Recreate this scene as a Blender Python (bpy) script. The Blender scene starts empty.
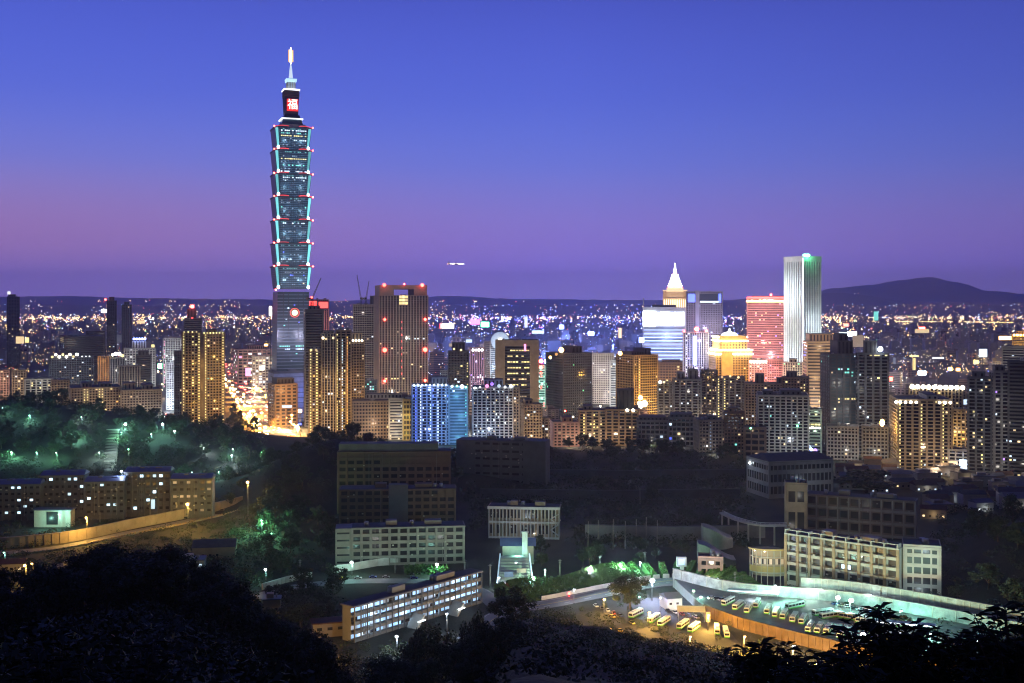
import bpy, math, random
from mathutils import Vector, noise
random.seed(101)
R = random.Random(7)
D = bpy.data
SC = bpy.context.scene
COL = SC.collection
H, F, HY = 160.0, 1138.0, 303.0      # eye height (m), focal length in picture widths/1024, horizon row

# ------------------------------------------------------------------ camera
cam = D.cameras.new('camera')
co = D.objects.new('camera', cam); COL.objects.link(co)
co.location = (0, 0, H); co.rotation_euler = (math.radians(90), 0, 0)
cam.sensor_width = 36.0; cam.lens = 36.0 * F / 1024.0
cam.shift_y = -(341.5 - HY) / 1024.0
cam.clip_start = 0.5; cam.clip_end = 80000
SC.camera = co
# ------------------------------------------------------------------ sky (dusk)
W = D.worlds.new('World'); SC.world = W; W.use_nodes = True
nt = W.node_tree; N = nt.nodes; LK = nt.links
bg = N['Background']
tc = N.new('ShaderNodeTexCoord'); sp = N.new('ShaderNodeSeparateXYZ')
LK.new(tc.outputs['Generated'], sp.inputs[0])
def lin(r, g, b):
    f = lambda c: (c/255/12.92) if c/255 <= .04045 else ((c/255+.055)/1.055)**2.4
    return (f(r), f(g), f(b), 1)
def ramp(stops):
    r = N.new('ShaderNodeValToRGB'); e = r.color_ramp.elements
    e[0].position, e[0].color = stops[0]
    e[1].position, e[1].color = stops[-1]
    for p, c in stops[1:-1]:
        x = e.new(p); x.color = c
    r.color_ramp.interpolation = 'B_SPLINE'; return r
# elevation -> colour; z = sin(elevation)
mz = N.new('ShaderNodeMapRange'); mz.inputs[1].default_value = -0.02; mz.inputs[2].default_value = 0.5
LK.new(sp.outputs[2], mz.inputs[0])
def zp(z): return (z + .02) / .52
cold = ramp([(0, (.46, .36, 1.3, 1)), (zp(.02), (.44, .33, 1.2, 1)), (zp(.035), (.38, .27, .95, 1)), (zp(.055), (.34, .24, .78, 1)), (zp(.085), (.26, .23, .72, 1)),
             (zp(.12), (.155, .215, .77, 1)), (zp(.176), (.095, .152, .74, 1)), (zp(.26), (.074, .104, .6, 1)), (1, lin(34, 44, 126))])
warm = ramp([(0, (.48, .34, 1.05, 1)), (zp(.02), (.46, .31, .98, 1)), (zp(.035), (.47, .27, .68, 1)), (zp(.055), (.44, .235, .56, 1)), (zp(.085), (.36, .235, .58, 1)),
             (zp(.12), (.2, .235, .74, 1)), (zp(.176), (.1, .158, .76, 1)), (zp(.26), (.078, .115, .65, 1)), (1, lin(34, 44, 126))])
LK.new(mz.outputs[0], cold.inputs[0]); LK.new(mz.outputs[0], warm.inputs[0])
mx = N.new('ShaderNodeMapRange'); mx.inputs[1].default_value = -.5; mx.inputs[2].default_value = .15
mx.interpolation_type = 'SMOOTHSTEP'
LK.new(sp.outputs[0], mx.inputs[0])
mixc = N.new('ShaderNodeMix'); mixc.data_type = 'RGBA'
LK.new(mx.outputs[0], mixc.inputs[0]); LK.new(warm.outputs[0], mixc.inputs[6]); LK.new(cold.outputs[0], mixc.inputs[7])
mr = N.new('ShaderNodeMapRange'); mr.inputs[1].default_value = .05; mr.inputs[2].default_value = .45
mr.inputs[3].default_value = 1; mr.inputs[4].default_value = .74
LK.new(sp.outputs[0], mr.inputs[0])
my = N.new('ShaderNodeMapRange'); my.inputs[1].default_value = -.3; my.inputs[2].default_value = .5
my.inputs[3].default_value = .12; my.inputs[4].default_value = 1
LK.new(sp.outputs[1], my.inputs[0])
mul = N.new('ShaderNodeMix'); mul.data_type = 'RGBA'; mul.blend_type = 'MULTIPLY'; mul.inputs[0].default_value = 1
LK.new(mixc.outputs[2], mul.inputs[6]); LK.new(my.outputs[0], mul.inputs[7])
sky = N.new('ShaderNodeTexSky'); sky.sky_type = 'NISHITA'; sky.sun_disc = False
sky.sun_elevation = math.radians(-4); sky.sun_rotation = math.radians(-40)
add = N.new('ShaderNodeMix'); add.data_type = 'RGBA'; add.blend_type = 'ADD'; add.inputs[0].default_value = .05
mul2 = N.new('ShaderNodeMix'); mul2.data_type = 'RGBA'; mul2.blend_type = 'MULTIPLY'; mul2.inputs[0].default_value = 1
LK.new(mul.outputs[2], mul2.inputs[6]); LK.new(mr.outputs[0], mul2.inputs[7]); LK.new(mul2.outputs[2], add.inputs[6]); LK.new(sky.outputs[0], add.inputs[7])
LK.new(add.outputs[2], bg.inputs[0]); bg.inputs[1].default_value = 1.0
# ------------------------------------------------------------------ weak fill sun added on the near side for town glow
sl = D.lights.new('fill_sun', 'SUN'); sl.energy = 0.03; sl.angle = math.radians(25); sl.color = (.86, .86, 1)
so = D.objects.new('fill_sun', sl); COL.objects.link(so)
so.rotation_euler = (math.radians(48), 0, math.radians(-25))
SC.view_settings.view_transform = 'Standard'; SC.view_settings.look = 'None'
SC.view_settings.exposure = 0; SC.view_settings.gamma = 1
cy = SC.cycles
cy.max_bounces = 4; cy.diffuse_bounces = 2; cy.glossy_bounces = 2; cy.transmission_bounces = 2; cy.volume_bounces = 0
cy.transparent_max_bounces = 4; cy.sample_clamp_indirect = 2; cy.sample_clamp_direct = 0; cy.use_light_tree = True
cy.filter_width = 1.15; cy.caustics_reflective = False; cy.caustics_refractive = False

# ================================================================== helpers
def P(px, py, Y): return Vector(((px-512)/F*Y, Y, H-(py-HY)/F*Y))
def XG(px, Y): return (px-512)/F*Y
def ZT(py, Y): return H-(py-HY)/F*Y
def G(px, py):                       # where a picture point meets level ground
    Y = H*F/(py-HY); return (XG(px, Y), Y)
MATS = {}
def mat(name, col, rough=.8, metal=0, emit=None, es=0, var=0, scale=.25, objcol=False, bump=0, spec=.4):
    if name in MATS: return MATS[name]
    m = D.materials.new(name); m.use_nodes = True; t = m.node_tree; n = t.nodes; b = n['Principled BSDF']
    b.inputs['Base Color'].default_value = (*col, 1); b.inputs['Roughness'].default_value = rough
    b.inputs['Metallic'].default_value = metal; b.inputs['Specular IOR Level'].default_value = spec
    src = None
    if objcol:
        oi = n.new('ShaderNodeObjectInfo'); src = oi.outputs['Color']
    if var:
        c = n.new('ShaderNodeTexCoord'); no = n.new('ShaderNodeTexNoise'); no.inputs['Scale'].default_value = scale
        no.inputs['Detail'].default_value = 6; no.inputs['Roughness'].default_value = .65
        t.links.new(c.outputs['Object'], no.inputs['Vector'])
        r = n.new('ShaderNodeMapRange'); r.inputs[1].default_value = .3; r.inputs[2].default_value = .7
        r.inputs[3].default_value = 1-var; r.inputs[4].default_value = 1+var*.5
        t.links.new(no.outputs[0], r.inputs[0])
        mm = n.new('ShaderNodeMix'); mm.data_type = 'RGBA'; mm.blend_type = 'MULTIPLY'; mm.inputs[0].default_value = 1
        if src: t.links.new(src, mm.inputs[6])
        else: mm.inputs[6].default_value = (*col, 1)
        t.links.new(r.outputs[0], mm.inputs[7]); src = mm.outputs[2]
        if bump:
            bp = n.new('ShaderNodeBump'); bp.inputs['Strength'].default_value = bump
            t.links.new(no.outputs[0], bp.inputs['Height']); t.links.new(bp.outputs[0], b.inputs['Normal'])
    if src: t.links.new(src, b.inputs['Base Color'])
    if emit:
        b.inputs['Emission Color'].default_value = (*emit, 1)
        oi = n.new('ShaderNodeObjectInfo'); r = n.new('ShaderNodeMapRange')
        r.inputs[3].default_value = es*.45; r.inputs[4].default_value = es*1.35
        t.links.new(oi.outputs['Random'], r.inputs[0]); t.links.new(r.outputs[0], b.inputs['Emission Strength'])
        m.cycles.emission_sampling = 'NONE'
    MATS[name] = m; return m
# walls
for k, c in dict(beige=(.38, .31, .22), tan=(.33, .24, .15), grey=(.25, .25, .25), dark=(.08, .08, .085), white=(.62, .62, .6), brown=(.17, .12, .09),
                 concrete=(.3, .29, .26), pale=(.48, .47, .42), slate=(.12, .13, .15), gold=(.5, .36, .14), pinkish=(.5, .32, .3),
                 blueish=(.3, .36, .48), stone=(.3, .25, .2)).items():
    mat(k+' wall', c, .75, var=.25, scale=.12)
mat('dark glass', (.012, .016, .022), .12, spec=.7); mat('blue glass', (.05, .09, .12), .3, spec=.8); mat('tower glass', (.05, .08, .11), .35, spec=.8)
mat('green glass', (.015, .05, .045), .12, spec=.8); mat('dim glass', (.03, .03, .035), .25)
mat('roofing', (.09, .09, .1), .85, var=.3); mat('metal roof', (.14, .15, .18), .5, var=.2); mat('tile roof', (.12, .06, .04), .8, var=.3)
mat('asphalt', (.05, .05, .052), .85, var=.3, scale=.08); mat('paving', (.22, .22, .21), .8, var=.2, scale=.1); mat('paint', (.75, .75, .72), .6)
mat('steel', (.3, .31, .33), .4, .6); mat('dark steel', (.06, .06, .065), .5, .5); mat('rubber', (.02, .02, .02), .9)
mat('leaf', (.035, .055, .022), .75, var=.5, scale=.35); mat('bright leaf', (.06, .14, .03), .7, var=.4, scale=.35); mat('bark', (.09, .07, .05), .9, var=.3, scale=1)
mat('city wall', (.3, .3, .3), .8, objcol=True, var=.25, scale=.1)
mat('car paint', (.5, .5, .5), .3, objcol=True)
LIT = dict(warm=((1, .72, .36), 1.5), yellow=((1, .8, .3), 1.6), amber=((1, .45, .08), 1.8), white=((.9, .95, 1), 2.2), cool=((.65, .82, 1), 1.8),
           blue=((.08, .14, 1), 2.6), teal=((.2, .95, .8), 1.3), green=((.1, 1, .4), 2.2), red=((1, .05, .04), 3), pink=((1, .25, .5), 2), violet=((.4, .2, 1), 2.2),
           hot=((1, .9, .7), 18), hotamber=((1, .5, .12), 20), hotred=((1, .06, .04), 25), hotblue=((.25, .35, 1), 22), hotgreen=((.2, 1, .5), 12), hotwhite=((.85, .95, 1), 25),
           dimwarm=((1, .7, .4), .35), dimcool=((.5, .7, 1), .4), dimteal=((.2, .8, .8), .5))
for k, (c, s) in LIT.items(): mat('lit '+k, (.3, .3, .3), .5, emit=c, es=s)
M = MATS
def L_(k): return M['lit '+k]

class MB:
    """collects shapes into one mesh"""
    def __init__(s): s.v = []; s.f = []; s.mi = []; s.ms = []; s.sm = []
    def m(s, mt):
        if isinstance(mt, str): mt = M[mt]
        if mt not in s.ms: s.ms.append(mt)
        return s.ms.index(mt)
    def hexa(s, c, mt):              # c: 8 corners, 4 lower ccw then 4 upper
        b = len(s.v); s.v += [tuple(p) for p in c]; i = s.m(mt)
        for q in ((3, 2, 1, 0), (4, 5, 6, 7), (0, 1, 5, 4), (1, 2, 6, 5), (2, 3, 7, 6), (3, 0, 4, 7)):
            s.f.append(tuple(b+k for k in q)); s.mi.append(i); s.sm.append(False)
        return s
    def box(s, x0, x1, y0, y1, z0, z1, mt):
        return s.hexa([(x0, y0, z0), (x1, y0, z0), (x1, y1, z0), (x0, y1, z0), (x0, y0, z1), (x1, y0, z1), (x1, y1, z1), (x0, y1, z1)], mt)
    def frus(s, x0, x1, y0, y1, z0, X0, X1, Y0, Y1, z1, mt):
        return s.hexa([(x0, y0, z0), (x1, y0, z0), (x1, y1, z0), (x0, y1, z0), (X0, Y0, z1), (X1, Y0, z1), (X1, Y1, z1), (X0, Y1, z1)], mt)
    def obox(s, p, u, l, w, z0, z1, mt, dz=0):      # bar from p along u (unit xy), length l, half width w
        n = Vector((-u[1], u[0])); c = []
        for z in (z0, z1):
            for a, b in ((0, -1), (1, -1), (1, 1), (0, 1)):
                c.append((p[0]+u[0]*l*a+n[0]*w*b, p[1]+u[1]*l*a+n[1]*w*b, z+dz*a))
        return s.hexa(c, mt)
    def tube(s, pts, rs, mt, n=8, cap=True):
        i = s.m(mt); b = len(s.v)
        for k, p in enumerate(pts):
            p = Vector(p); d = (Vector(pts[min(k+1, len(pts)-1)])-Vector(pts[max(k-1, 0)])).normalized()
            a = d.cross(Vector((0, 1, 0) if abs(d.y) < .9 else (1, 0, 0))).normalized(); e = d.cross(a)
            for j in range(n):
                t = 2*math.pi*j/n; s.v.append(tuple(p+(a*math.cos(t)+e*math.sin(t))*rs[k]))
        for k in range(len(pts)-1):
            for j in range(n):
                j2 = (j+1) % n
                s.f.append((b+k*n+j, b+k*n+j2, b+(k+1)*n+j2, b+(k+1)*n+j)); s.mi.append(i); s.sm.append(True)
        if cap:
            s.f.append(tuple(b+j for j in range(n-1, -1, -1))); s.mi.append(i); s.sm.append(False)
            e0 = b+(len(pts)-1)*n; s.f.append(tuple(e0+j for j in range(n))); s.mi.append(i); s.sm.append(False)
        return s
    def octa(s, p, r, mt, rz=None):
        rz = rz or r; b = len(s.v); x, y, z = p; i = s.m(mt)
        s.v += [(x+r, y, z), (x, y+r, z), (x-r, y, z), (x, y-r, z), (x, y, z+rz), (x, y, z-rz)]
        for q in ((0, 1, 4), (1, 2, 4), (2, 3, 4), (3, 0, 4), (1, 0, 5), (2, 1, 5), (3, 2, 5), (0, 3, 5)):
            s.f.append(tuple(b+k for k in q)); s.mi.append(i); s.sm.append(False)
    def ball(s, p, r, mt, rz=None, n=12, m=7):
        pts = []; rs = []; rz = rz or r
        for k in range(m+1):
            t = math.pi*k/m; pts.append((p[0], p[1], p[2]-rz*math.cos(t))); rs.append(max(r*math.sin(t), r*.02))
        return s.tube(pts, rs, mt, n)
    def quad(s, c, mt):
        b = len(s.v); s.v += [tuple(p) for p in c]; s.f.append(tuple(range(b, b+len(c)))); s.mi.append(s.m(mt)); s.sm.append(False)
    def mesh(s, name):
        me = D.meshes.new(name); me.from_pydata(s.v, [], s.f)
        for mt in s.ms: me.materials.append(mt)
        me.polygons.foreach_set('material_index', s.mi); me.polygons.foreach_set('use_smooth', s.sm)
        me.update(); return me
    def build(s, name, parent=None, loc=None):
        return ob(name, s.mesh(name), parent, loc)
def ob(name, data, parent=None, loc=None, rz=0):
    o = D.objects.new(name, data); COL.objects.link(o)
    if parent: o.parent = parent
    if loc is not None: o.location = loc
    if rz: o.rotation_euler = (0, 0, rz)
    return o
def tag(o, label=None, cat=None, group=None, kind=None):
    if label: o['label'] = label
    if cat: o['category'] = cat
    if group: o['group'] = group
    if kind: o['kind'] = kind
    return o
def thing(name, label, cat, loc=(0, 0, 0), rz=0, group=None):
    return tag(ob(name, None, None, loc, rz), label, cat, group)
def light(parent, loc, color, power, r=.5, name='bulb_light'):
    l = D.lights.new(name, 'POINT'); l.energy = power; l.color = color; l.shadow_soft_size = r
    return ob(name, l, parent, loc)
def copy_tree(o, parent=None):
    c = o.copy(); COL.objects.link(c)
    if parent: c.parent = parent
    for ch in list(o.children): copy_tree(ch, c)
    return c
UNIT = {}
def unit(kind, mt):
    k = (kind, mt.name)
    if k not in UNIT:
        b = MB()
        if kind == 'box': b.box(-.5, .5, -.5, .5, -.5, .5, mt)
        else: b.ball((0, 0, 0), .5, mt, n=8, m=5)
        UNIT[k] = b.mesh(kind)
    return UNIT[k]
def part(name, parent, loc, size, mt, kind='box', rz=0):
    o = ob(name, unit(kind, M[mt] if isinstance(mt, str) else mt), parent, loc, rz); o.scale = size; return o

# ================================================================== terrain
def interp(t, x):
    if x <= t[0][0]: return t[0][1]
    for (a, b), (c, d) in zip(t, t[1:]):
        if x <= c:
            k = (x-a)/(c-a); k = k*k*(3-2*k); return b+(d-b)*k
    return t[-1][1]
SIL = [(-200, 625), (0, 630), (60, 618), (120, 606), (190, 612), (235, 640), (280, 676), (330, 692), (420, 694), (480, 668), (520, 618), (590, 630), (660, 642),
       (740, 656), (812, 667), (890, 680), (940, 684), (1000, 668), (1100, 650), (1300, 640)]
YC = [(0, 240), (230, 260), (330, 300), (450, 330), (520, 380), (900, 350), (1100, 330)]
MOUNDS = [(-560, 1180, 60, 300, 120), (-330, 1180, 20, 160, 100), (-150, 985, 44, 70, 75), (-60, 1040, 18, 80, 70), (310, 620, 44, 62, 95), (150, 1180, 8, 300, 80),
          (420, 800, 16, 80, 80)]
def hgt(X, Y):
    px = 512+F*X/max(Y, 40)
    yc = interp(YC, px); hc = H-(interp(SIL, px)-HY)/F*yc
    if Y <= yc:
        t = max(0, Y)/yc; h = 158+(hc-158)*t-5*math.sin(math.pi*t)
    else:
        d = Y-yc; h = hc-.62*d+.35*min(d, 25)*math.exp(-d/25)
    h = max(h, 0)
    for mx_, my_, mh, rx, ry in MOUNDS:
        q = ((X-mx_)/rx)**2+((Y-my_)/ry)**2
        if q < 8:
            h = max(h, mh*math.exp(-q)-.9)
    if h > .5:
        h += min(1, (h-.5)/6)*2.2*(noise.noise(Vector((X*.03, Y*.03, 0)))+.4*noise.noise(Vector((X*.11, Y*.11, 3))))*min(1, max(Y, 0)/60+.1)
    return max(h, 0)
def build_ground():
    m = D.materials.new('ground'); m.use_nodes = True; t = m.node_tree; n = t.nodes; b = n['Principled BSDF']
    c = n.new('ShaderNodeTexCoord'); a = n.new('ShaderNodeTexNoise'); a.inputs['Scale'].default_value = .05; a.inputs['Detail'].default_value = 8
    t.links.new(c.outputs['Object'], a.inputs['Vector'])
    r = n.new('ShaderNodeValToRGB'); e = r.color_ramp.elements
    e[0].position = .35; e[0].color = (.018, .024, .012, 1); e[1].position = .7; e[1].color = (.05, .055, .035, 1)
    t.links.new(a.outputs[0], r.inputs[0])
    a2 = n.new('ShaderNodeTexNoise'); a2.inputs['Scale'].default_value = .9; a2.inputs['Detail'].default_value = 4
    t.links.new(c.outputs['Object'], a2.inputs['Vector'])
    mm = n.new('ShaderNodeMix'); mm.data_type = 'RGBA'; mm.blend_type = 'MULTIPLY'; mm.inputs[0].default_value = .8
    t.links.new(r.outputs[0], mm.inputs[6]); t.links.new(a2.outputs[0], mm.inputs[7])
    t.links.new(mm.outputs[2], b.inputs['Base Color']); b.inputs['Roughness'].default_value = .95
    bp = n.new('ShaderNodeBump'); bp.inputs['Strength'].default_value = .6; bp.inputs['Distance'].default_value = .5
    t.links.new(a2.outputs[0], bp.inputs['Height']); t.links.new(bp.outputs[0], b.inputs['Normal'])
    rows = [-58, -40, -20, -8, 0]; y = 4.0
    while y < 1500: rows.append(y); y += max(3, y*.018)
    while y < 60000: rows.append(y); y *= 1.25
    us = [-1.2+2.4*i/200 for i in range(201)]
    v = []; f = []
    for Y in rows:
        for u in us:
            X = u*(Y+60); v.append((X, Y, hgt(X, Y) if Y < 1500 else 0))
    nu = len(us)
    for i in range(len(rows)-1):
        for j in range(nu-1):
            f.append((i*nu+j, i*nu+j+1, (i+1)*nu+j+1, (i+1)*nu+j))
    me = D.meshes.new('ground'); me.from_pydata(v, [], f); me.materials.append(m)
    me.polygons.foreach_set('use_smooth', [True]*len(f)); me.update()
    tag(ob('ground', me), kind='structure')
build_ground()
def build_hills():
    mat('hill', (.03, .045, .03), .95, var=.3, scale=.002)
    prof = [(-200, 299), (0, 297), (60, 296), (140, 298), (230, 299), (330, 301), (400, 298), (450, 296), (520, 299), (640, 300), (720, 300), (800, 297),
            (835, 288), (870, 285), (900, 280), (930, 277), (955, 282), (990, 291), (1030, 294), (1200, 296), (1400, 292)]
    for name, Y0, k in (('mountains', 22000, 1.0), ('hills', 18500, .55), ('foothills', 15800, 0)):
        v = []; f = []; pxs = list(range(-260, 1321, 6)); prf = (0, .35, .8, 1, .8, .3, 0)
        for px in pxs:
            z = (HY-interp(prof, px+(0 if k == 1 else 90)))*k/F*Y0+H*(1 if k == 1 else .6)
            if not k: z = 128+25*noise.noise(Vector((px*.03, 7, 1)))
            z += 14*noise.noise(Vector((px*.09, k, 0)))+7*noise.noise(Vector((px*.3, k, 5)))
            for q, w in enumerate(prf):
                Y = Y0+(q-3)*600; v.append((XG(px, Y0)*Y/Y0, Y, z*w-(2 if w == 0 else 0)))
        n = len(prf)
        for i in range(len(pxs)-1):
            for j in range(n-1): f.append((i*n+j, (i+1)*n+j, (i+1)*n+j+1, i*n+j+1))
        me = D.meshes.new(name); me.from_pydata(v, [], f); me.materials.append(M['hill']); me.update()
        tag(ob(name, me), kind='structure')
build_hills()

# ================================================================== towers
HERO = []     # (x0,x1,yb,Y,short)
FOOT = []     # (X,Y,r)
def facade(g, w, d, z0, z1, face, nb, nf, style, wm, pr):
    """relief of piers and floor slabs on one face; returns cell function"""
    W_ = w if face in 'FB' else d
    def bx(u0, u1, v0, v1, o0, o1, mt):
        if face == 'F': g.box(u0-w/2, u1-w/2, -d/2-o1, -d/2-o0, v0, v1, mt)
        elif face == 'B': g.box(u0-w/2, u1-w/2, d/2+o0, d/2+o1, v0, v1, mt)
        elif face == 'L': g.box(-w/2-o1, -w/2-o0, u0-d/2, u1-d/2, v0, v1, mt)
        else: g.box(w/2+o0, w/2+o1, u0-d/2, u1-d/2, v0, v1, mt)
    fh = (z1-z0)/nf; bw = W_/nb
    if style in ('grid', 'fin', 'wide'):
        pw = {'grid': .36, 'fin': .42, 'wide': .2}[style]*bw
        for i in range(nb+1):
            u = i*bw; a = max(0, u-pw/2); b = min(W_, u+pw/2)
            bx(a, b, z0, z1, 0.01, pr*(1.6 if style == 'fin' else 1), wm)
    if style in ('grid', 'band', 'wide', 'bal'):
        sh = {'grid': .42, 'band': .5, 'wide': .36, 'bal': .32}[style]*fh
        for j in range(nf):
            bx(0, W_, z0+j*fh, z0+j*fh+sh, 0, pr*.8 if style != 'bal' else pr*2.4, wm)
        bx(0, W_, z1-.25*fh, z1, 0, pr*.8, wm)
    if style == 'fin':
        for j in range(nf):
            bx(0, W_, z0+j*fh, z0+j*fh+.22*fh, 0, pr*.35, wm)
    if style == 'bal':
        for i in range(0, nb+1, 2):
            u = i*bw; bx(max(0, u-.3*bw), min(W_, u+.3*bw), z0, z1, 0.01, pr*1.3, wm)
    return bw, fh
def cellpos(face, w, d, u, z, o):
    if face == 'F': return (u-w/2, -d/2-o, z), 0
    if face == 'L': return (-w/2-o, d/2-u, z), math.pi/2
    return (w/2+o, u-d/2, z), math.pi/2
def tower(name, label, cat, x0, xc, x1, yt, yb, Y, wall='grey', glass='dark glass', style='grid', fl=3.4, bay=3.6, lit=.06, cols=('warm', 'yellow', 'cool'),
          nwin=30, depth=None, flood=None, Lm=.1, short=None, roof=(), group=None, pr=.5, rows=(), lcols=(), alb=.35, floodh=None, z0=0, crownlamps=(), lsz=1.0, th=None, par=1.2):
    wl, wr = (xc-x0), (x1-xc)
    s = Y/F
    if wl <= .5: th_ = 0; w = wr*s; d = depth or min(max(w*.8, 10), 32)
    else:
        th_ = th if th is not None else math.atan2(wl, wr); w = wr*s/math.cos(th_); d = wl*s/math.sin(th_)
    zt = ZT(yt, Y)
    X = XG(xc, Y); al = -math.atan2(X, Y)+th_
    ca, sa = math.cos(al), math.sin(al)
    cx, cyy = w/2, d/2                      # nearest corner is local (-w/2,-d/2)
    C = (X+ca*cx-sa*cyy, Y+sa*cx+ca*cyy)
    t = thing(name, label, cat, (C[0], C[1], z0), al, group)
    HERO.append((x0, x1, yb, Y, short or cat)); FOOT.append((C[0], C[1], math.hypot(w, d)/2+3))
    h = zt-z0; wm = wall+' wall'; rg = random.Random(name+str(x0)+label)
    nf = max(2, round(h/fl)); ns = {'F': max(2, round(w/bay)), 'L': max(2, round(d/bay)), 'R': max(2, round(d/bay))}
    g = MB(); g.box(-w/2, w/2, -d/2, d/2, 0, h-.05, glass); g.build('glazing', t)
    g = MB(); info = {}
    for fc in 'FLRB':
        info[fc] = facade(g, w, d, 0, h, fc, ns.get(fc, ns['F']), nf, style, wm, pr)
    for a in (-1, 1):
        for b in (-1, 1):
            k = min(bay*.35, 1.6); X0 = a*w/2; Y0 = b*d/2
            g.box(X0-(k if a > 0 else pr), X0+(pr if a > 0 else k), Y0-(k if b > 0 else pr), Y0+(pr if b > 0 else k), 0, h+.02, wm)
    g.build('wall', t)
    g = MB(); g.box(-w/2-pr, w/2+pr, -d/2-pr, d/2+pr, h-.03, h+par*.4, 'roofing')
    g.build('roof', t)
    g = MB(); q = .35
    for (a, b, c_, e) in ((-w/2-pr, w/2+pr, -d/2-pr-.02, -d/2-pr+q), (-w/2-pr, w/2+pr, d/2+pr-q, d/2+pr+.02), (-w/2-pr-.02, -w/2-pr+q, -d/2-pr+q, d/2+pr-q), (w/2+pr-q, w/2+pr+.02, -d/2-pr+q, d/2+pr-q)):
        g.box(a, b, c_, e, h+par*.4-.3, h+par, wm)
    g.build('parapet', t)
    for i, rb in enumerate(roof):            # (xa, xb, ytop[, wall, depth frac])
        xa, xb, ry = rb[:3]; rw = (rb[3] if len(rb) > 3 else wall)+' wall'; df = rb[4] if len(rb) > 4 else .6
        fa, fb = (xa-x0)/(x1-x0), (xb-x0)/(x1-x0); rz = ZT(ry, Y)-z0
        g = MB(); g.box(-w/2+w*fa, -w/2+w*fb, -d*df/2, d*df/2, h+par*.4+.01, rz, rw)
        g.box(-w/2+w*fa-.3, -w/2+w*fb+.3, -d*df/2-.3, d*df/2+.3, rz, rz+.5, 'roofing')
        ww = w*(fb-fa)
        for k in range(max(1, int(ww/4))):
            xx = -w/2+w*fa+(k+.5)*ww/max(1, int(ww/4)); g.box(xx-.9, xx+.9, -d*df/2-.08, -d*df/2, h+par*.4+1, max(rz-1.2, h+par*.4+1.5), 'dim glass')
        g.build('rooftop_block', t)
    # tanks and masts on the roof
    g = MB(); k = 0
    for _ in range(rg.randint(2, 4)):
        xx = rg.uniform(-.38, .38)*w; yy = rg.uniform(-.35, .35)*d; hh = rg.uniform(1.5, 3.2); r = rg.uniform(1, 1.8)
        if not any((xa-x0)/(x1-x0)-.5 < xx/w+.06 and (xb-x0)/(x1-x0)-.5 > xx/w-.06 for xa, xb, *_ in roof):
            g.tube([(xx, yy, h+par*.4), (xx, yy, h+par*.4+hh)], [r, r], 'steel', 8); k += 1
    if k: g.build('water_tank', t)
    # windows
    faces = ['F']+(['L'] if wl > 3 else [])
    cells = []
    for fc in faces:
        bw, fh = info[fc]
        for j in range(nf):
            for i in range(ns[fc]):
                cells.append((fc, i, j))
    chosen = []; used = set()
    def put(c, col, nm='window', wf=.62, hf=.5):
        if c in used: return
        used.add(c); fc, i, j = c; bw, fh = info[fc]
        p, rz = cellpos(fc, w, d, (i+.5)*bw, (j+.68)*fh, .08)
        o = part(nm, t, p, (bw*wf*lsz, .1, fh*hf), L_(col) if col in LIT else col, rz=rz)
        chosen.append(o)
    for (fr, col, f0, f1, prob) in rows:     # lit storey: height fraction
        j = min(nf-1, int(fr*nf))
        for i in range(ns['F']):
            if f0 <= (i+.5)/ns['F'] <= f1 and rg.random() < prob: put(('F', i, j), col, wf=.8)
    for (fu, col, h0, h1, prob) in lcols:    # column of stair or balcony lights
        fc = 'F'
        if fu < 0: fc = 'L'; fu = -fu
        i = min(ns[fc]-1, int(fu*ns[fc])); st = 1 if nf < 40 else 2
        for j in range(0, nf, st):
            if h0 <= j/nf <= h1 and rg.random() < prob: put((fc, i, j), col, 'window', .45, .42)
    rg.shuffle(cells)
    nl = int(min(lit*len(cells), nwin))
    for c in cells[:nl]: put(c, rg.choice(cols))
    for (lx, ly, col, size) in crownlamps:
        u = (lx-xc)/(x1-xc)*w-w/2 if wl > .5 else (lx-x0)/(x1-x0)*w-w/2
        part('roof_lamp', t, (u, -d/2-pr-.4, ZT(ly, Y)-z0), (size, size, size), L_(col), 'ball')
    if flood:
        Lm *= 3.1 if Lm < .2 else 1.6
        rr = max(14, .75*min(w, h)); zz = rr*.5; hh = (floodh or 1)*h; n = 0
        while zz < hh and n < 4:
            light(t, (rg.uniform(-.2, .2)*w, -d/2-rr, zz), flood, math.pi*Lm/alb*4*math.pi*rr*rr*.6, 1.5, 'floodlight'); zz += rr*1.5; n += 1  # fixtureless point lights added in mid-air to brighten the front
    t['dims'] = 0; del t['dims']
    return t, w, d, h
WARM = (1, .7, .42); GOLD = (1, .6, .14); COOL = (.75, .88, 1); BLUE = (.15, .25, 1); PINK = (1, .3, .4); NEUT = (1, .92, .8); TEALC = (.3, 1, .85); VIO = (.6, .5, 1)
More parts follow.
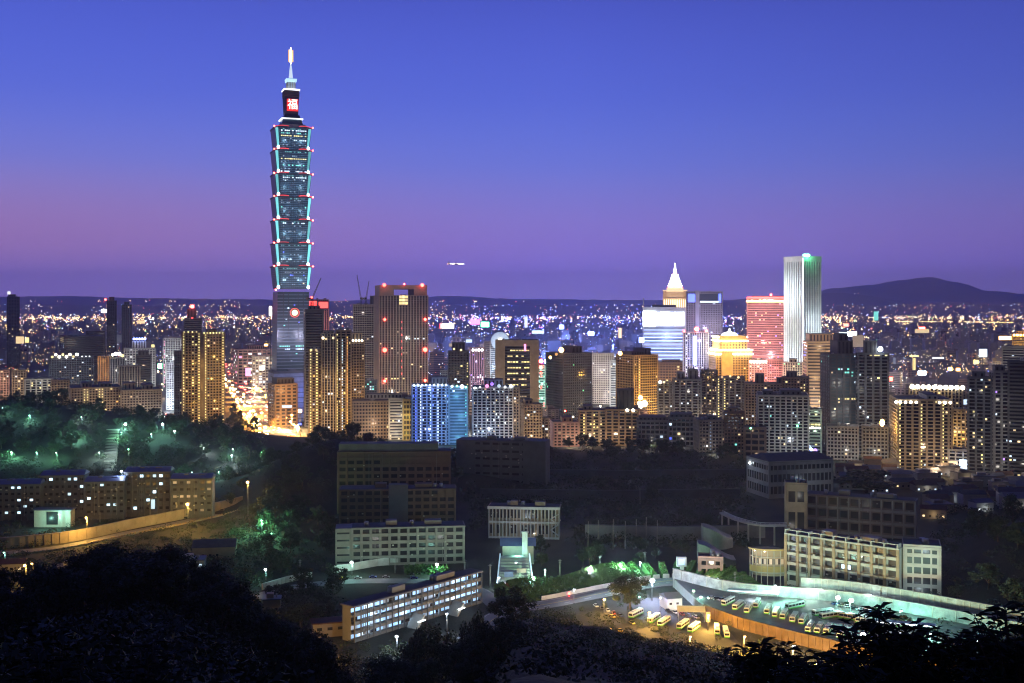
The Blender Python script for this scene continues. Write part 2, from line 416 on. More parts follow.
# ================================================================== the tapering skyscraper
def skyscraper():
    Y = 1560; s = Y/F; px = 290.8; X = XG(px, Y); al = -math.atan2(X, Y)+.16
    t = thing('pagoda_skyscraper', 'tallest tower of stacked flared glass storeys with teal corner lights and lit needle spire', 'skyscraper', (X, Y, 0), al)
    HERO.append((271, 311, 400, Y, 'tallest skyscraper')); FOOT.append((X, Y, 34))
    z = lambda py: ZT(py, Y)
    def sq(a, p1, b, p2, g, m, k=1): g.frus(-a*s, a*s, -a*s*k, a*s*k, z(p1) if p1 < 1000 else 0, -b*s, b*s, -b*s*k, b*s*k, z(p2), m); return g
    # lower trunk
    g = MB(); sq(16.6, 1001, 16.6, 368, g, 'blue glass'); sq(16.6, 368, 15.4, 292, g, 'blue glass'); g.build('trunk_glazing', t)
    g = MB(); n = 34; zb, ze = z(404), z(292)
    for i in range(n):
        zz = zb+(ze-zb)*i/n; a = (16.75-1.2*max(0, (zz-z(368))/(ze-z(368))))*s
        g.box(-a, a, -a, a, zz, zz+.9, 'blueish wall')
    for k in (-.62, -.3, .3, .62):
        g.frus((k-.02)*17*s, (k+.02)*17*s, -16.95*s, 0, zb, (k-.02)*15.7*s, (k+.02)*15.7*s, -15.75*s, 0, ze, 'slate wall')
    g.build('trunk_wall', t)
    rg = random.Random(4)
    for j, py in enumerate((345.5, 348.5)):
        for i in range(16):
            if rg.random() < .72: part('window', t, ((-13+i*1.75)*s, -16.45*s, z(py)), (1.3*s, .2, 1.1*s), 'lit cool' if j else 'lit teal')
    for (dx, py, c) in ((-7, 319, 'cool'), (5.5, 322, 'blue'), (-9, 325, 'teal'), (3, 353, 'teal'), (-5, 308, 'cool'), (1, 305, 'blue'), (6, 335, 'dimcool'), (-2, 360, 'dimcool')):
        part('window', t, (dx*s, -16.5*s, z(py)), (1.6*s, .2, 1.1*s), 'lit '+c)
    # round emblem
    e = MB(); c0 = Vector((1.2*s, -16.3*s, z(312.6)))
    def disc(g, r0, r1, o, m, n=28):
        for i in range(n):
            a, b = 2*math.pi*i/n, 2*math.pi*(i+1)/n
            q = [(c0.x+r*math.cos(w), y, c0.z+r*math.sin(w)) for y in (-o, 0) for (r, w) in ((r0, a), (r1, a), (r1, b), (r0, b))]
            q = [(x, c0.y+y, zz) for x, y, zz in q]
            g.hexa([q[0], q[1], q[2], q[3], q[4], q[5], q[6], q[7]], m)
    disc(e, 3.9*s, 4.7*s, 1.2, 'lit emblem'); disc(e, .05, 2.1*s, 1.2, 'lit hot'); disc(e, 2.5*s, 3.1*s, 1.2, 'lit warm'); disc(e, 2.1*s, 3.9*s, .7, 'dark wall')
    tag(e.build('round_emblem', t), 'round lit emblem with a red ring and white centre')
    # flared modules
    ys = [289, 266.2, 243.5, 220.6, 197.6, 175, 151.5, 129]
    for i in range(7):
        p0, p1 = ys[i], ys[i+1]+1.2; a, b = 15.9, 18.1; hz = z(p1)-z(p0)
        g = MB()
        # chamfered-corner plan: cross of two frusta
        g.frus(-a*s, a*s, -a*s*.8, a*s*.8, z(p0), -b*s, b*s, -b*s*.8, b*s*.8, z(p1), 'tower glass')
        g.frus(-a*s*.8, a*s*.8, -a*s, a*s, z(p0), -b*s*.8, b*s*.8, -b*s, b*s, z(p1), 'blue glass')
        md = g.build('glass_module', t)
        g = MB()
        for k in range(12):
            f = (k+.3)/12; w = (a+(b-a)*f)*s; zz = z(p0)+hz*f
            g.box(-w*.8, w*.8, -w-.12, w+.12, zz, zz+.8, 'blueish wall'); g.box(-w-.1, w+.1, -w*.79, w*.79, zz, zz+.75, 'blueish wall')
        for sx in (-.5, .5): light(md, (sx*a*s, -b*s-9, z(p0)+hz*.35), (.4, .75, 1), 3000, 1, 'module_fill')  # point lights added off the front to brighten each module
        for k in range(-6, 7):
            g.frus((k/8-.006)*a*s, (k/8+.006)*a*s, -a*s-.25, 0, z(p0), (k/8-.006)*b*s, (k/8+.006)*b*s, -b*s-.25, 0, z(p1), 'slate wall')
        g.build('mullion', md)
        g = MB(); g.box(-b*s*.84, b*s*.84, -b*s*1.03, b*s*1.03, z(p1)-.2, z(p1)+1.3, 'slate wall'); g.box(-b*s*1.03, b*s*1.03, -b*s*.84, b*s*.84, z(p1)-.22, z(p1)+1.28, 'slate wall'); g.build('eave', md)
        for sx in (-1, 1):       # glowing corner recesses
            g = MB(); m_ = ('lit corner')
            g.frus(sx*a*s*.9-.75*s, sx*a*s*.9+.75*s, -a*s*.93, -a*s*.8, z(p0)+.5, sx*b*s*.9-1.2*s, sx*b*s*.9+1.2*s, -b*s*.93, -b*s*.8, z(p1)-.6, m_)
            g.build('corner_light', md)
            part('lamp', md, (sx*a*s*.92, -a*s*1.0, z(p0)+2.2), (2.4*s, 1, 4.5), 'lit hotwhite', 'ball')
            part('warning_lamp', md, (sx*b*s*1.05, -b*s*.95, z(p1)+1.0), (2.4, 2.4, 2.4), 'lit hotred', 'ball')
            # curved red eave line with a gap in the middle
            pts = []; n = 9
            for k in range(n):
                q = k/(n-1); pts.append((sx*(b*s*.97-q*b*s*.70), -b*s*1.05, z(p1)+1.2+2.2*math.sin(q*math.pi*.62)-q*1.6))
            g = MB(); g.tube(pts, [.45]*n, 'lit eave red', 6); g.build('eave_light', md)
        lit = {6: [(.86, 'cool', .8), (.62, 'yellow', .75), (.42, 'cool', .5), (.74, 'teal', .5)], 5: [(.63, 'yellow', .95), (.35, 'teal', .5), (.08, 'cool', .6)], 4: [(.85, 'cool', .85), (.72, 'cool', .2)],
               3: [(.55, 'teal', .3), (.85, 'dimcool', .4)], 2: [(.88, 'cool', .5), (.5, 'dimcool', .3)], 1: [(.3, 'cool', .25), (.62, 'blue', .15)], 0: [(.25, 'warm', .3), (.4, 'cool', .2), (.62, 'blue', .2)]}[i]
        for f, c, pr in lit+[(.2, 'dimcool', .3), (.5, 'dimcool', .2), (.75, 'dimcool', .25), (.93, 'dimteal', .5)]:
            w = a+(b-a)*f
            for k in range(14):
                if rg.random() < pr: part('window', md, ((-11.7+k*1.8)*s, -w*s-.1, z(p0)+hz*f), (1.35*s, .4, 1.35), 'lit '+c)
    # crown
    g = MB(); sq(14.5, 129, 12.2, 126, g, 'pale wall'); sq(10.4, 126, 9.2, 120.5, g, 'blue glass'); sq(10.6, 120.5, 10.6, 119.6, g, 'lit white'); sq(8.2, 119.6, 7.4, 116, g, 'dark glass'); sq(9.9, 126, 10, 125.2, g, 'pale wall')
    g.build('crown_base', t)
    g = MB(); sq(6.3, 116, 7.2, 95, g, 'dark wall'); g.build('upper_shaft', t)
    g = MB()
    for k in range(5): sq(7.6, 97.6-k*1.5, 7.7, 97-k*1.5, g, 'tan wall')
    sq(7.9, 91.5, 7.9, 90, g, 'lit white'); g.build('louvred_collar', t)
    g = MB(); g.box(-4.9*s, 6.1*s, -7.5*s, -6.2*s, z(112), z(100.3), 'lit redpanel'); pn = g.build('sign_panel', t); tag(pn, 'red lit panel with one white Chinese character')
    f = D.curves.new('character', 'FONT'); f.body = '\u798f'; f.size = 15.2; f.extrude = .12; f.align_x = 'CENTER'; f.align_y = 'CENTER'; f.materials.append(M['lit char'])
    fo = ob('character', f, pn, (.6*s, -7.5*s-.25, z(106.2))); bpy.context.view_layer.update(); cm = D.meshes.new_from_object(fo.evaluated_get(bpy.context.evaluated_depsgraph_get())); D.objects.remove(fo)
    fo = ob('character', cm, pn, (.6*s, -7.5*s-.25, z(106.2))); fo.rotation_euler = (math.pi/2, 0, 0); fo.scale = (.95, 1, 1)
    g = MB()
    for a_ in (-3.6, -1.2, 1.2, 3.6): g.box((a_-.55)*s, (a_+.55)*s, -3.9*s, 3.9*s, z(90), z(82.5), 'pale wall')
    sq(3.3, 90, 3.0, 82.5, g, 'lit dimcool'); sq(4.9, 82.5, 5.3, 79.5, g, 'lit lantern'); sq(4.5, 79.5, 2.2, 78.6, g, 'blue glass'); g.build('lantern', t)
    g = MB(); g.tube([(0, 0, z(79)), (0, 0, z(70)), (0, 0, z(64))], [2.1*s, 1.35*s, .5*s], 'lit spire', 10); g.build('spire', t)
    g = MB(); g.tube([(0, 0, z(64.5)), (0, 0, z(62)), (0, 0, z(56)), (0, 0, z(50)), (0, 0, z(47.5))], [.3*s, 1.0*s, 1.15*s, .95*s, .3*s], 'lit beacon', 10); g.build('beacon_lamp', t)
    g = MB()
    for sx in (-1, 1): g.box(sx*1.9*s-.55*s, sx*1.9*s+.55*s, -.4*s, .4*s, z(62), z(50), 'lit beacon halo')  # orange glow beside the beacon, modelled as glowing slabs
    g.build('beacon_flank', t)
    # podium
    g = MB(); g.box(-20*s, 15*s, -22*s, 20*s, 0, z(372), 'blueish wall'); g.box(-20.3*s, 15.3*s, -22.3*s, 20.3*s, z(372), z(370), 'slate wall')
    for k in range(9): g.box(-20.1*s, 15.1*s, -22.15*s, 0, 4+k*7, 5+k*7, 'slate wall')
    g.box(-6*s, 2*s, -22.2*s, -10*s, z(372), z(368), 'slate wall'); g.build('podium', t)
    for k in (0, 1): light(t, ((-12+24*k)*s, -70, z(335)), (.75, .72, 1), 42000, 2, 'floodlight')  # unseen point lights added before trunk and podium to lift them
    for k in (0, 1): light(t, ((-12+24*k)*s, -55, 35), BLUE if k else NEUT, 30000, 2, 'floodlight')
    part('warning_lamp', t, (-17.3*s, -17*s, z(290)), (2.6, 2.6, 2.6), 'lit hotred', 'ball')
mat('lit corner', (.1, .3, .3), .4, emit=(.22, .8, .85), es=1.0); mat('lit eave red', (.3, .05, .05), .4, emit=(1, .07, .07), es=1.6)
mat('lit redpanel', (.3, .02, .02), .4, emit=(1, .03, .02), es=1.1); mat('lit char', (.5, .5, .5), .4, emit=(1, .75, .65), es=2.6)
mat('lit lantern', (.4, .6, .7), .4, emit=(.5, .8, 1), es=1.1); mat('lit spire', (.5, .6, .8), .4, emit=(.7, .85, 1), es=1.1); mat('lit beacon', (.8, .7, .5), .4, emit=(1, .85, .5), es=14)
mat('lit screen', (.5, .5, .6), .4, emit=(.8, .85, 1), es=2.4); mat('lit bluebar', (.3, .3, .8), .4, emit=(.35, .5, 1), es=1.8)
mat('lit emblem', (.5,.1,.1), .4, emit=(1,.16,.12), es=1.4)
mat('lit beacon halo', (.5,.3,.1), .4, emit=(1,.5,.15), es=2)
skyscraper()

# ================================================================== named towers (x0, corner, x1, top, visible foot, distance)
def T(*a, **k): return tower(*a, **k)[0]
AB = 'apartment block'; OT = 'office tower'
T('apartment_tower', 'gold-lit residential slab with edge light strings, the wider of two beside the traffic avenue', AB, 201, 204, 224, 334, 420, 1400, 'tan', style='grid', flood=GOLD, Lm=.13, lit=.05, nwin=16,
  cols=('yellow', 'warm'), lcols=[(.03, 'yellow', 0, 1, 1), (.97, 'yellow', 0, 1, 1)], crownlamps=[(x, 333, 'yellow', 2.2) for x in range(204, 224, 3)], short='wide gold slab', roof=[(206, 216, 330)])
T('apartment_tower', 'gold-lit narrow residential slab behind its wider twin beside the traffic avenue', AB, 182, 182, 200, 333, 420, 1420, 'tan', style='grid', flood=GOLD, Lm=.11, lit=.06, nwin=20,
  cols=('yellow', 'warm'), lcols=[(.05, 'yellow', 0, 1, .9), (.5, 'yellow', .1, .95, .35), (.97, 'yellow', 0, 1, 1)], crownlamps=[(x, 332, 'yellow', 2) for x in range(184, 200, 4)], short='narrow gold slab')
T('department_store', 'wide low beige mall with lit shop fronts behind the traffic avenue', 'mall', 231, 238, 271, 350, 378, 2250, 'pinkish', style='wide', flood=(1, .75, .6), Lm=.22, lit=.3, nwin=30, cols=('white', 'warm', 'pink'),
  short='beige mall', roof=[(244, 270, 346)], fl=6, bay=9)
T('department_store', 'stepped pinkish low building with glowing windows right by the avenue curve', 'mall', 252, 252, 272, 357, 380, 2050, 'pale', style='grid', flood=(1, .7, .55), Lm=.28, lit=.3, nwin=24, cols=('warm', 'white'), short='stepped pink building', fl=5, bay=6)
T('office_building', 'orange-lit cube office with a dark roof at the foot of the tallest skyscraper', 'office building', 268.5, 275, 297, 385, 408, 1470, 'tan', glass='dim glass', style='grid', flood=(1, .5, .2), Lm=.5, lit=0, short='orange cube office',
  roof=[(272, 294, 379, 'dark', .8)], bay=7, fl=4.5, nwin=0)
T('apartment_tower', 'dark glass high-rise with a construction crane at its top beside the tallest skyscraper', AB, 304, 305, 323, 310, 420, 1470, 'slate', style='band', lit=.02, nwin=8, short='dark glass high-rise', roof=[(308, 320, 306)], flood=WARM, Lm=.02)
T('office_tower', 'pinkish tower topped by a red lit sign, behind the dark glass high-rise', OT, 308, 308, 328.5, 300, 330, 1900, 'pinkish', style='fin', lit=.03, nwin=6, short='red-signed tower', flood=PINK, Lm=.09)
T('apartment_tower', 'slim tan apartment tower with two bright strings of balcony lights', AB, 309, 309, 321.5, 350, 421, 1385, 'tan', style='grid', flood=GOLD, Lm=.07, lit=.04, nwin=8, lcols=[(.22, 'yellow', 0, 1, 1), (.68, 'yellow', 0, 1, 1)], short='slim twin-string tower',
  crownlamps=[(311, 350, 'yellow', 3), (316, 350, 'warm', 3)])
T('apartment_tower', 'tan apartment tower with plain ribbed front and lit white turret', AB, 321.5, 321.5, 336, 334, 424, 1380, 'beige', style='fin', flood=WARM, Lm=.12, lit=.03, nwin=8, roof=[(323, 334, 331)], short='ribbed tan tower', crownlamps=[(323, 338, 'hot', 2.6), (326, 339, 'warm', 3), (333, 338, 'warm', 3)])
T('apartment_tower', 'tan apartment tower with blue and amber columns of balcony lights', AB, 336, 336, 351, 331, 424, 1390, 'tan', style='bal', flood=GOLD, Lm=.10, lit=.05, nwin=8, lcols=[(.12, 'yellow', 0, .95, .9), (.42, 'cool', 0, .9, .9), (.8, 'amber', 0, .92, 1)], short='blue-and-amber-strung tower', bay=2.9)
T('apartment_tower', 'plain dim tan apartment tower with a gold-lit cornice', AB, 351, 351, 364.5, 341, 424, 1395, 'tan', style='grid', flood=WARM, Lm=.05, lit=.03, nwin=6, roof=[(352, 362, 333)], crownlamps=[(x, 340.5, 'hot', 2.2) for x in (353, 356, 359, 362)], short='gold-corniced tower')
T('office_building', 'long cream low-rise with rows of small windows behind the wooded knoll', 'office building', 353, 353, 389, 402, 432, 1330, 'beige', glass='dim glass', style='grid', flood=(1, .65, .4), Lm=.35, lit=.02, nwin=4, cols=('yellow',), short='cream low-rise', fl=4, bay=3.4)
T('office_building', 'grey boxy low-rise with one yellow side next to the blue-lit apartment tower', 'office building', 389, 389, 403, 399, 432, 1320, 'pale', glass='dim glass', style='band', flood=(.9, .85, .8), Lm=.12, lit=.1, nwin=8, short='grey low-rise', roof=[(366, 402, 394, 'grey', .8)])
T('stair_tower', 'plain yellow stair block between the grey low-rise and the blue-lit apartment tower', 'building', 403, 403, 412.5, 400, 432, 1315, 'gold', glass='dim glass', style='wide', flood=(1, .8, .2), Lm=.10, lit=.02, nwin=2, short='yellow stair block', fl=6)
# big dark twin-cornered tower
t, w, d, h = tower('office_tower', 'massive dark ribbed tower with an open top frame and red warning lamps', OT, 374, 379, 428, 296, 394, 1650, 'stone', style='fin', flood=(1, .92, .8), Lm=.06, lit=.02, nwin=12, short='massive ribbed tower',
  rows=[(.1, 'yellow', .1, .6, .7), (.12, 'cool', .62, .95, .5), (.28, 'yellow', .08, .5, .6), (.62, 'cool', .6, .95, .8), (.5, 'dimwarm', .3, .6, .5)], cols=('warm', 'cool', 'dimwarm'), bay=4.2)
s = 1650/F
g = MB(); zz = ZT(285, 1650)
g.box(-w/2+1, -w/2+15*s, -d/2+1, d/2-1, h+.5, zz, 'stone wall'); g.box(w/2-14*s, w/2-1, -d/2+1, d/2-1, h+.5, zz, 'stone wall'); g.box(-w/2+15*s-.01, w/2-14*s+.01, -d/2+1.1, d/2-1.1, ZT(289, 1650), zz-.05, 'stone wall')
g.build('top_frame', t)
for k in range(3):
    for j in range(3): part('window', t, (-w/2+(21.5+3*k)*s, -d/2-1, ZT(296.8+3.2*j, 1650)), (2.5*s, .3, 2.6*s), 'lit yellow' if (k+j) % 3 else 'lit warm')
for x, y, sz in ((384, 285, 5), (422, 285, 5), (404, 284, 2.5), (384.5, 319.5, 4), (425, 319.5, 4), (384.5, 350, 6.5), (425, 350, 6.5), (384.5, 381, 4), (425, 381, 4)):
    part('warning_lamp', t, ((x-379)/49*w-w/2, -d/2-3, ZT(y, 1650)), (sz, sz, sz), 'lit hotred', 'ball')
for k in range(9): part('warning_lamp', t, (-w/2+.46*w, -d/2-1.2, ZT(322+k*6.5, 1650)), (1.2, .6, 2.6), 'lit red')
# construction tower
t, w, d, h = tower('unfinished_tower', 'unfinished concrete tower with bare floors and a crane on top', 'tower', 353, 353, 378, 305, 392, 1750, 'concrete', glass='dark glass', style='wide', lit=.01, nwin=5, short='unfinished tower', flood=(1, .8, .7), Lm=.035, roof=[(370, 377, 296, 'dark')])
T('office_building', 'low teal-lit glass block at the foot of the unfinished tower', 'office building', 364, 364, 377, 381, 402, 1580, 'slate', glass='green glass', style='wide', lit=.3, nwin=14, cols=('teal', 'cool'), short='teal-lit block')
def crane(x, ybase, ytop, xt, Y, label, mast=8):
    X, z0 = XG(x, Y), ZT(ybase, Y); t = thing('tower_crane', label, 'crane', (X, Y, z0)); s = Y/F
    g = MB(); hm = mast*s
    for a in (-1, 1):
        for b in (-1, 1): g.box(a*1.2-.25, a*1.2+.25, b*1.2-.25, b*1.2+.25, 0, hm, 'dark steel')
    for k in range(int(hm/2.5)): g.box(-1.3, 1.3, -1.25, -1.1, k*2.5, k*2.5+.35, 'dark steel'); g.box(-1.3, 1.3, 1.1, 1.25, k*2.5+1, k*2.5+1.35, 'dark steel')
    g.build('mast', t)
    tip = Vector(((xt-x)*s, 0, (ybase-ytop)*s)); b0 = Vector((0, 0, hm)); g = MB()
    for o in (-.9, .9): g.tube([b0+Vector((o, 0, 0)), tip+Vector((o*.3, 0, 0))], [.32, .22], 'dark steel', 5)
    for k in range(10):
        q = b0.lerp(tip, k/10); r = b0.lerp(tip, (k+1)/10); g.tube([q+Vector((-.8, 0, 0)), r+Vector((.5, 0, 0))], [.16, .16], 'dark steel', 4)
    g.build('jib', t)
    g = MB(); sg = -1 if xt > x else 1; g.box(min(0, sg*7), max(0, sg*7), -1.2, 1.2, hm, hm+1.6, 'dark steel'); g.box(sg*6-1.5, sg*6+1.5, -1.3, 1.3, hm-1.5, hm+2.4, 'concrete wall'); g.build('counter_jib', t)
    g = MB(); g.box(-1.2, 1.2, -2.6, -1.3, hm-.4, hm+2.2, 'dim glass'); g.build('cab', t)
    return t
crane(361, 305, 275, 357, 1745, 'dark luffing crane with its jib tilted back on the unfinished tower', 6)
crane(366, 305, 281, 369, 1745, 'second slimmer dark crane on the unfinished tower jib nearly upright', 6)
c = crane(312, 306, 278, 321, 1468, 'red-lamped crane with slanted jib on the dark glass high-rise', 7)
part('warning_lamp', c, (0, -1.8, 11), (3, 3, 3), 'lit hotred', 'ball')
# red sign in front of the pink tower
g = MB(); Ys = 1890
for k in range(5): g.box(XG(309+k*1.6, Ys), XG(310+k*1.6, Ys), Ys-1, Ys, ZT(308.5, Ys), ZT(302, Ys), 'lit red')
g.box(XG(309, Ys), XG(316.6, Ys), Ys-1, Ys, ZT(302, Ys), ZT(301, Ys), 'lit red'); g.box(XG(319, Ys), XG(328, Ys), Ys-1, Ys, ZT(308, Ys), ZT(302, Ys), 'lit red')
g.box(XG(308.3, Ys), XG(328.3, Ys), Ys, Ys+.6, ZT(310, Ys), ZT(300.4, Ys), 'dark wall')
tag(g.build('roof_sign'), 'red lit sign with striped mark across the top of the pinkish tower', 'sign')
# blue lit apartment tower
T('apartment_tower', 'blue-lit apartment tower with white light columns and glowing roof edge', AB, 412, 412, 449, 386, 441, 1270, 'blueish', style='bal', flood=(.25, .4, 1), Lm=.33, lit=.06, nwin=20, cols=('cool', 'blue', 'white'),
  lcols=[(.08, 'blue', 0, 1, 1), (.2, 'white', 0, 1, 1), (.5, 'cool', 0, .95, .9), (.72, 'white', 0, 1, .9), (.9, 'dimcool', 0, 1, .9)], crownlamps=[(x, 385, 'hotwhite', 1.7) for x in range(414, 448, 4)], short='blue-lit apartment tower', bay=2.7, roof=[(432, 447, 378, 'slate')])
T('apartment_tower', 'teal-blue glass-fronted apartment tower beside the blue-lit one', AB, 449, 449, 467.5, 387, 441, 1275, 'blueish', glass='blue glass', style='band', flood=(.2, .7, 1), Lm=.22, lit=.04, nwin=12, cols=('teal', 'cool'), crownlamps=[(452, 386, 'hotwhite', 2), (457, 386, 'hotgreen', 2), (462, 386.5, 'hotwhite', 4), (466, 387, 'hotgreen', 2)],
  lcols=[(.95, 'teal', 0, 1, .8)], short='teal-blue apartment tower')
T('apartment_tower', 'dark brown high-rise rising behind the teal-blue apartment tower', AB, 448, 448, 469, 352, 441, 1450, 'dark', style='grid', lit=.03, nwin=8, flood=WARM, Lm=.03, lcols=[(.97, 'yellow', 0, .85, .9)], roof=[(452, 465, 343)], crownlamps=[(454, 349, 'warm', 3), (461, 350, 'warm', 3)], short='dark brown high-rise')
T('apartment_tower', 'pale blue apartment tower with a dense grid of balconies and sparkling roof', AB, 473, 473, 513, 388, 444, 1260, 'white', style='bal', flood=(.6, .72, 1), Lm=.24, lit=.09, nwin=44, cols=('white', 'cool', 'warm'), bay=2.5, fl=3.1, short='pale blue apartment tower',
  crownlamps=[(475, 388, 'hotwhite', 2), (480, 387, 'white', 2), (487, 386, 'pink', 4), (492, 384, 'violet', 4), (499, 386, 'cool', 4), (505, 387, 'white', 3), (511, 386, 'hotwhite', 3)], roof=[(484, 503, 380, 'blueish')])
T('apartment_tower', 'narrow sand-coloured slab tight against the pale blue apartment tower', AB, 513, 513, 519.5, 388, 444, 1262, 'beige', style='grid', flood=WARM, Lm=.07, lit=.06, nwin=6, short='narrow sand slab')
T('office_tower', 'blue-white glass tower with slanted face below a round lit top', OT, 484, 490, 508, 342, 376, 1950, 'white', glass='blue glass', style='band', flood=(.5, .7, 1), Lm=.5, lit=.1, nwin=14, cols=('cool', 'white'), short='round-topped tower')
g = MB(); Yc_ = 1945; c = P(500, 341, Yc_); g.tube([(c.x, Yc_, c.z), (c.x, Yc_+22, c.z)], [15.5, 15.5], 'white wall', 28); g.ball((c.x, Yc_-1.5, c.z+1), 3.4, 'lit hot')
g.tube([(c.x, Yc_-1, c.z), (c.x, Yc_, c.z)], [15.5, 15.5], 'lit dimcool', 28); tag(g.build('round_crown'), 'round drum crown with one bright lamp on the blue-white glass tower', 'crown')
T('office_building', 'violet-lit low office behind the pale blue apartment tower', 'office building', 470, 470, 484, 348, 375, 1900, 'pinkish', style='fin', flood=VIO, Lm=.3, lit=.1, nwin=10, cols=('white', 'violet'), short='violet-lit low office', crownlamps=[(473+3*k, 350, 'hotwhite', 3.5) for k in range(4)])
# framed building
t, w, d, h = tower('office_tower', 'beige framed tower with a dark glass core and fluorescent-lit floors', OT, 496, 496, 538, 341, 409, 1500, 'dark', style='band', lit=.02, nwin=5, short='beige framed tower', fl=3.8,
  rows=[(.87, 'yellow', .25, .8, .9), (.8, 'yellow', .25, .8, .6), (.73, 'yellow', .25, .85, .8), (.67, 'yellow', .25, .8, .95), (.6, 'yellow', .25, .85, .8), (.53, 'warm', .25, .8, .6), (.47, 'yellow', .25, .8, .9), (.32, 'dimwarm', .25, .8, .8), (.22, 'dimwarm', .25, .8, .8)])
s = 1500/F; g = MB()
g.box(-w/2-1, -w/2+9*s, -d/2-4, -d/2-.6, 0, h+1.4, 'beige wall'); g.box(w/2-8*s, w/2+1, -d/2-4, -d/2-.6, 0, h+1.4, 'beige wall'); g.box(-w/2+9*s, w/2-8*s, -d/2-3.9, -d/2-.6, h-5*s, h+1.3, 'beige wall')
tag(g.build('front_frame', t)); light(t, (0, -70, 30), WARM, 26000, 2, 'floodlight')  # unseen warm point light added to lift the frame
g = MB(); g.box(-w/2+28*s, -w/2+30*s, -d/2-4.6, -d/2-4, h-10*s, h-3*s, 'lit pink'); g.build('sign_strip', t)
T('office_building', 'thin green-white lit column building topped by a red cross-shaped sign', 'office building', 537.5, 537.5, 545.5, 366, 405, 1560, 'white', glass='green glass', style='band', flood=(.5, 1, .8), Lm=.4, lit=.2, nwin=14, cols=('teal', 'white', 'red'), short='thin green-white column',
  crownlamps=[(541, 361, 'hotred', 6), (541, 367, 'hotred', 4), (541, 373, 'red', 4), (541, 388, 'red', 3)])
T('office_tower', 'dark gridded office tower with an amber-lit rooftop corner', OT, 545.5, 563, 592, 354, 410, 1500, 'slate', style='grid', lit=.015, nwin=8, short='dark gridded tower', flood=WARM, Lm=.035, roof=[(566, 582, 347, 'dark')], cols=('green', 'cool', 'dimwarm'), bay=3, crownlamps=[(550, 357, 'hotamber', 4), (561, 350, 'hotamber', 7), (556, 354, 'amber', 4)])
T('office_building', 'white gridded office block seen between the dark gridded and golden towers', 'office building', 592, 592, 614, 354, 381, 1800, 'white', glass='dim glass', style='grid', flood=(1, .9, .85), Lm=.3, lit=.04, nwin=4, short='white gridded block')
T('office_building', 'pale grey slab on the near side of the white gridded block', 'office building', 610, 610, 617.5, 361, 398, 1650, 'white', glass='dim glass', style='band', flood=(.8, .9, 1), Lm=.25, lit=.1, nwin=6, short='pale grey slab')
T('office_tower', 'golden floodlit tower with one bright vertical light string', OT, 616, 634, 658, 356, 409, 1480, 'gold', style='wide', flood=(1, .5, .08), Lm=.42, lit=.02, nwin=4, lcols=[(.22, 'yellow', 0, .95, 1)], roof=[(618, 640, 352, 'dark'), (640, 652, 349, 'dark')], crownlamps=[(620, 353, 'hotamber', 5), (644, 404, 'hot', 8), (640, 398, 'hotamber', 6)], short='golden floodlit tower')
T('apartment_tower', 'dark slim high-rise with a white lit sign box on its roof', AB, 658, 658, 672.5, 383, 415, 1430, 'slate', style='bal', lit=.05, nwin=8, short='slim sign-topped high-rise', flood=WARM, Lm=.025, crownlamps=[(660, 382, 'hot', 3.4), (664, 382, 'warm', 3)])
T('apartment_tower', 'broad dark apartment tower with several roof turrets behind the low warehouses', AB, 672.5, 674, 701, 380, 420, 1400, 'slate', style='bal', lit=.06, nwin=26, short='turreted dark apartments', flood=NEUT, Lm=.045, roof=[(676, 684, 373), (688, 698, 370)], cols=('warm', 'dimwarm', 'cool'))
T('apartment_tower', 'dark apartment slab with scattered yellow windows in front of the golden domed hotel', AB, 701, 701, 717, 371, 414, 1450, 'dark', style='bal', lit=.18, nwin=30, short='yellow-speckled slab', cols=('yellow', 'warm', 'dimwarm'), flood=WARM, Lm=.03)
T('apartment_tower', 'dark apartment tower edged by two ladders of yellow light', AB, 717, 717, 744, 378, 412, 1440, 'slate', style='bal', lit=.05, nwin=14, short='ladder-lit tower', lcols=[(.08, 'yellow', 0, 1, 1), (.32, 'yellow', 0, 1, 1)], flood=WARM, Lm=.04, crownlamps=[(722, 377, 'warm', 3), (730, 376, 'warm', 3), (738, 377, 'warm', 3)])
T('office_building', 'orange-lit stone office with a stepped top below the white-screened tower', 'office building', 657, 657, 688, 363, 382, 1800, 'tan', glass='dim glass', style='grid', flood=(1, .55, .25), Lm=.4, lit=.05, nwin=6, short='orange-lit stone office', fl=4.4, bay=4.5, roof=[(662, 680, 360)])
# white screen tower
t, w, d, h = tower('office_tower', 'blue-banded office tower crowned by a blazing white screen', OT, 643, 643, 685, 308, 363, 1900, 'white', glass='blue glass', style='band', flood=(.35, .5, 1), Lm=.45, lit=.0, nwin=0, short='white-screened tower', fl=4.6, roof=[(652, 676, 305, 'slate')])
s = 1900/F; g = MB(); g.box(-w/2+.3, -w/2+13*s, -d/2-2, -d/2-.8, ZT(325.5, 1900), ZT(311.5, 1900), 'lit hotwhite'); g.build('bright_screen', t)
for k in range(10):
    xx = -w/2+(14+k*2.75)*s; part('screen_panel', t, (xx+1.1*s, -d/2-1.4, ZT(318.5, 1900)), (2.2*s, 1, 14*s), 'lit screen')
for k in range(9): part('light_band', t, (0, -d/2-.9, ZT(330+k*3.6, 1900)), (w*.96, .6, 1.2*s), 'lit bluebar')
g = MB(); g.box(-w/2+.2, -w/2+1.8, -d/2+1, -d/2+2.6, h, ZT(298, 1900), 'pale wall'); g.build('mast', t)
T('office_building', 'white finned office with one blazing violet light strip', 'office building', 683, 683, 708, 333, 367, 1750, 'pale', style='fin', flood=VIO, Lm=.38, lit=.04, nwin=8, cols=('cool', 'violet'), short='violet-striped office', lcols=[(.1, 'white', 0, 1, .6)], crownlamps=[(684, 331, 'hotred', 4), (696.5, 329, 'hotred', 7), (706, 330.5, 'hotred', 4)])
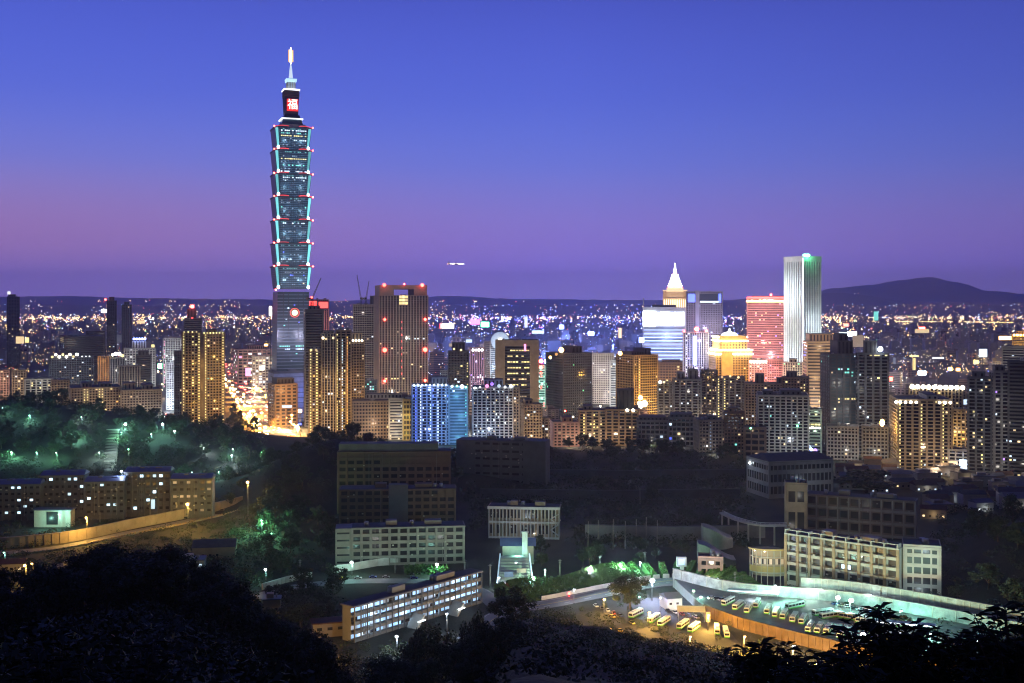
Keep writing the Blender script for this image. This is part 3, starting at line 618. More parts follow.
g = MB(); Ys = 1740; g.box(XG(693.5, Ys), XG(695.8, Ys), Ys-4, Ys-2, ZT(365, Ys), ZT(336, Ys), 'lit hotblue'); tag(g.build('light_strip'), 'tall violet-white light strip on the face of the white finned office', 'light')
t, w, d, h = tower('office_tower', 'lavender twin-slab tower with a blue-lit opening near its top', OT, 686, 686, 722, 292, 336, 2300, 'pale', style='grid', flood=VIO, Lm=.42, lit=.02, nwin=6, short='lavender twin-slab tower', cols=('cool',), bay=5, fl=4.4)
s = 2300/F; g = MB(); g.box(-w/2+2*s, -w/2+9*s, -d/2-1.2, -d/2-.5, ZT(302, 2300), ZT(294, 2300), 'lit blue'); g.box(-w/2+14*s, w/2-4*s, -d/2-1.2, -d/2-.5, ZT(302.5, 2300), ZT(294, 2300), 'blue glass'); g.box(-w/2+14*s, w/2-4*s, -d/2-1.4, -d/2-1.2, ZT(302.5, 2300), ZT(301, 2300), 'lit cool')
g.box(w/2-4*s, w/2-1.5*s, -d/2-1.3, -d/2-.6, ZT(302.5, 2300), ZT(294, 2300), 'lit blue'); g.build('blue_opening', t)
g = MB(); g.box(-w/2+9.3*s, -w/2+13.2*s, -d/2-3, -d/2-.5, 0, h+3, 'white wall'); g.build('centre_pier', t)
# spired tower
def spired():
    Y = 2500; s = Y/F; X = XG(675, Y); z = lambda py: ZT(py, Y)
    t = thing('spired_tower', 'shining tower with a stepped pyramid crown and pointed white spire', 'tower', (X, Y, 0), -math.atan2(X, Y))
    HERO.append((661, 688, 310, Y, 'spired tower')); FOOT.append((X, Y, 35))
    g = MB(); q = lambda a, p0, b, p1, m: g.frus(-a*s, a*s, -a*s, a*s, z(p0) if p0 < 1000 else 0, -b*s, b*s, -b*s, b*s, z(p1), m)
    q(12, 1001, 12, 298, 'beige wall'); q(10, 298, 10, 292, 'beige wall'); g.build('wall', t)
    g = MB()
    for k in range(-5, 6): g.box((k*2.1-.5)*s, (k*2.1+.5)*s, -12.2*s, -12*s, z(309), z(299.5), 'lit warm')
    g.build('lit_colonnade', t)
    g = MB(); q(8.6, 292, 8.0, 288, 'lit warm'); q(7.4, 288, 2.2, 273, 'lit pyramid'); g.build('pyramid_crown', t)
    for a in (-1, 1):
        g = MB(); g.frus(a*10*s-2*s, a*10*s+2*s, -11*s, -7*s, z(298), a*10*s-1.5*s, a*10*s+1.5*s, -10.5*s, -7.5*s, z(291), 'tan wall'); g.box(a*10*s-2.2*s, a*10*s+2.2*s, -11.2*s, -6.8*s, z(291), z(290), 'lit warm'); g.build('corner_turret', t)
    g = MB()
    for k in range(7):
        f = k/7; g.tube([(-(7.8-5.4*f)*s, -(7.8-5.4*f)*s-.5, z(288-15*f)), ((7.8-5.4*f)*s, -(7.8-5.4*f)*s-.5, z(288-15*f))], [.5*s]*2, 'lit hotred' if k == 0 else 'lit hotwhite', 6)
    g.build('crown_light', t)
    g = MB(); g.tube([(0, 0, z(273.5)), (0, 0, z(270)), (0, 0, z(263.5))], [1.9*s, 1.1*s, .15*s], 'lit hotwhite', 8); g.build('spire', t)
    light(t, (0, -70, z(306)), WARM, 220000, 2, 'floodlight')
mat('lit pyramid', (.6, .4, .35), .5, emit=(1, .45, .38), es=1.3)
spired()
# golden domed hotel
t, w, d, h = tower('domed_hotel', 'golden floodlit hotel with bright cornice rings and a small glowing dome', 'hotel', 708, 716, 751, 350, 383, 1700, 'gold', glass='dim glass', style='grid', flood=(1, .5, .08), Lm=.5, lit=.02, nwin=4, short='golden domed hotel', bay=4, fl=3.8)
s = 1700/F; g = MB(); g.box(-w/2+4*s, w/2-4*s, -d/2+3, d/2-3, h+.5, ZT(336, 1700), 'gold wall'); g.box(-w/2+3*s, w/2-3*s, -d/2+2, d/2-2, ZT(341.5, 1700), ZT(340.5, 1700), 'lit hot'); g.build('upper_tier', t)
for zz, ww in ((350, 1.06), (354, 1.08), (337, .82)):
    g = MB(); g.box(-w/2*ww, w/2*ww, -d/2*ww-.5, d/2*ww, ZT(zz+.8, 1700), ZT(zz-.6, 1700), 'lit hot'); g.build('cornice_light', t)
g = MB()
for k in range(9):
    xx = -w/2+5.5*s+k*(w-11*s)/8
    for j in range(3): g.box(xx-.8, xx+.8, -d/2+2.8, -d/2+3, ZT(349-j*3, 1700), ZT(347.2-j*3, 1700), 'dim glass')
g.build('upper_window', t)
g = MB(); g.ball((0, 0, ZT(336.5, 1700)), 8.5*s, 'lit hot', rz=4.2*s, n=20, m=10); g.tube([(0, 0, ZT(334, 1700)), (0, 0, ZT(329, 1700))], [2.2*s, .5*s], 'lit hot', 10); g.build('dome', t)
g = MB(); g.box(-w*.36, -w*.04, -d/2-4, -d/2-.6, 0, ZT(353, 1700), 'gold wall'); g.build('bay_front', t)
light(t, (-w*.1, -d/2-20, h+10), (1, .7, .3), 40000, 1, 'floodlight')
t, w, d, h = tower('office_tower', 'pink-lit broad tower under a red glowing roof band', OT, 747, 747, 786, 298.5, 358, 1850, 'pinkish', style='grid', flood=(1, .28, .25), Lm=.55, lit=.12, nwin=60, short='pink-lit tower', cols=('blue', 'amber', 'pink', 'warm'), bay=3.2, fl=3.7, roof=[(752, 784, 296, 'pinkish')])
s = 1850/F
for k, (m_, o) in enumerate((('lit red', 297.4), ('lit hotamber', 301))):
    g = MB(); g.box(-w/2-.8, w/2+.8, -d/2-1.6, -d/2-.7, ZT(o+1, 1850), ZT(o-.6, 1850), m_); g.build('roof_band', t)
part('warning_lamp', t, (w*.1, -d/2, ZT(294.8, 1850)), (4, 4, 4), 'lit hotred', 'ball')
g = MB(); g.box(-w/2-.2, w/2+.2, -d/2-1.6, -d/2-.7, ZT(356.5, 1850), ZT(355, 1850), 'lit red'); g.build('base_band', t)
# white fluted tower
t, w, d, h = tower('office_tower', 'tall white fluted tower with green lamps on its flat roof', OT, 785, 803, 820, 258, 362, 1700, 'white', glass='blue glass', style='fin', flood=(.8, .95, 1), Lm=.72, lit=0, nwin=0, short='white fluted tower', bay=5.2, pr=1.0, th=.75)
g = MB(); g.box(-w/2-1.3, w/2+1.3, -d/2-1.3, d/2+1.3, h-3.5*1.49, h+3, 'white wall'); g.build('crown_band', t)
for dx in (-w/2+3, -w/2+8.5): part('roof_lamp', t, (dx, -d/2-1, h+4), (7, 7, 5), 'lit hotgreen', 'ball')
light(t, (-w/2+4, -d/2-9, h+8), (.1, 1, .4), 30000, 1, 'floodlight')
g = MB(); g.box(-w/2-1.8, -w/2-.6, -d/2-1.8, -d/2-.6, 0, h, 'lit screen'); g.build('corner_strip', t)
light(t, (-w/2-34, d*.1, h*.3), COOL, 190000, 2, 'floodlight'); light(t, (-w/2-34, d*.1, h*.75), COOL, 190000, 2, 'floodlight')
T('department_store', 'low pink-lit store with a white glowing upper storey under the pink-lit tower', 'mall', 749, 749, 767, 361, 382, 1680, 'pinkish', glass='dim glass', style='grid', flood=(1, .5, .5), Lm=.5, lit=.2, nwin=12, cols=('pink', 'warm'), short='low pink store', crownlamps=[(751+3*k, 361.5, 'hot', 4) for k in range(6)])
T('department_store', 'rose-red glowing block between the low pink store and the white-arched pavilion', 'mall', 767, 767, 783, 360, 384, 1670, 'pinkish', glass='dim glass', style='wide', flood=(1, .18, .25), Lm=.65, lit=.1, nwin=8, cols=('pink', 'red'), short='rose-red block')
T('pavilion', 'cream floodlit pavilion at the foot of the white fluted tower', 'pavilion', 783, 783, 804, 363, 384, 1660, 'pale', glass='dim glass', style='fin', flood=(1, .9, .65), Lm=.65, lit=.15, nwin=8, cols=('warm', 'green'), short='cream pavilion', roof=[(789, 797, 359, 'pale')])
T('office_building', 'sand-coloured banded office right against the white fluted tower', 'office building', 803, 807, 834, 342, 386, 1560, 'beige', glass='dim glass', style='band', flood=(1, .65, .35), Lm=.3, lit=.03, nwin=8, short='sand banded office', roof=[(806, 832, 334, 'tan', .85)], cols=('dimwarm', 'warm'), fl=4.4)
# right foreground twin towers
t, w, d, h = tower('apartment_tower', 'dark twin high-rise with teal-glowing windows, the one nearer the sand banded office', AB, 821, 830, 856, 355, 459, 1180, 'slate', glass='blue glass', style='bal', lit=.035, nwin=26, cols=('teal', 'cool', 'warm'), short='teal-speckled twin high-rise', flood=NEUT, Lm=.055,
  rows=[(.86, 'teal', .3, .9, .7), (.82, 'teal', .5, .95, .5), (.56, 'yellow', .2, .95, .7), (.52, 'warm', .3, .9, .5), (.25, 'cool', .7, .8, 1)], roof=[(832, 852, 341, 'dark', .8), (835, 847, 334, 'dark', .6)], th=.35)
t, w, d, h = tower('apartment_tower', 'dark twin high-rise with a lit crown row, the one nearer the gold-crowned apartments', AB, 856.5, 858, 887, 354, 459, 1170, 'slate', glass='dark glass', style='bal', lit=.02, nwin=12, cols=('yellow', 'cool'), short='lit-crowned twin high-rise', flood=NEUT, Lm=.045,
  rows=[(.97, 'yellow', .1, .95, .8), (.75, 'yellow', .6, .8, 1)], roof=[(863, 876, 341, 'dark')], th=.2)
part('roof_lamp', t, (w*.22, -d/2-2, ZT(349, 1170)), (5, 5, 5), 'lit hotwhite', 'ball')
for xa, xb, nm, ln in ((827, 857, 'teal-speckled twin', 'wide pale podium block gridded with square windows under the teal-speckled twin'), (862, 887, 'lit-crowned twin', 'narrower pale podium block gridded with windows under the lit-crowned twin')):
    T('podium_block', ln, 'building', xa, xa, xb, 427, 460, 1140, 'grey', style='grid', lit=.03, nwin=6, short=nm+' podium', flood=NEUT, Lm=.07, fl=3.6, bay=3.4, cols=('yellow', 'warm'))
t = T('apartment_tower', 'apartments with a glowing gold crown behind the light-strung front block', AB, 909, 909, 959, 388, 430, 1220, 'beige', style='fin', lit=.04, nwin=14, flood=GOLD, Lm=.16, short='gold-crowned apartments', crownlamps=[(912+5.2*k, 386.5, 'hot', 4.6) for k in range(10)], cols=('warm', 'yellow'))
t = T('apartment_tower', 'cream apartment block with vertical strings of yellow lights and dark window bays', AB, 890, 898, 949, 400, 467, 1090, 'beige', style='bal', lit=.03, nwin=12, flood=WARM, Lm=.12, short='light-strung block', lcols=[(-.9, 'yellow', 0, 1, 1), (.04, 'yellow', 0, .9, .8), (.45, 'yellow', 0, .85, .9), (.8, 'yellow', 0, .95, 1)],
      crownlamps=[(x, 402, 'hot', 2.6) for x in (896, 900, 905, 910, 915, 937, 942, 947)], roof=[(922, 934, 395, 'pale', .9)], bay=3.2)
part('wall_lamp', t, (-38, -16, ZT(424, 1090)), (4.5, 4.5, 7), 'lit hotamber', 'ball'); light(t, (-36, -22, ZT(426, 1090)), (1, .55, .15), 30000, 1, 'floodlight')
T('apartment_block', 'small amber-speckled block tucked behind the light-strung block', AB, 949, 949, 968, 410, 436, 1180, 'stone', style='grid', lit=.2, nwin=16, cols=('warm', 'amber'), short='amber-speckled block', flood=WARM, Lm=.08)
t = T('shop_building', 'low shop glowing orange and blue beyond the old house roofs', 'shop', 948, 948, 969, 450, 464, 1080, 'pale', style='wide', lit=.1, nwin=4, short='orange-blue shop', bay=6, cols=('warm',))
part('shop_front', t, (-5.5, -11.5, 7), (8, .4, 7), 'lit warm'); part('shop_front', t, (4.5, -11.5, 8), (9, .4, 9), 'lit cool'); light(t, (4, -16, 8), (.4, .5, 1), 3000, 1, 'shop_light')
T('apartment_tower', 'dark apartment tower with bright paired balcony windows near the low glowing shop', AB, 968, 968, 990, 378, 466, 1060, 'slate', style='bal', lit=.06, nwin=24, cols=('yellow', 'cool', 'warm'), short='paired-window tower', lcols=[(.65, 'yellow', .1, .9, .5)], roof=[(972, 984, 372)], flood=NEUT, Lm=.02)
T('apartment_tower', 'dark stepped apartment tower with balconies down one side', AB, 990, 994, 1008, 372, 466, 1050, 'grey', style='bal', lit=.03, nwin=10, cols=('cool', 'violet'), short='stepped balcony tower', roof=[(992, 1004, 366, 'slate')], flood=NEUT, Lm=.03)
T('apartment_tower', 'dark tower with large cool and yellow windows at the frame edge of the city', AB, 1008, 1008, 1040, 362, 466, 1045, 'dark', style='band', lit=.07, nwin=40, cols=('cool', 'yellow', 'warm'), short='edge tower', flood=NEUT, Lm=.02)
T('office_building', 'grey slab with long horizontal bands behind the stepped balcony tower', 'office building', 1002, 1002, 1036, 347, 366, 1500, 'grey', style='band', lit=.02, nwin=6, short='long-banded slab', flood=NEUT, Lm=.09)
T('office_building', 'stepped building outlined in gold light beyond the long-banded slab', 'office building', 1012, 1012, 1032, 335, 348, 2300, 'gold', style='band', lit=.1, nwin=8, cols=('yellow',), flood=GOLD, Lm=.5, short='gold-outlined building', roof=[(1016, 1029, 331, 'gold')], crownlamps=[(1014+3*k, 335, 'hotamber', 4) for k in range(5)])
# middle right
t, w, d, h = tower('apartment_tower', 'broad grey slab of stacked balconies with three wings above the grey school hall', AB, 757, 758, 807, 396, 456, 1150, 'pale', style='bal', lit=.05, nwin=34, cols=('cool', 'dimwarm', 'teal', 'warm'), short='broad balcony slab', flood=(.75, .85, 1), Lm=.075, bay=2.8, fl=3.1, roof=[(762, 772, 392, 'slate'), (780, 800, 391, 'slate')])
part('roof_lamp', t, (w*.28, -d/2-2, ZT(425, 1150)), (1.6, 1.6, 1.6), 'lit hotgreen', 'ball')
T('apartment_block', 'plain brown block with a green roof lamp in front of the broad balcony slab', AB, 744, 744, 765.5, 428, 456, 1130, 'brown', style='wide', lit=.02, nwin=3, cols=('warm',), short='plain brown block', flood=WARM, Lm=.02, bay=8, fl=6, crownlamps=[(750.5, 428, 'hotgreen', 1.6)])
T('apartment_block', 'dark brown stepped block with a few cyan windows beside the plain brown block', AB, 724, 724, 744, 413, 457, 1160, 'brown', style='grid', lit=.07, nwin=14, cols=('cool', 'warm', 'teal'), short='dark stepped block', roof=[(728, 738, 408, 'brown')], flood=WARM, Lm=.012)
T('apartment_block', 'mid-rise grey block with one tall bluish lit stairwell', AB, 694, 699, 725, 421, 456, 1170, 'stone', style='grid', lit=.06, nwin=14, cols=('cool', 'dimwarm', 'warm'), short='bluish-stairwell block', flood=NEUT, Lm=.045, lcols=[(.45, 'dimcool', .1, .95, 1)], roof=[(704, 716, 417, 'slate')])
T('apartment_tower', 'dark slab with a ladder of small yellow stair lights behind the broad balcony slab', AB, 782, 782, 808, 378, 400, 1350, 'brown', style='grid', lit=.05, nwin=10, cols=('warm', 'yellow'), short='ladder-lit dark slab', lcols=[(.88, 'yellow', 0, .9, .9)], flood=WARM, Lm=.02, roof=[(786, 797, 372, 'dark')])
T('apartment_tower', 'dark block with a blunt water-tower top behind the white-and-cyan apartments', AB, 745, 745, 782, 384, 410, 1380, 'stone', style='grid', lit=.05, nwin=14, cols=('warm', 'dimwarm', 'cool'), short='blunt-topped block', roof=[(755, 764, 374, 'dark'), (776, 782, 378, 'dark')], flood=WARM, Lm=.025)
T('shop_building', 'small building with bright white horizontal light bars in the gap before the teal-speckled twin', 'building', 807, 807, 821, 410, 457, 1160, 'grey', style='band', lit=.1, nwin=6, cols=('white', 'yellow'), short='light-barred building', rows=[(.62, 'hot', 0, 1, 1), (.72, 'yellow', 0, 1, 1)], flood=(.7, 1, .7), Lm=.10,
  crownlamps=[(811, 449, 'hotblue', 3), (815, 450, 'violet', 4), (809, 446, 'cool', 3)])
# front middle apartments
T('apartment_block', 'tan apartment block with a rounded stair turret next to the narrow sand slab', AB, 521, 524, 542, 405, 446, 1290, 'beige', style='grid', lit=.05, nwin=10, cols=('warm', 'cool'), short='turreted tan block', flood=WARM, Lm=.13, roof=[(523, 532, 400, 'tan')])
T('apartment_block', 'square pinkish apartment block with small dark windows and a red roof lamp', AB, 550, 553, 579, 423, 455, 1240, 'pinkish', glass='dim glass', style='grid', lit=.07, nwin=10, cols=('dimwarm', 'warm'), short='square pinkish block', flood=WARM, Lm=.15, roof=[(561, 573, 418, 'tan')], crownlamps=[(565, 411, 'hotred', 2), (573, 417, 'hot', 2)], bay=4.6)
T('apartment_block', 'low grey block squeezed between the turreted tan block and the square pinkish block', AB, 541, 541, 552, 419, 446, 1300, 'stone', style='grid', lit=.1, nwin=6, cols=('warm', 'cool'), short='squeezed grey block', flood=WARM, Lm=.06)
T('apartment_block', 'sandy apartment block with stacked bright yellow stair windows', AB, 579, 579, 606, 411, 452, 1260, 'beige', style='bal', lit=.05, nwin=14, cols=('yellow', 'warm', 'green'), short='yellow-stair block', flood=WARM, Lm=.13, lcols=[(.2, 'yellow', .1, .9, .8), (.62, 'yellow', .05, .9, .75), (.85, 'dimwarm', .1, .9, .6)], roof=[(583, 592, 406, 'stone')])
T('apartment_block', 'sandy apartment block with dark deep balconies and two lamps at the eave', AB, 606, 606, 638, 410, 452, 1250, 'tan', style='bal', lit=.03, nwin=8, cols=('dimwarm', 'warm'), short='deep-balcony block', flood=WARM, Lm=.11, roof=[(617, 634, 390, 'dark', .5)], crownlamps=[(627, 410, 'hot', 3), (633, 410, 'hot', 3)])
for i, (xa, xb, yt, yb, Y, lb) in enumerate(((637, 668, 421, 438, 1210, 'long low warehouse with a dark sheet roof right beside the deep-balcony block'), (668, 694, 418, 436, 1230, 'long low dark-roofed warehouse nearer the bluish-stairwell block'))):
    T('warehouse', lb, 'warehouse', xa, xa, xb, yt, yb, Y, 'grey', style='wide', lit=.08, nwin=6, cols=('cool', 'blue', 'warm'), short='warehouse', flood=NEUT, Lm=.03, fl=5, bay=5, roof=[(xa+2, xb-2, yt-4, 'slate', .9)])
# left
T('apartment_block', 'sandy row of flats with two columns of yellow stair windows above the dark wooded slope', AB, 69, 71, 119, 389, 425, 1480, 'beige', style='grid', lit=.05, nwin=22, cols=('warm', 'yellow', 'amber'), short='yellow-stair flats', flood=WARM, Lm=.085, lcols=[(.28, 'yellow', 0, 1, 1), (.33, 'yellow', 0, 1, 1), (.55, 'yellow', .1, 1, 1), (.6, 'yellow', .1, 1, 1)], roof=[(80, 90, 384, 'stone'), (98, 110, 385, 'stone')])
T('apartment_block', 'grey-beige stepped flats between the yellow-stair flats and the far small road', AB, 119, 121, 160, 391, 425, 1490, 'stone', style='grid', lit=.04, nwin=14, cols=('warm', 'dimwarm'), short='stepped grey flats', flood=NEUT, Lm=.055, roof=[(122, 134, 384, 'stone'), (140, 152, 386, 'stone')])
T('apartment_block', 'upright pair-fronted grey flats with two dark slots behind the stepped grey flats', AB, 119, 119, 139, 367, 392, 1650, 'stone', style='fin', lit=.03, nwin=8, cols=('warm', 'white'), short='slotted grey flats', flood=NEUT, Lm=.09)
T('office_building', 'dark round-shouldered block in front of the white gridded hotel', 'office building', 136, 136, 150.5, 356, 372, 1800, 'dark', style='band', lit=.03, nwin=6, short='round-shouldered block', flood=WARM, Lm=.04, roof=[(138, 148, 351, 'dark')])
T('hotel_tower', 'white gridded hotel with a row of blue lamps along its crown', 'hotel', 124, 124, 154, 349, 369, 2100, 'white', style='grid', lit=.06, nwin=16, cols=('warm', 'white'), short='blue-lamped hotel', flood=(.9, .95, 1), Lm=.26, roof=[(132, 145, 341, 'white', .9)], crownlamps=[(133.5+2.6*k, 339, 'hotblue', 4) for k in range(5)], bay=5, fl=4.4)
T('hotel_tower', 'narrow white gridded building at the left bank of the small bright road', 'office building', 163, 163, 182, 339, 372, 2150, 'white', style='grid', lit=.04, nwin=10, cols=('white', 'cool'), short='white gridded narrow block', flood=(.85, .95, 1), Lm=.33, bay=4.5, lcols=[(.03, 'pink', 0, 1, .8)])
T('apartment_block', 'orange-glowing flat-faced block under bright roof lamps', AB, 98, 98, 110, 357, 376, 1750, 'tan', glass='dim glass', style='fin', lit=0, nwin=0, short='orange-glowing block', flood=(1, .5, .15), Lm=.4, crownlamps=[(112, 355, 'hot', 4), (115, 354, 'hot', 5), (118, 354, 'hot', 4.5), (121, 356, 'yellow', 5)])
T('apartment_block', 'ribbed grey slab beside the orange-glowing block under the same lamps', AB, 110, 110, 124, 359, 380, 1740, 'grey', style='fin', lit=.02, nwin=4, short='ribbed grey slab', flood=NEUT, Lm=.09)
T('office_building', 'long dark low-rise crusted with bright rooftop lamps', 'office building', 49, 49, 91, 358, 374, 1760, 'slate', style='grid', lit=.12, nwin=24, cols=('warm', 'cool', 'dimwarm'), short='lamp-crusted low-rise', flood=NEUT, Lm=.03, crownlamps=[(52+3.3*k, 357-(2.2 if k % 2 else 0), 'hot' if k % 3 else 'yellow', 4) for k in range(8)]+[(80+3.5*k, 357, 'white', 2) for k in range(3)])
T('office_building', 'wide dark-glass block with a few blue windows before the amber-lit roof rooms', 'office building', 60, 64, 102, 337, 360, 2000, 'dark', style='band', lit=.02, nwin=8, cols=('cool', 'yellow'), short='wide dark-glass block')
T('office_building', 'block with large amber lit roof rooms behind the wide dark-glass block', 'office building', 86, 86, 104, 332, 342, 2300, 'dark', style='wide', lit=.4, nwin=10, cols=('amber', 'yellow'), short='amber-roomed block', fl=8, bay=8)
T('apartment_block', 'pale sandy block at the far left foot of the city lit by floodlight', AB, -6, -6, 8, 371, 392, 1600, 'pinkish', style='grid', lit=.06, nwin=6, short='floodlit sandy block', flood=WARM, Lm=.15)
T('apartment_block', 'beige flats with paired windows next to the floodlit sandy block', AB, 12, 12, 25, 371, 393, 1600, 'beige', style='grid', lit=.08, nwin=8, short='beige paired-window flats', flood=WARM, Lm=.1)
T('apartment_block', 'low whitish flats with lit ground floor above the treetops', AB, 25, 25, 51, 380, 395, 1560, 'pale', style='bal', lit=.1, nwin=16, short='whitish flats', flood=NEUT, Lm=.09, cols=('warm', 'cool', 'yellow'))
T('apartment_block', 'sandy six-storey flats with regular small windows next to the yellow-stair flats', AB, 51, 51, 68, 381, 400, 1540, 'beige', style='grid', lit=.03, nwin=5, short='six-storey flats', flood=WARM, Lm=.11)
T('residential_tower', 'tall dark slab tower standing alone at the left end of the skyline', 'tower', 7, 7, 18.5, 297, 326, 2700, 'dark', style='grid', lit=.01, nwin=4, short='lone dark slab', roof=[(8, 15, 294.5, 'dark')])
T('residential_tower', 'slender dark tower, the taller of a close pair on the skyline', 'tower', 107, 107, 116, 301, 340, 2500, 'dark', style='grid', lit=.015, nwin=5, short='taller slender tower', roof=[(109, 114, 297, 'dark')], crownlamps=[(105.5, 299.5, 'hotred', 4)])
T('residential_tower', 'slender dark tower, the shorter of a close pair on the skyline', 'tower', 122, 122, 131, 305, 345, 2450, 'slate', style='fin', lit=.015, nwin=5, short='shorter slender tower', roof=[(124, 129, 302, 'dark')])
T('office_tower', 'dark stepped tower with a red beacon behind the gold residential slabs', OT, 184, 184, 201, 319, 334, 1900, 'slate', style='band', lit=.02, nwin=5, short='beacon-topped dark tower', roof=[(187, 196, 309, 'dark', .7)], crownlamps=[(192, 306.5, 'hotred', 6), (192, 318, 'red', 3)])
T('apartment_block', 'thin dark block standing in front of the gold slabs on the small road side', AB, 174.5, 174.5, 182, 352, 405, 1560, 'dark', style='grid', lit=.03, nwin=6, short='thin dark block')
T('apartment_block', 'small bluish-white block between the small bright road and the thin dark block', AB, 166.5, 166.5, 174, 363, 390, 1700, 'white', style='grid', lit=.04, nwin=6, cols=('cool',), short='small bluish block', flood=(.7, .75, 1), Lm=.15)
# ================================================================== ribbons: roads, walls
def G5(px, py, z=0):
    Y = (H-z)*F/(py-HY); return (XG(px, Y), Y, z)
def ribbon(name, pts, w, mt, th=1.0, kind='structure', parent=None, both=True):
    g = MB(); n = len(pts); L = []; 
    for i, p in enumerate(pts):
        a = Vector(pts[max(i-1, 0)]); b = Vector(pts[min(i+1, n-1)]); d = (b-a); d.z = 0; d.normalize(); nn = Vector((-d.y, d.x, 0)); p = Vector(p)
        L.append((p-nn*w/2, p+nn*w/2))
    for i in range(n-1):
        a, b = L[i]; c, d = L[i+1]; dn = Vector((0, 0, -th))
        g.hexa([a+dn, c+dn, d+dn, b+dn, a, c, d, b], mt)
    o = g.build(name, parent)
    if kind: tag(o, kind=kind)
    return o, L
def smooth(pts, k=6):
    out = []
    for i in range(len(pts)-1):
        p0, p1, p2, p3 = (Vector(pts[max(0, min(len(pts)-1, j))]) for j in (i-1, i, i+1, i+2))
        for q in range(k):
            t = q/k; out.append(tuple(.5*((2*p1)+(p2-p0)*t+(2*p0-5*p1+4*p2-p3)*t*t+(3*p1-p0-3*p2+p3)*t**3)))
    out.append(tuple(pts[-1])); return out
def dashes(name, pts, off, mt='paint', step=2, w=.15):
    g = MB(); n = len(pts)
    for i in range(0, n-1, step):
        a, b = Vector(pts[i]), Vector(pts[i+1]); d = (b-a); L = d.length; d.z = 0; d.normalize(); nn = Vector((-d.y, d.x, 0))*off
        g.obox((a+nn), (d.x, d.y), L*(.6 if step > 1 else 1), w, a.z+.004, a.z+.012, mt, dz=(b.z-a.z)*(.6 if step > 1 else 1))
    return tag(g.build(name), kind='structure')
AVE = smooth([(-275, 1330, .2), (-298, 1411, .2), (-352, 1590, .2), (-412, 1800, .2), (-520, 2160, .2), (-640, 2560, .2), (-760, 3000, .2)], 7)
ribbon('avenue', AVE, 46, mat('glare asphalt', (.13, .13, .13), .7, var=.3, scale=.08));  # asphalt tone raised so the lamp glare sits in its colour
for o_ in (-14, -7, 7, 14): dashes('lane_marking', [(a, b, c) for a, b, c in AVE], o_, w=.3)
ribbon('avenue_median', [(a, b, c+.25) for a, b, c in AVE], 3, 'paving', .4)
SIDE = smooth([(-470, 1500, .2), (-505, 1650, .2), (-600, 1960, .2), (-700, 2290, .2), (-830, 2680, .2)], 5)
ribbon('side_street', SIDE, 20, 'asphalt')
def near_line(X, Y, L, r): return any((X-a)**2+(Y-b)**2 < r*r for a, b, c in L)

# ================================================================== street lamps
def lamp(px, py, Y, col, power, label, cat='street lamp', size=1.2, m='hot', arm=1.5, group=None, h=None, X=None):
    X = XG(px, Y) if X is None else X; zg = hgt(X, Y); zh = ZT(py, Y) if h is None else zg+h
    if zh-zg < 4: zh = zg+8
    t = thing('street_lamp', label, cat, (X, Y, zg), 0, group); hh = zh-zg
    g = MB(); g.tube([(0, 0, -.5), (0, 0, hh*.5), (0, 0, hh+.3)], [.16, .13, .09], 'steel', 8); g.box(-.25, .25, -.25, .25, -.5, .5, 'dark steel'); g.build('pole', t)
    g = MB(); g.tube([(0, 0, hh), (0, -arm*.5, hh+.45), (0, -arm, hh+.4)], [.07, .06, .06], 'steel', 6); g.box(-.35, .35, -arm-.8, -arm+.3, hh+.38, hh+.62, 'steel'); g.build('lamp_arm', t)
    part('bulb', t, (0, -arm-.2, hh+.1), (size, size, size*.8), 'lit '+m, 'ball')
    sp_ = 'avenue' in label; l = D.lights.new('lamp_light', 'SPOT' if sp_ else 'POINT'); l.energy = power; l.color = col; l.shadow_soft_size = .35
    if sp_: l.spot_size = math.radians(158); l.spot_blend = .35
    ob('lamp_light', l, t, (0, -arm-.2, hh-size*.4-.3))
    return t
AMB = (1, .54, .1); TW = (.38, 1, .8); WB = (.7, .85, 1)
rg = random.Random(3)
for i in range(0, len(AVE), 2):
    a = Vector(AVE[i])
    for sx in (-1, 1):
        far = a.y > 2200
        lamp(0, 0, a.y, (1, .36, .06) if sx < 0 or rg.random() < .6 else (1, .6, .3), 210000 if not far else 160000, 'sodium street lamp on the kerb of the wide traffic avenue', m='hotamber', size=2.6, h=11, X=a.x+sx*26, group='street lamps along the traffic avenue')
for i in range(0, len(SIDE), 4):
    a = Vector(SIDE[i]); lamp(0, 0, a.y, (.6, .9, 1), 14000, 'white street lamp along the small bright road', m='hotwhite', size=1.5, h=10, X=a.x+12, group='street lamps along the small bright road')
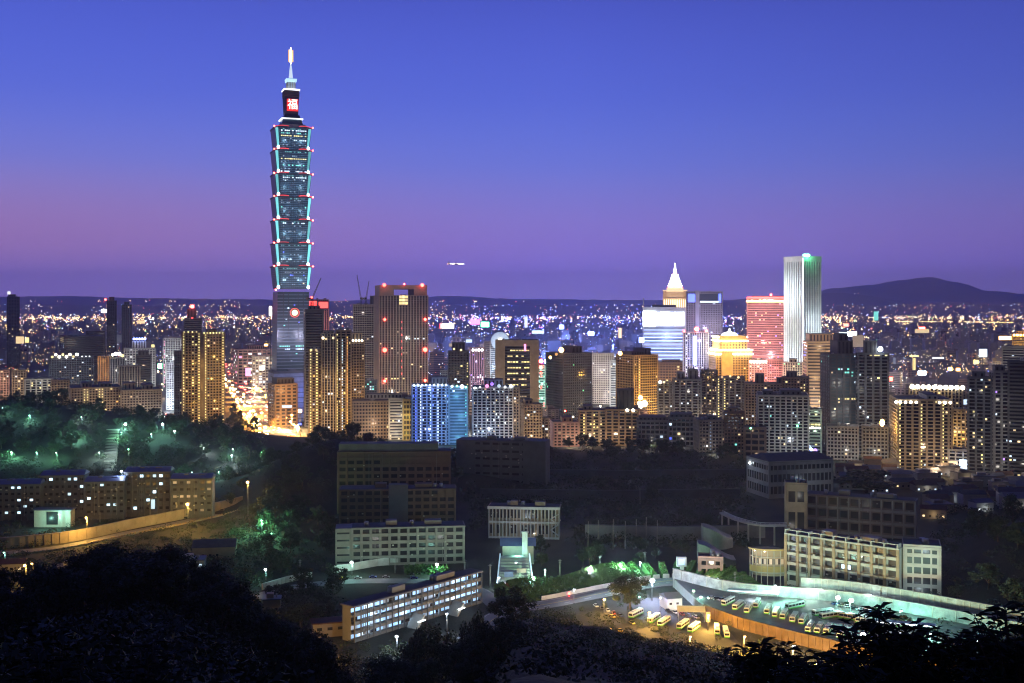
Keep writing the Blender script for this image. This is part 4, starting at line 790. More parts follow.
for px, py, Y, c, pw, m, sz, lb in (
    (126, 424, 1130, TW, 30000, 'hotwhite', 2.6, 'brightest white lamp above the pale park stairs'), (163, 424, 1130, TW, 25000, 'hotwhite', 2.4, 'white park lamp between the stairs lamp and the treeline path'),
    (175, 431, 1115, TW, 8000, 'hotwhite', 1.8, 'smaller white lamp below the park pair near the dark trees'), (129, 449, 1050, (.6, 1, .5), 6000, 'hotgreen', 1.3, 'greenish lamp at the foot of the park stairs'),
    (122, 471, 850, WB, 5000, 'hotwhite', 1.7, 'bluish-white lamp over the roof of the dormitory row'), (248, 482, 850, AMB, 34000, 'hotamber', 2.0, 'orange street lamp on the lit green verge beyond the dormitory end'),
    (188, 504, 800, AMB, 60000, 'hotamber', 2.2, 'orange street lamp halfway along the curved road under the dormitory'), (87, 517, 760, AMB, 60000, 'hotamber', 1.3, 'small orange lamp by the lit retaining wall under the dormitory'),
    (26, 565, 640, AMB, 14000, 'hotamber', 1.6, 'orange lamp of a pair among the trees at the shadowy left slope'), (33, 563, 650, AMB, 4000, 'hotamber', 1.2, 'dimmer orange lamp of the pair among the trees at the left slope'),
    (352, 562, 668, TW, 6000, 'hotwhite', 1.8, 'white lamp rising over the pale hoarding below the pale grey dormitory'), (437, 564, 668, TW, 9000, 'hotwhite', 1.8, 'white lamp beside the lit green hedge below the pale grey dormitory'),
    (266, 585, 650, TW, 4500, 'hotwhite', 1.5, 'white lamp where the pale fence meets the wooded knoll'), (652, 580, 612, (.6, .68, 1), 60000, 'hotwhite', 2.6, 'dazzling blue-white lamp by the lone round tree and white shed'),
    (850, 600, 566, TW, 15000, 'hotwhite', 2.4, 'dazzling greenish-white lamp above the parked buses at the long retaining wall'), (837, 597, 573, TW, 5000, 'hotwhite', 2.2, 'white lamp right next to the dazzling one at the long retaining wall'),
    (693, 590, 585, (.6, 1, .6), 7000, 'hotgreen', 1.2, 'green-tinted lamp behind the purple canopy'), (660, 597, 590, (.6, .5, 1), 3500, 'hotblue', 1.0, 'violet-white lamp on the gable of the white shed'),
    (574, 607, 605, WB, 3000, 'hotwhite', 1.0, 'small white lamp at the edge of the lower car park'), (639, 606, 590, (.3, 1, .7), 2500, 'hotgreen', 1.2, 'green lamp at the foot of the lone round tree'),
    (649, 625, 560, AMB, 30000, 'hotamber', 1.3, 'orange lamp amid the lower row of parked coaches'), (604, 617, 585, AMB, 20800, 'hotamber', 1.2, 'orange lamp at the near end of the lower car park'), (708, 632, 556, AMB, 40000, 'hotamber', 1.2, 'orange lamp against the brown retaining wall of the bus terrace'),
    (744, 646, 520, AMB, 60000, 'hotamber', 1.1, 'orange lamp lighting the bank just before the purple canopy corner'), (793, 646, 505, (1, .75, .4), 40000, 'hotwhite', 1.7, 'warm-white lamp at the near rim of the bus terrace'), (848, 660, 486, AMB, 70000, 'hotamber', 1.2, 'orange lamp low on the lit earth bank'),
    (885, 655, 490, AMB, 45000, 'hotamber', 1.0, 'lowest orange lamp at the far end of the lit earth bank'), (862, 634, 530, TW, 70000, 'hotwhite', 2.6, 'big white lamp at the tip of the row of stubby buses'),
    (930, 634, 520, TW, 16000, 'hotwhite', 1.5, 'white lamp behind the leafy branches near the covered bus shelter'), (975, 640, 515, TW, 20000, 'hotwhite', 1.4, 'white lamp at the far corner of the bus terrace behind leaves'),
    (324, 648, 512, AMB, 7000, 'hotamber', 1.4, 'orange lamp on the lit yard beside the blue-lit gallery block'), (312, 643, 524, AMB, 7000, 'hotamber', 1.2, 'second orange lamp at the outer side of the same lit yard'),
    (516, 563, 676, TW, 110000, 'hotwhite', 1.5, 'white lamp at the head of the broad lit stairs'), (499, 577, 640, WB, 2500, 'hotwhite', 1.0, 'small lamp at one foot of the broad lit stairs'), (532, 579, 640, WB, 2500, 'hotwhite', 1.0, 'small lamp at the other foot of the broad lit stairs'),
    (447, 613, 545, WB, 6000, 'hotwhite', 1.2, 'blue-white lamp on the stair side of the gallery block'), (397, 648, 520, WB, 9000, 'hotwhite', 1.5, 'blue-white lamp by the lower stair of the gallery block'),
    (60, 514, 805, TW, 9000, 'hotgreen', 1.3, 'greenish lamp on the walled yard before the dormitory'), (30, 433, 1120, TW, 21000, 'hotgreen', .8, 'faint green lamp deep in the hillside trees'), (75, 447, 1090, TW, 33800, 'hotgreen', .8, 'faint green lamp among shrubs short of the park stairs'),
    (12, 452, 1050, (.3, 1, .6), 33800, 'hotgreen', .8, 'faint green lamp lowest in the hillside trees'), (205, 447, 1090, WB, 33800, 'hotwhite', .8, 'small white lamp among pale shrubs beyond the park pair'), (232, 455, 1060, WB, 33800, 'hotwhite', .8, 'small white lamp among pale shrubs nearest the wooded knoll'),
    (262, 452, 1000, (.3, 1, .4), 16000, 'hotgreen', .9, 'green-tinted lamp at the rim of the wooded knoll'), (262, 520, 780, (.3, 1, .5), 57200, 'hotgreen', 1.0, 'green lamp in the trees where the curved road ends'), (272, 533, 740, (.3, 1, .5), 4500, 'hotgreen', .8, 'green lamp in the trees by the old pitched-roof house'),
    (5, 552, 690, (.4, 1, .8), 4000, 'hotgreen', .9, 'green-white lamp beside the lowest road bend'), (240, 588, 620, AMB, 4500, 'hotamber', .8, 'orange lamp under the trees above the small cream house'), (545, 588, 650, (.5, 1, .6), 30000, 'hotgreen', .8, 'green lamp at the start of the grass bank'),
    (620, 575, 665, (.5, 1, .7), 34000, 'hotgreen', .8, 'green lamp midway on the grass bank above the road'), (717, 578, 620, (.6, 1, .9), 6000, 'hotwhite', .8, 'pale lamp where the grass bank meets the retaining wall'), (775, 585, 592, TW, 26000, 'hotwhite', .8, 'pale green lamp along the wall under the curved balcony wing'),
    (900, 610, 556, TW, 26000, 'hotwhite', .8, 'pale lamp along the wall past the dazzling pair'), (700, 596, 600, TW, 34000, 'hotwhite', .8, 'pale lamp over the upper end of the bus terrace'), (533, 592, 632, TW, 14000, 'hotwhite', 1.2, 'added white kerb lamp by the foot of the grass bank nearest the stairs'), (590, 582, 655, (.75, .8, 1), 22000, 'hotwhite', 1.2, 'added white kerb lamp halfway along the bending road'),  # kerb lamps here and below are added to brighten the road
    (640, 572, 668, TW, 20000, 'hotwhite', 1.1, 'added white kerb lamp high on the bending road'), (775, 656, 486, AMB, 45000, 'hotamber', 1.1, 'orange lamp behind the first leafy shrub on the lit bank'), (815, 662, 476, AMB, 45000, 'hotamber', 1.1, 'orange lamp behind the lower leafy shrub on the lit bank'),
    (690, 645, 520, AMB, 30000, 'hotamber', 1.0, 'orange lamp on the low bank before the second coach pair'), (610, 628, 545, AMB, 22000, 'hotamber', 1.0, 'orange lamp on the bank edge beside the parked cars'), (560, 520, 790, NEUT, 1200, 'warm', .6, 'dim lamp near the small white-columned hall')):
    lamp(px, py, Y, c, pw, lb, size=sz, m=m)

for px, Y, c in ((262, 1450, (1, .45, .08)), (276, 1480, (1, .5, .12)), (250, 1600, (1, .42, .07)), (244, 1750, (1, .4, .06)), (292, 1420, (1, .6, .25))):  # extra masts added to make the near avenue blaze
    lamp(px, 0, Y, c, 420000, 'tall sodium mast added to brighten the near end of the traffic avenue', 'light mast', m='hotamber', size=3.6, h=20, group='masts added over the avenue end')
rg = random.Random(55)
for i in range(11):
    px = 8+i*23+rg.uniform(-6, 6); Y = rg.uniform(1010, 1140); lamp(px, 0, Y, rg.choice([TW, (.3, 1, .5), (.7, .95, 1)]), 12000, 'small lamp half hidden among the hillside park trees', m='hotgreen' if i % 2 else 'hotwhite', size=.8, h=7, group='small lamps in the hillside park')
rg = random.Random(91); n_ = 0  # street lamps added at random to light the block fronts
while n_ < 105:
    py = rg.uniform(345, 445); px = rg.uniform(-10, 1040); Y = H*F/(py-HY); X = XG(px, Y)
    if Y < 1180 or hgt(X, Y) > 2 or any((X-a)**2+(Y-b)**2 < (c*.8)**2 for a, b, c in FOOT): continue
    c, m = rg.choice([((1, .7, .42), 'hotamber'), ((1, .7, .4), 'hot'), ((1, .7, .4), 'hot'), ((.8, .9, 1), 'hotwhite')])
    lamp(px, 0, Y, c, 75000, 'street lamp added to brighten the packed city blocks', m=m, size=1.5, h=11, group='street lamps added between the city blocks'); FOOT.append((X, Y, 6)); n_ += 1
for px, Y, pw in ((430, 3600, 900000), (470, 3000, 900000), (610, 3900, 1500000), (580, 4500, 1500000), (530, 4200, 1200000), (650, 3500, 900000), (720, 4000, 900000), (850, 2700, 500000), (930, 1750, 300000), (390, 4500, 900000), (560, 3150, 1500000), (590, 2850, 1500000), (630, 3000, 1200000), (500, 3200, 900000), (690, 3000, 900000), (545, 2600, 900000)):  # blue masts added to tint the far blocks
    lamp(px, 0, Y, (.2, .3, 1), pw, 'tall blue mast added to tint the far quarter', 'floodlight mast', m='hotblue', size=4, h=30, group='blue masts added for far glow')
# ================================================================== label helper
SEEN = {}
def relate(px, Y, skip=()):
    c = sorted(HERO, key=lambda h: abs((h[0]+h[1])/2-px)+abs(h[3]-Y)*.02)[:2]
    a = c[0]
    if a[0]-2 < px < a[1]+2: return ('behind the ' if Y > a[3] else 'in front of the ')+a[4]
    b = next((h for h in sorted(HERO, key=lambda h: abs((h[0]+h[1])/2-px)) if (h[0]-px)*(a[0]-px) < 0), None)
    if b: return 'between the %s and the %s' % (a[4], b[4])
    return 'beside the '+a[4]
def addlabel(o, base, grp, px, Y):
    lb = base+' '+relate(px, Y); w = lb.split()
    lb = ' '.join(w[:16]); o['label'] = lb; o['group'] = grp

# ================================================================== smaller city blocks, each its own object
PROTO = []
def make_block(w, d, h, style, litp, k, fl=3.3):
    g = MB(); r = random.Random(k); nf = max(2, round(h/fl)); nb = max(2, round(w/3.8)); nd = max(2, round(d/3.8))
    g.box(-w/2, w/2, -d/2, d/2, 0, h, 'dim glass')
    for fc, n in (('F', nb), ('L', nd), ('R', nd), ('B', nb)): facade(g, w, d, 0, h, fc, n, nf, style, 'city wall', .35)
    g.box(-w/2-.4, w/2+.4, -d/2-.4, d/2+.4, h, h+.9, 'city wall'); g.box(-w/2+.3, w/2-.3, -d/2+.3, d/2-.3, h+.9, h+1, 'roofing')
    if h > 14:
        a = r.uniform(-.2, .15)*w; g.box(a-3, a+3.5, -2.5, 3, h+1, h+4+r.random()*3, 'city wall')
    g.tube([(w*.3, d*.2, h+1), (w*.3, d*.2, h+3.2)], [1.1, 1.1], 'steel', 7)
    cc = ['lit warm', 'lit yellow', 'lit cool', 'lit white', 'lit dimwarm', 'lit dimcool', 'lit amber', 'lit dimwarm']
    for fc, n, W_ in (('F', nb, w), ('L', nd, d), ('R', nd, d)):
        bw, fh = W_/n, h/nf
        for i in range(n):
            for j in range(nf):
                if r.random() < litp:
                    (x, y, z), rz = cellpos(fc, w, d, (i+.5)*bw, (j+.68)*fh, .06); m = r.choice(cc)
                    a, b = (bw*.3, .05) if not rz else (.05, bw*.3); g.box(x-a, x+a, y-b, y+b, z-fh*.24, z+fh*.24, m)
    me = g.mesh('city_block'); PROTO.append((me, w, d, h))
k = 0
for h in (10, 14, 18, 24, 32, 42):
    for st, w, lp in (('grid', 16, .05), ('bal', 24, .07), ('band', 30, .04)):
        k += 1; make_block(w*(1 if h < 30 else .8), 14+k % 3*3, h, st, lp, k)
CC = dict(sandy=(.36, .28, .2), grey=(.22, .22, .23), pale=(.42, .4, .37), dark=(.09, .09, .1), brown=(.17, .12, .1), pinkish=(.36, .25, .23))
def cap_at(px, Y, hw):
    z = 60.0
    for x0, x1, yb, Yh, _ in HERO:
        if Yh > Y and x0-hw < px < x1+hw: z = min(z, ZT(yb-1, Y))
    return z
rg = random.Random(12); made = 0; tries = 0
SPOTS = []
while made < 285 and tries < 30000:
    tries += 1
    py = rg.uniform(328, 440) if rg.random() < .75 else rg.uniform(324, 350)
    Y = H*F/(py-HY); px = rg.uniform(-50, 1075); X = XG(px, Y)
    if Y < 1230 or hgt(X, Y) > 2: continue
    if near_line(X, Y, AVE, 44) or near_line(X, Y, SIDE, 27): continue
    me, w, d, h = rg.choice(PROTO)
    if Y > 2600: h0 = h
    hw = w/2/Y*F+1; cap = cap_at(px, Y, hw)
    if Y < 2300: cap = min(cap, 34)
    sc = rg.uniform(.85, 1.3) if Y < 2600 else rg.uniform(1.1, 1.7)
    hz = min(1.25, cap/h)
    if hz < .75: continue
    rr = math.hypot(w, d)/2*sc
    if any((X-a)**2+(Y-b)**2 < (rr+c)**2*.8 for a, b, c in FOOT): continue
    if 258 < px < 300 and Y < 1480 and h*hz > 12: continue
    cn = rg.choice(list(CC)); o = ob('city_block', me, None, (X, Y, 0), -math.atan2(X, Y)+rg.choice([0, .35, -.3, .6, .15]))
    o.scale = (sc, sc, hz); c = CC[cn]; o.color = (*[v*rg.uniform(.85, 1.15) for v in c], 1); FOOT.append((X, Y, rr))
    hh = h*hz; sz = 'low' if hh < 15 else 'mid-height' if hh < 26 else 'tall'; wd = 'narrow' if w*sc < 20 else 'wide' if w*sc > 32 else ''
    o['category'] = 'building'; addlabel(o, ' '.join(f'{sz} {wd} {cn} block'.split()), 'city blocks packed behind the towers', px, Y); made += 1
print('blocks', made, tries)
# the farther city: one mass
g = MB(); rg = random.Random(5)
mat('far wall', (.34, .33, .35), .9, var=.3, scale=.01)
for _ in range(5200):
    py = 303+16.5+rg.random()**1.3*45; Y = H*F/(py-HY); px = rg.uniform(-180, 1200); X = XG(px, Y)
    if near_line(X, Y, AVE, 55) or near_line(X, Y, SIDE, 40): continue
    if Y < 4600 and any((X-a)**2+(Y-b)**2 < (25+c)**2 for a, b, c in FOOT): continue
    w = rg.uniform(14, 40); d = rg.uniform(12, 25); h = min(rg.choice([9, 12, 15, 18, 24, 34, 50]), cap_at(px, Y, 2))
    if h < 6: continue
    g.box(X-w/2, X+w/2, Y-d/2, Y+d/2, 0, h, 'far wall'); g.box(X-3, X+3, Y-3, Y+3, h, h+3, 'far wall')
    if rg.random() < .5 and Y > 3000:
        for _q in range(rg.randint(1, 4)):
            xx = X+rg.uniform(-.4, .4)*w; zz = rg.uniform(.3, .95)*h; m = rg.choice(['lit warm', 'lit yellow', 'lit cool', 'lit dimwarm', 'lit white'])
            g.box(xx-1.6, xx+1.6, Y-d/2-.2, Y-d/2-.02, zz-1, zz+1, m)
tag(g.build('far_city'), 'mass of small far-off buildings filling the basin to the hills', 'city', kind='stuff')
g = MB(); rg = random.Random(8)
for nm, c, e in (('cl warm', (1, .5, .14), 24), ('cl yellow', (1, .66, .22), 24), ('cl white', (1, .88, .7), 22), ('cl blue', (.12, .18, 1), 48), ('cl red', (1, .08, .04), 16), ('cl cool', (.4, .6, 1), 24), ('cl pink', (1, .15, .5), 13), ('cl green', (.1, 1, .4), 10)):
    mat(nm, (.3, .3, .3), .5, emit=c, es=e)
for _ in range(15000):
    u = rg.random()
    py = 303+15.2+(rg.random()**1.7)*62 if u < .86 else 303+rg.random()*4+15.3
    Y = min(H*F/(py-HY), 12500); px = rg.uniform(-160, 1180); X = XG(px, Y)
    if Y < 1500: continue
    z = rg.uniform(6, 16) if rg.random() < .7 else rg.uniform(15, 45)
    blue = 400 < px < 740
    if blue: m = rg.choices(['cl warm', 'cl white', 'cl blue', 'cl cool', 'cl red', 'cl pink', 'cl yellow'], [3, 2, 7, 4, 1, 1.3, 1])[0]
    else: m = rg.choices(['cl warm', 'cl yellow', 'cl white', 'cl red', 'cl cool', 'cl blue', 'cl green'], [7, 6, 4, 1.6, 2, 1, .4])[0]
    r = (rg.choice([.2, .25, .3, .36, .45]) if rg.random() < .95 else .7)*Y/F
    if py > 345: r = min(r, .55)
    if any((X-a)**2+(Y-b)**2 < c*c for a, b, c in FOOT): z = max(z, 20)
    g.octa((X, Y, z), r, m, r*.7)
# a long lit viaduct line and airfield glow on the far right, and lamps climbing the hills
for px in range(840, 1190, 2):
    Y = 8800-(px-840)*4; g.octa((XG(px, Y), Y, 22), 2.6, 'cl yellow')
for _ in range(300):
    px = rg.choice([rg.gauss(180, 90), rg.gauss(480, 40), rg.gauss(900, 60), rg.uniform(-100, 1150)]); Y = rg.uniform(9000, 11000); g.octa((XG(px, Y), Y, rg.uniform(20, 40)), rg.uniform(1.5, 3.4), rg.choice(['cl warm', 'cl yellow', 'cl white', 'cl red']))
tag(g.build('city_lights'), 'countless small street and window lights sprinkled over the far basin', 'lights', kind='stuff')
g = MB()
for cx_, cy_, n, sp_ in ((35, 294, 3, 6), (60, 294, 2, 3), (100, 294, 4, 8), (130, 295, 2, 4), (145, 294, 3, 5), (172, 290, 3, 3), (228, 294, 6, 16), (340, 293, 5, 10), (440, 293, 8, 12), (475, 292, 4, 4), (520, 299, 3, 6), (855, 294, 5, 6), (862, 296, 4, 3), (885, 302, 4, 4), (966, 302, 3, 3), (1000, 301, 2, 2)):
    for _ in range(n):
        x = cx_+rg.gauss(0, sp_*.5); y = (cy_ if cx_ > 840 else 301.2)+rg.gauss(0, .8 if cx_ > 840 else .5); Y = 21200; zz = ZT(y, Y)
        if y < HY+14: g.octa((XG(x, Y), Y, zz), rg.uniform(5, 9), rg.choice(['cl yellow', 'cl white', 'cl warm', 'cl red']))
for _ in range(1500):
    px = rg.uniform(-150, 1180); f = rg.random(); Y = 15800-1800+1700*f; zz = (H*.0+128)*(.35*(f*3) if f < .33 else .35+.45*(f-.33)*3 if f < .66 else .8+.2*(f-.66)*3)
    if (noise.noise(Vector((px*.02, 3, 0)))+.35) < rg.random()*.8: continue
    g.octa((XG(px, Y), Y, zz+rg.uniform(6, 26)), rg.uniform(2, 5), rg.choice(['cl yellow', 'cl white', 'cl warm', 'cl warm', 'cl red', 'cl cool']+(['cl blue']*3 if 400 < px < 740 else [])))
tag(g.build('hillside_lights'), 'scattered lamps of houses high on the far hills', 'lights', kind='stuff')

# bright signs and lamps standing out of the mid city
for px, py, sw, sh, Y, m, lb in (
    (561.6, 327, 4, 4, 3200, 'hotblue', 'dazzling blue-white floodlight above the far blocks past the beige framed tower'), (591, 333.5, 6, 3.5, 2900, 'hotblue', 'wide blue-white glowing sign between the blue floodlight and the white gridded block'),
    (641.5, 340, 5, 5, 1860, 'hotblue', 'dazzling blue-white lamp box at the near edge of the white-screened tower'), (485, 324.5, 8, 5, 3300, 'hotgreen', 'cyan-green glowing sign behind the round-topped tower'), (475, 322, 10, 5, 3500, 'pink', 'broad pink-violet sign next to the cyan-green one'),
    (447, 326, 14, 5, 3400, 'white', 'long white lit hall front with a red end'), (441, 326, 2, 5, 3390, 'hotred', 'red end panel of the long white lit hall'), (538, 332, 12, 3, 3200, 'cool', 'flat cyan-white lit roof sign past the beige framed tower'),
    (620, 333, 3, 10, 2700, 'warm', 'upright cream lit strip on a far slim block'), (526, 322, 3, 11, 3300, 'white', 'upright white lit strip on a far twin block'), (469, 341, 6, 3, 2500, 'cool', 'small white lit panel above the violet-lit low office'), (455, 345, 12, 3, 2000, 'dimwarm', 'dim cream lit window band behind the dark brown high-rise'),
    (852, 334, 9, 4, 2500, 'hotwhite', 'dazzling white billboard behind the teal-speckled twin'), (843, 333.5, 8, 2.5, 2520, 'cool', 'pale bluish board adjoining the dazzling white billboard'), (858, 341, 11, 12, 2400, 'dimwarm', 'grid of dim lit floors under the dazzling billboard'),
    (922, 331, 14, 4, 3300, 'warm', 'gold lit temple-like roofline in the far basin'), (922, 328, 6, 2, 3320, 'hotred', 'red lit ridge over the gold far roofline'), (1005, 338, 12, 3.5, 2700, 'hotamber', 'orange glowing sign bar in the far basin toward the picture edge'),
    (922, 373, 8, 4, 1600, 'hotwhite', 'blazing blue-white sign behind the gold-crowned apartments'), (914, 356, 9, 1.5, 1800, 'yellow', 'thin yellow light bar on a mast above the blazing sign'), (938, 358, 11, 1.5, 1850, 'white', 'thin white light bar beside the yellow one'), (914, 364, 2.6, 12, 1810, 'yellow', 'yellow light ladder below the thin yellow bar'),
    (964, 402, 10, 5, 1300, 'cool', 'pale green-white lit awning right of the gold-crowned apartments'), (983, 353, 8, 8, 2100, 'cool', 'turquoise lit panel of a pale house in the far basin'), (846, 325, 5, 3, 3300, 'hotred', 'pink-red glowing dot above the sand banded office'), (876, 316, 4.5, 9, 4200, 'teal', 'pale green lit slab rising over the far lights'),
    (950, 369, 4, 3, 1700, 'hotamber', 'pair-forming orange lamp nearer the gold-crowned apartments'), (958, 369.5, 4, 3, 1700, 'hotamber', 'pair-forming orange lamp farther from the gold-crowned apartments'), (891, 379, 3, 4, 1500, 'hotred', 'red-pink sign above the lit-crowned twin shoulder'), (976, 362, 5, 4, 1600, 'yellow', 'cream lit gap near the paired-window tower top'),
    (20, 340, 8, 7, 2300, 'warm', 'cream lit roof rooms on a far hall near the lone dark slab'), (27, 340, 4, 5, 2300, 'yellow', 'yellow lit room adjoining the cream roof rooms'), (9, 293, 3, 3, 5200, 'white', 'single pale lamp high at the skyline edge'), (405, 338, 1, 1, 1640, 'warm', 'tiny warm lamp on the massive ribbed tower'),
    (104, 311, 5, 3, 4200, 'hot', 'bright cream and red lamp cluster beside the slender towers'), (141, 322, 8, 3, 3000, 'warm', 'cream lit roofline past the slender towers'), (270.5, 311, 2.6, 9, 2000, 'hot', 'upright white-yellow lit strip behind the tallest skyscraper'), (266, 345, 3, 2, 1900, 'hotamber', 'orange lamp just before the beige mall edge'),
    (160, 366, 4, 5, 2350, 'hotgreen', 'green glowing sign at the head of the small bright road'), (153, 347, 3, 5, 2200, 'yellow', 'yellow upright sign on the blue-lamped hotel corner'), (287, 371, 1, 1, 1500, 'warm', 'tiny warm lamp on the podium roof'), (248, 372, 5, 8, 2040, 'pink', 'tall pink lit shop panel at the stepped pink building'),
    (262, 368, 5, 4, 2030, 'hot', 'glowing cream shop window of the stepped pink building'), (287, 406.5, 10, 2.5, 1440, 'cool', 'bluish-white entrance lights under the orange cube office'), (300, 411, 3.5, 3, 1420, 'hotamber', 'bright orange lamp at the corner past the orange cube office'), (300, 424, 3, 2, 1340, 'blue', 'blue glowing roof letters-like lamps by the avenue mouth'),
    (640, 405, 4, 7, 1470, 'hot', 'blazing entrance light at the base of the golden floodlit tower'), (1021, 353, 8, 7, 1900, 'warm', 'cream lit hall front behind the edge tower')):
    if sw <= 1: continue
    s = Y/F; g = MB(); g.box(-sw/2*s, sw/2*s, -.6, 0, -sh/2*s, sh/2*s, L_(m)); t = g.build('lit_sign', None, P(px, py, Y)); tag(t, lb, 'sign')
    g = MB(); g.box(-sw/2*s-.3, sw/2*s+.3, .01, .8, -sh/2*s-.3, sh/2*s+.3, 'dark wall'); zb = ZT(py, Y)
    g.box(-.5, .5, .1, .7, -zb, -sh/2*s, 'dark steel'); g.build('backing', t)

# ================================================================== cars
def make_car(name, near):
    t = thing(name, 'x', 'car'); g = MB()
    g.frus(-.88, .88, -2.2, 2.2, .35, -.9, .9, -2.15, 2.15, .85, 'car paint'); g.frus(-.8, .8, -1.0, 1.5, .85, -.66, .66, -.5, 1.1, 1.42, 'dark glass'); g.box(-.64, .64, -.48, 1.08, 1.42, 1.46, 'car paint')
    b = g.build('body', t)
    for x in (-.62, .62):
        if near:
            for y in (-1.35, 1.4): g = MB(); g.tube([(x*1.3-.1, y, .33), (x*1.3+.12, y, .33)], [.33, .33], 'rubber', 12); g.build('wheel', t)
    return t
def put_car(src, X, Y, z, a, label, grp, col, head=None, nl=0):
    t = copy_tree(src); t.location = (X, Y, z); t.rotation_euler = (0, 0, a); t['label'] = label; t['group'] = grp
    for c in t.children:
        if c.name.startswith('body'): c.color = (*col, 1)
    if head:
        for x in (-.6, .6): part('headlight' if head != 'red' else 'taillight', t, (x, -2.25, .65), (.55, .15, .4) if not nl else (nl, .3, nl*.8), 'lit '+('hothead' if head != 'red' else 'hotred'), 'ball')
    return t
mat('lit hothead', (.5, .5, .5), .3, emit=(1, .6, .2), es=70)
cf = make_car('traffic_car', False); cn = make_car('parked_car', True)
rg = random.Random(21); ng = 0
for i in range(140):
    k = rg.random()**.9*(len(AVE)-1.01); a = Vector(AVE[int(k)]); b = Vector(AVE[int(k)+1]); p = a.lerp(b, k-int(k)); d = (b-a).normalized(); nn = Vector((-d.y, d.x, 0))
    left = rg.random() < .62; off = rg.choice([4, 8, 12, 16, 20]); p = p+nn*(off if left else -off)
    put_car(cf, p.x, p.y, .22, math.atan2(d.y, d.x)-math.pi/2+(0 if left else 0), 'car with blazing headlights driving down the wide avenue' if left else 'car with red tail lights on the wide avenue', 'oncoming cars on the avenue' if left else 'outgoing cars on the avenue',
            rg.choice([(.6, .6, .6), (.1, .1, .1), (.5, .3, .05)]), 'white' if left else 'red', 2.3 if p.y < 1900 else 2.6)
for i in range(12):
    k = rg.random()*(len(SIDE)-1.01); a = Vector(SIDE[int(k)]); b = Vector(SIDE[int(k)+1]); p = a.lerp(b, k-int(k)); d = (b-a).normalized(); nn = Vector((-d.y, d.x, 0)); lf = i % 2
    p += nn*(4 if lf else -4); put_car(cf, p.x, p.y, .22, math.atan2(d.y, d.x)-math.pi/2, 'car with headlights on the small bright road' if lf else 'car with tail lights on the small bright road', 'oncoming cars on the small road' if lf else 'outgoing cars on the small road', (.5, .5, .5), 'white' if lf else 'red', 1.3)
for px, py, a, c, lb in ((343, 580, 1.5, (.8, .55, .02), 'yellow taxi parked by the pale hoarding'), (358, 579, 1.5, (.6, .6, .62), 'silver car parked behind the yellow taxi'), (373, 578, 1.6, (.1, .15, .5), 'dark blue van-like car parked under the pale grey dormitory'), (386, 578, 1.5, (.3, .3, .35), 'small grey car next to the dark blue one'),
                         (414, 579, 1.6, (.05, .08, .5), 'bright blue car alone beside the lit hedge'), (620, 632, .3, (.5, .35, .05), 'orange-lit car at the near end of the lower car park'), (632, 624, .3, (.6, .5, .2), 'pale car behind the orange-lit one in the lower car park'),
                         (612, 618, .5, (.6, .45, .1), 'tan car tucked by the lower car park hedge'), (228, 508, 1.2, (.55, .55, .5), 'pale car where the curved road meets the green verge'), (112, 531, 1.25, (.5, .05, .04), 'red car on the curved road under the lit wall'), (97, 532, 1.25, (.6, .5, .1), 'yellowish car just ahead of the red one'),
                         (186, 519, 1.2, (.03, .03, .04), 'black car under the orange lamp on the curved road'), (222, 511, 1.2, (.4, .3, .1), 'brown car behind the pale one on the curved road')):
    X, Y, z = G5(px, py); put_car(cn, X, Y, .16, a, lb, 'parked cars', c, None)
rg = random.Random(44); cnm = dict(white=(.7, .7, .7), black=(.02, .02, .02), silver=(.4, .4, .42), red=(.4, .03, .03), blue=(.04, .08, .3), beige=(.5, .42, .3))
for i, (px, py, zz) in enumerate([(712+5*k, 599+.9*k, 5) for k in range(4)]+[(836+6*k, 605+1.3*k, 5) for k in range(9)]+[(668+7*k, 612+1.6*k, 0) for k in range(5)]+[(596+6*k, 607+2.4*k, 0) for k in range(5)]):
    c_ = list(cnm)[i % 6]; X, Y, z = G5(px, py, zz); put_car(cn, X, Y, zz+.16, rg.uniform(-.2, .2)+(1.9 if zz else .2), '%s car parked %s' % (c_, ('at the ramp end of the terrace', 'in the row along the long retaining wall', 'behind the coaches of the lower yard', 'at the road side of the lower car park')[0 if i < 4 else 1 if i < 13 else 2 if i < 18 else 3]), 'parked cars in rows', cnm[c_], None)
for t in (cf, cn):
    for ch in list(t.children): D.objects.remove(ch)
    D.objects.remove(t)
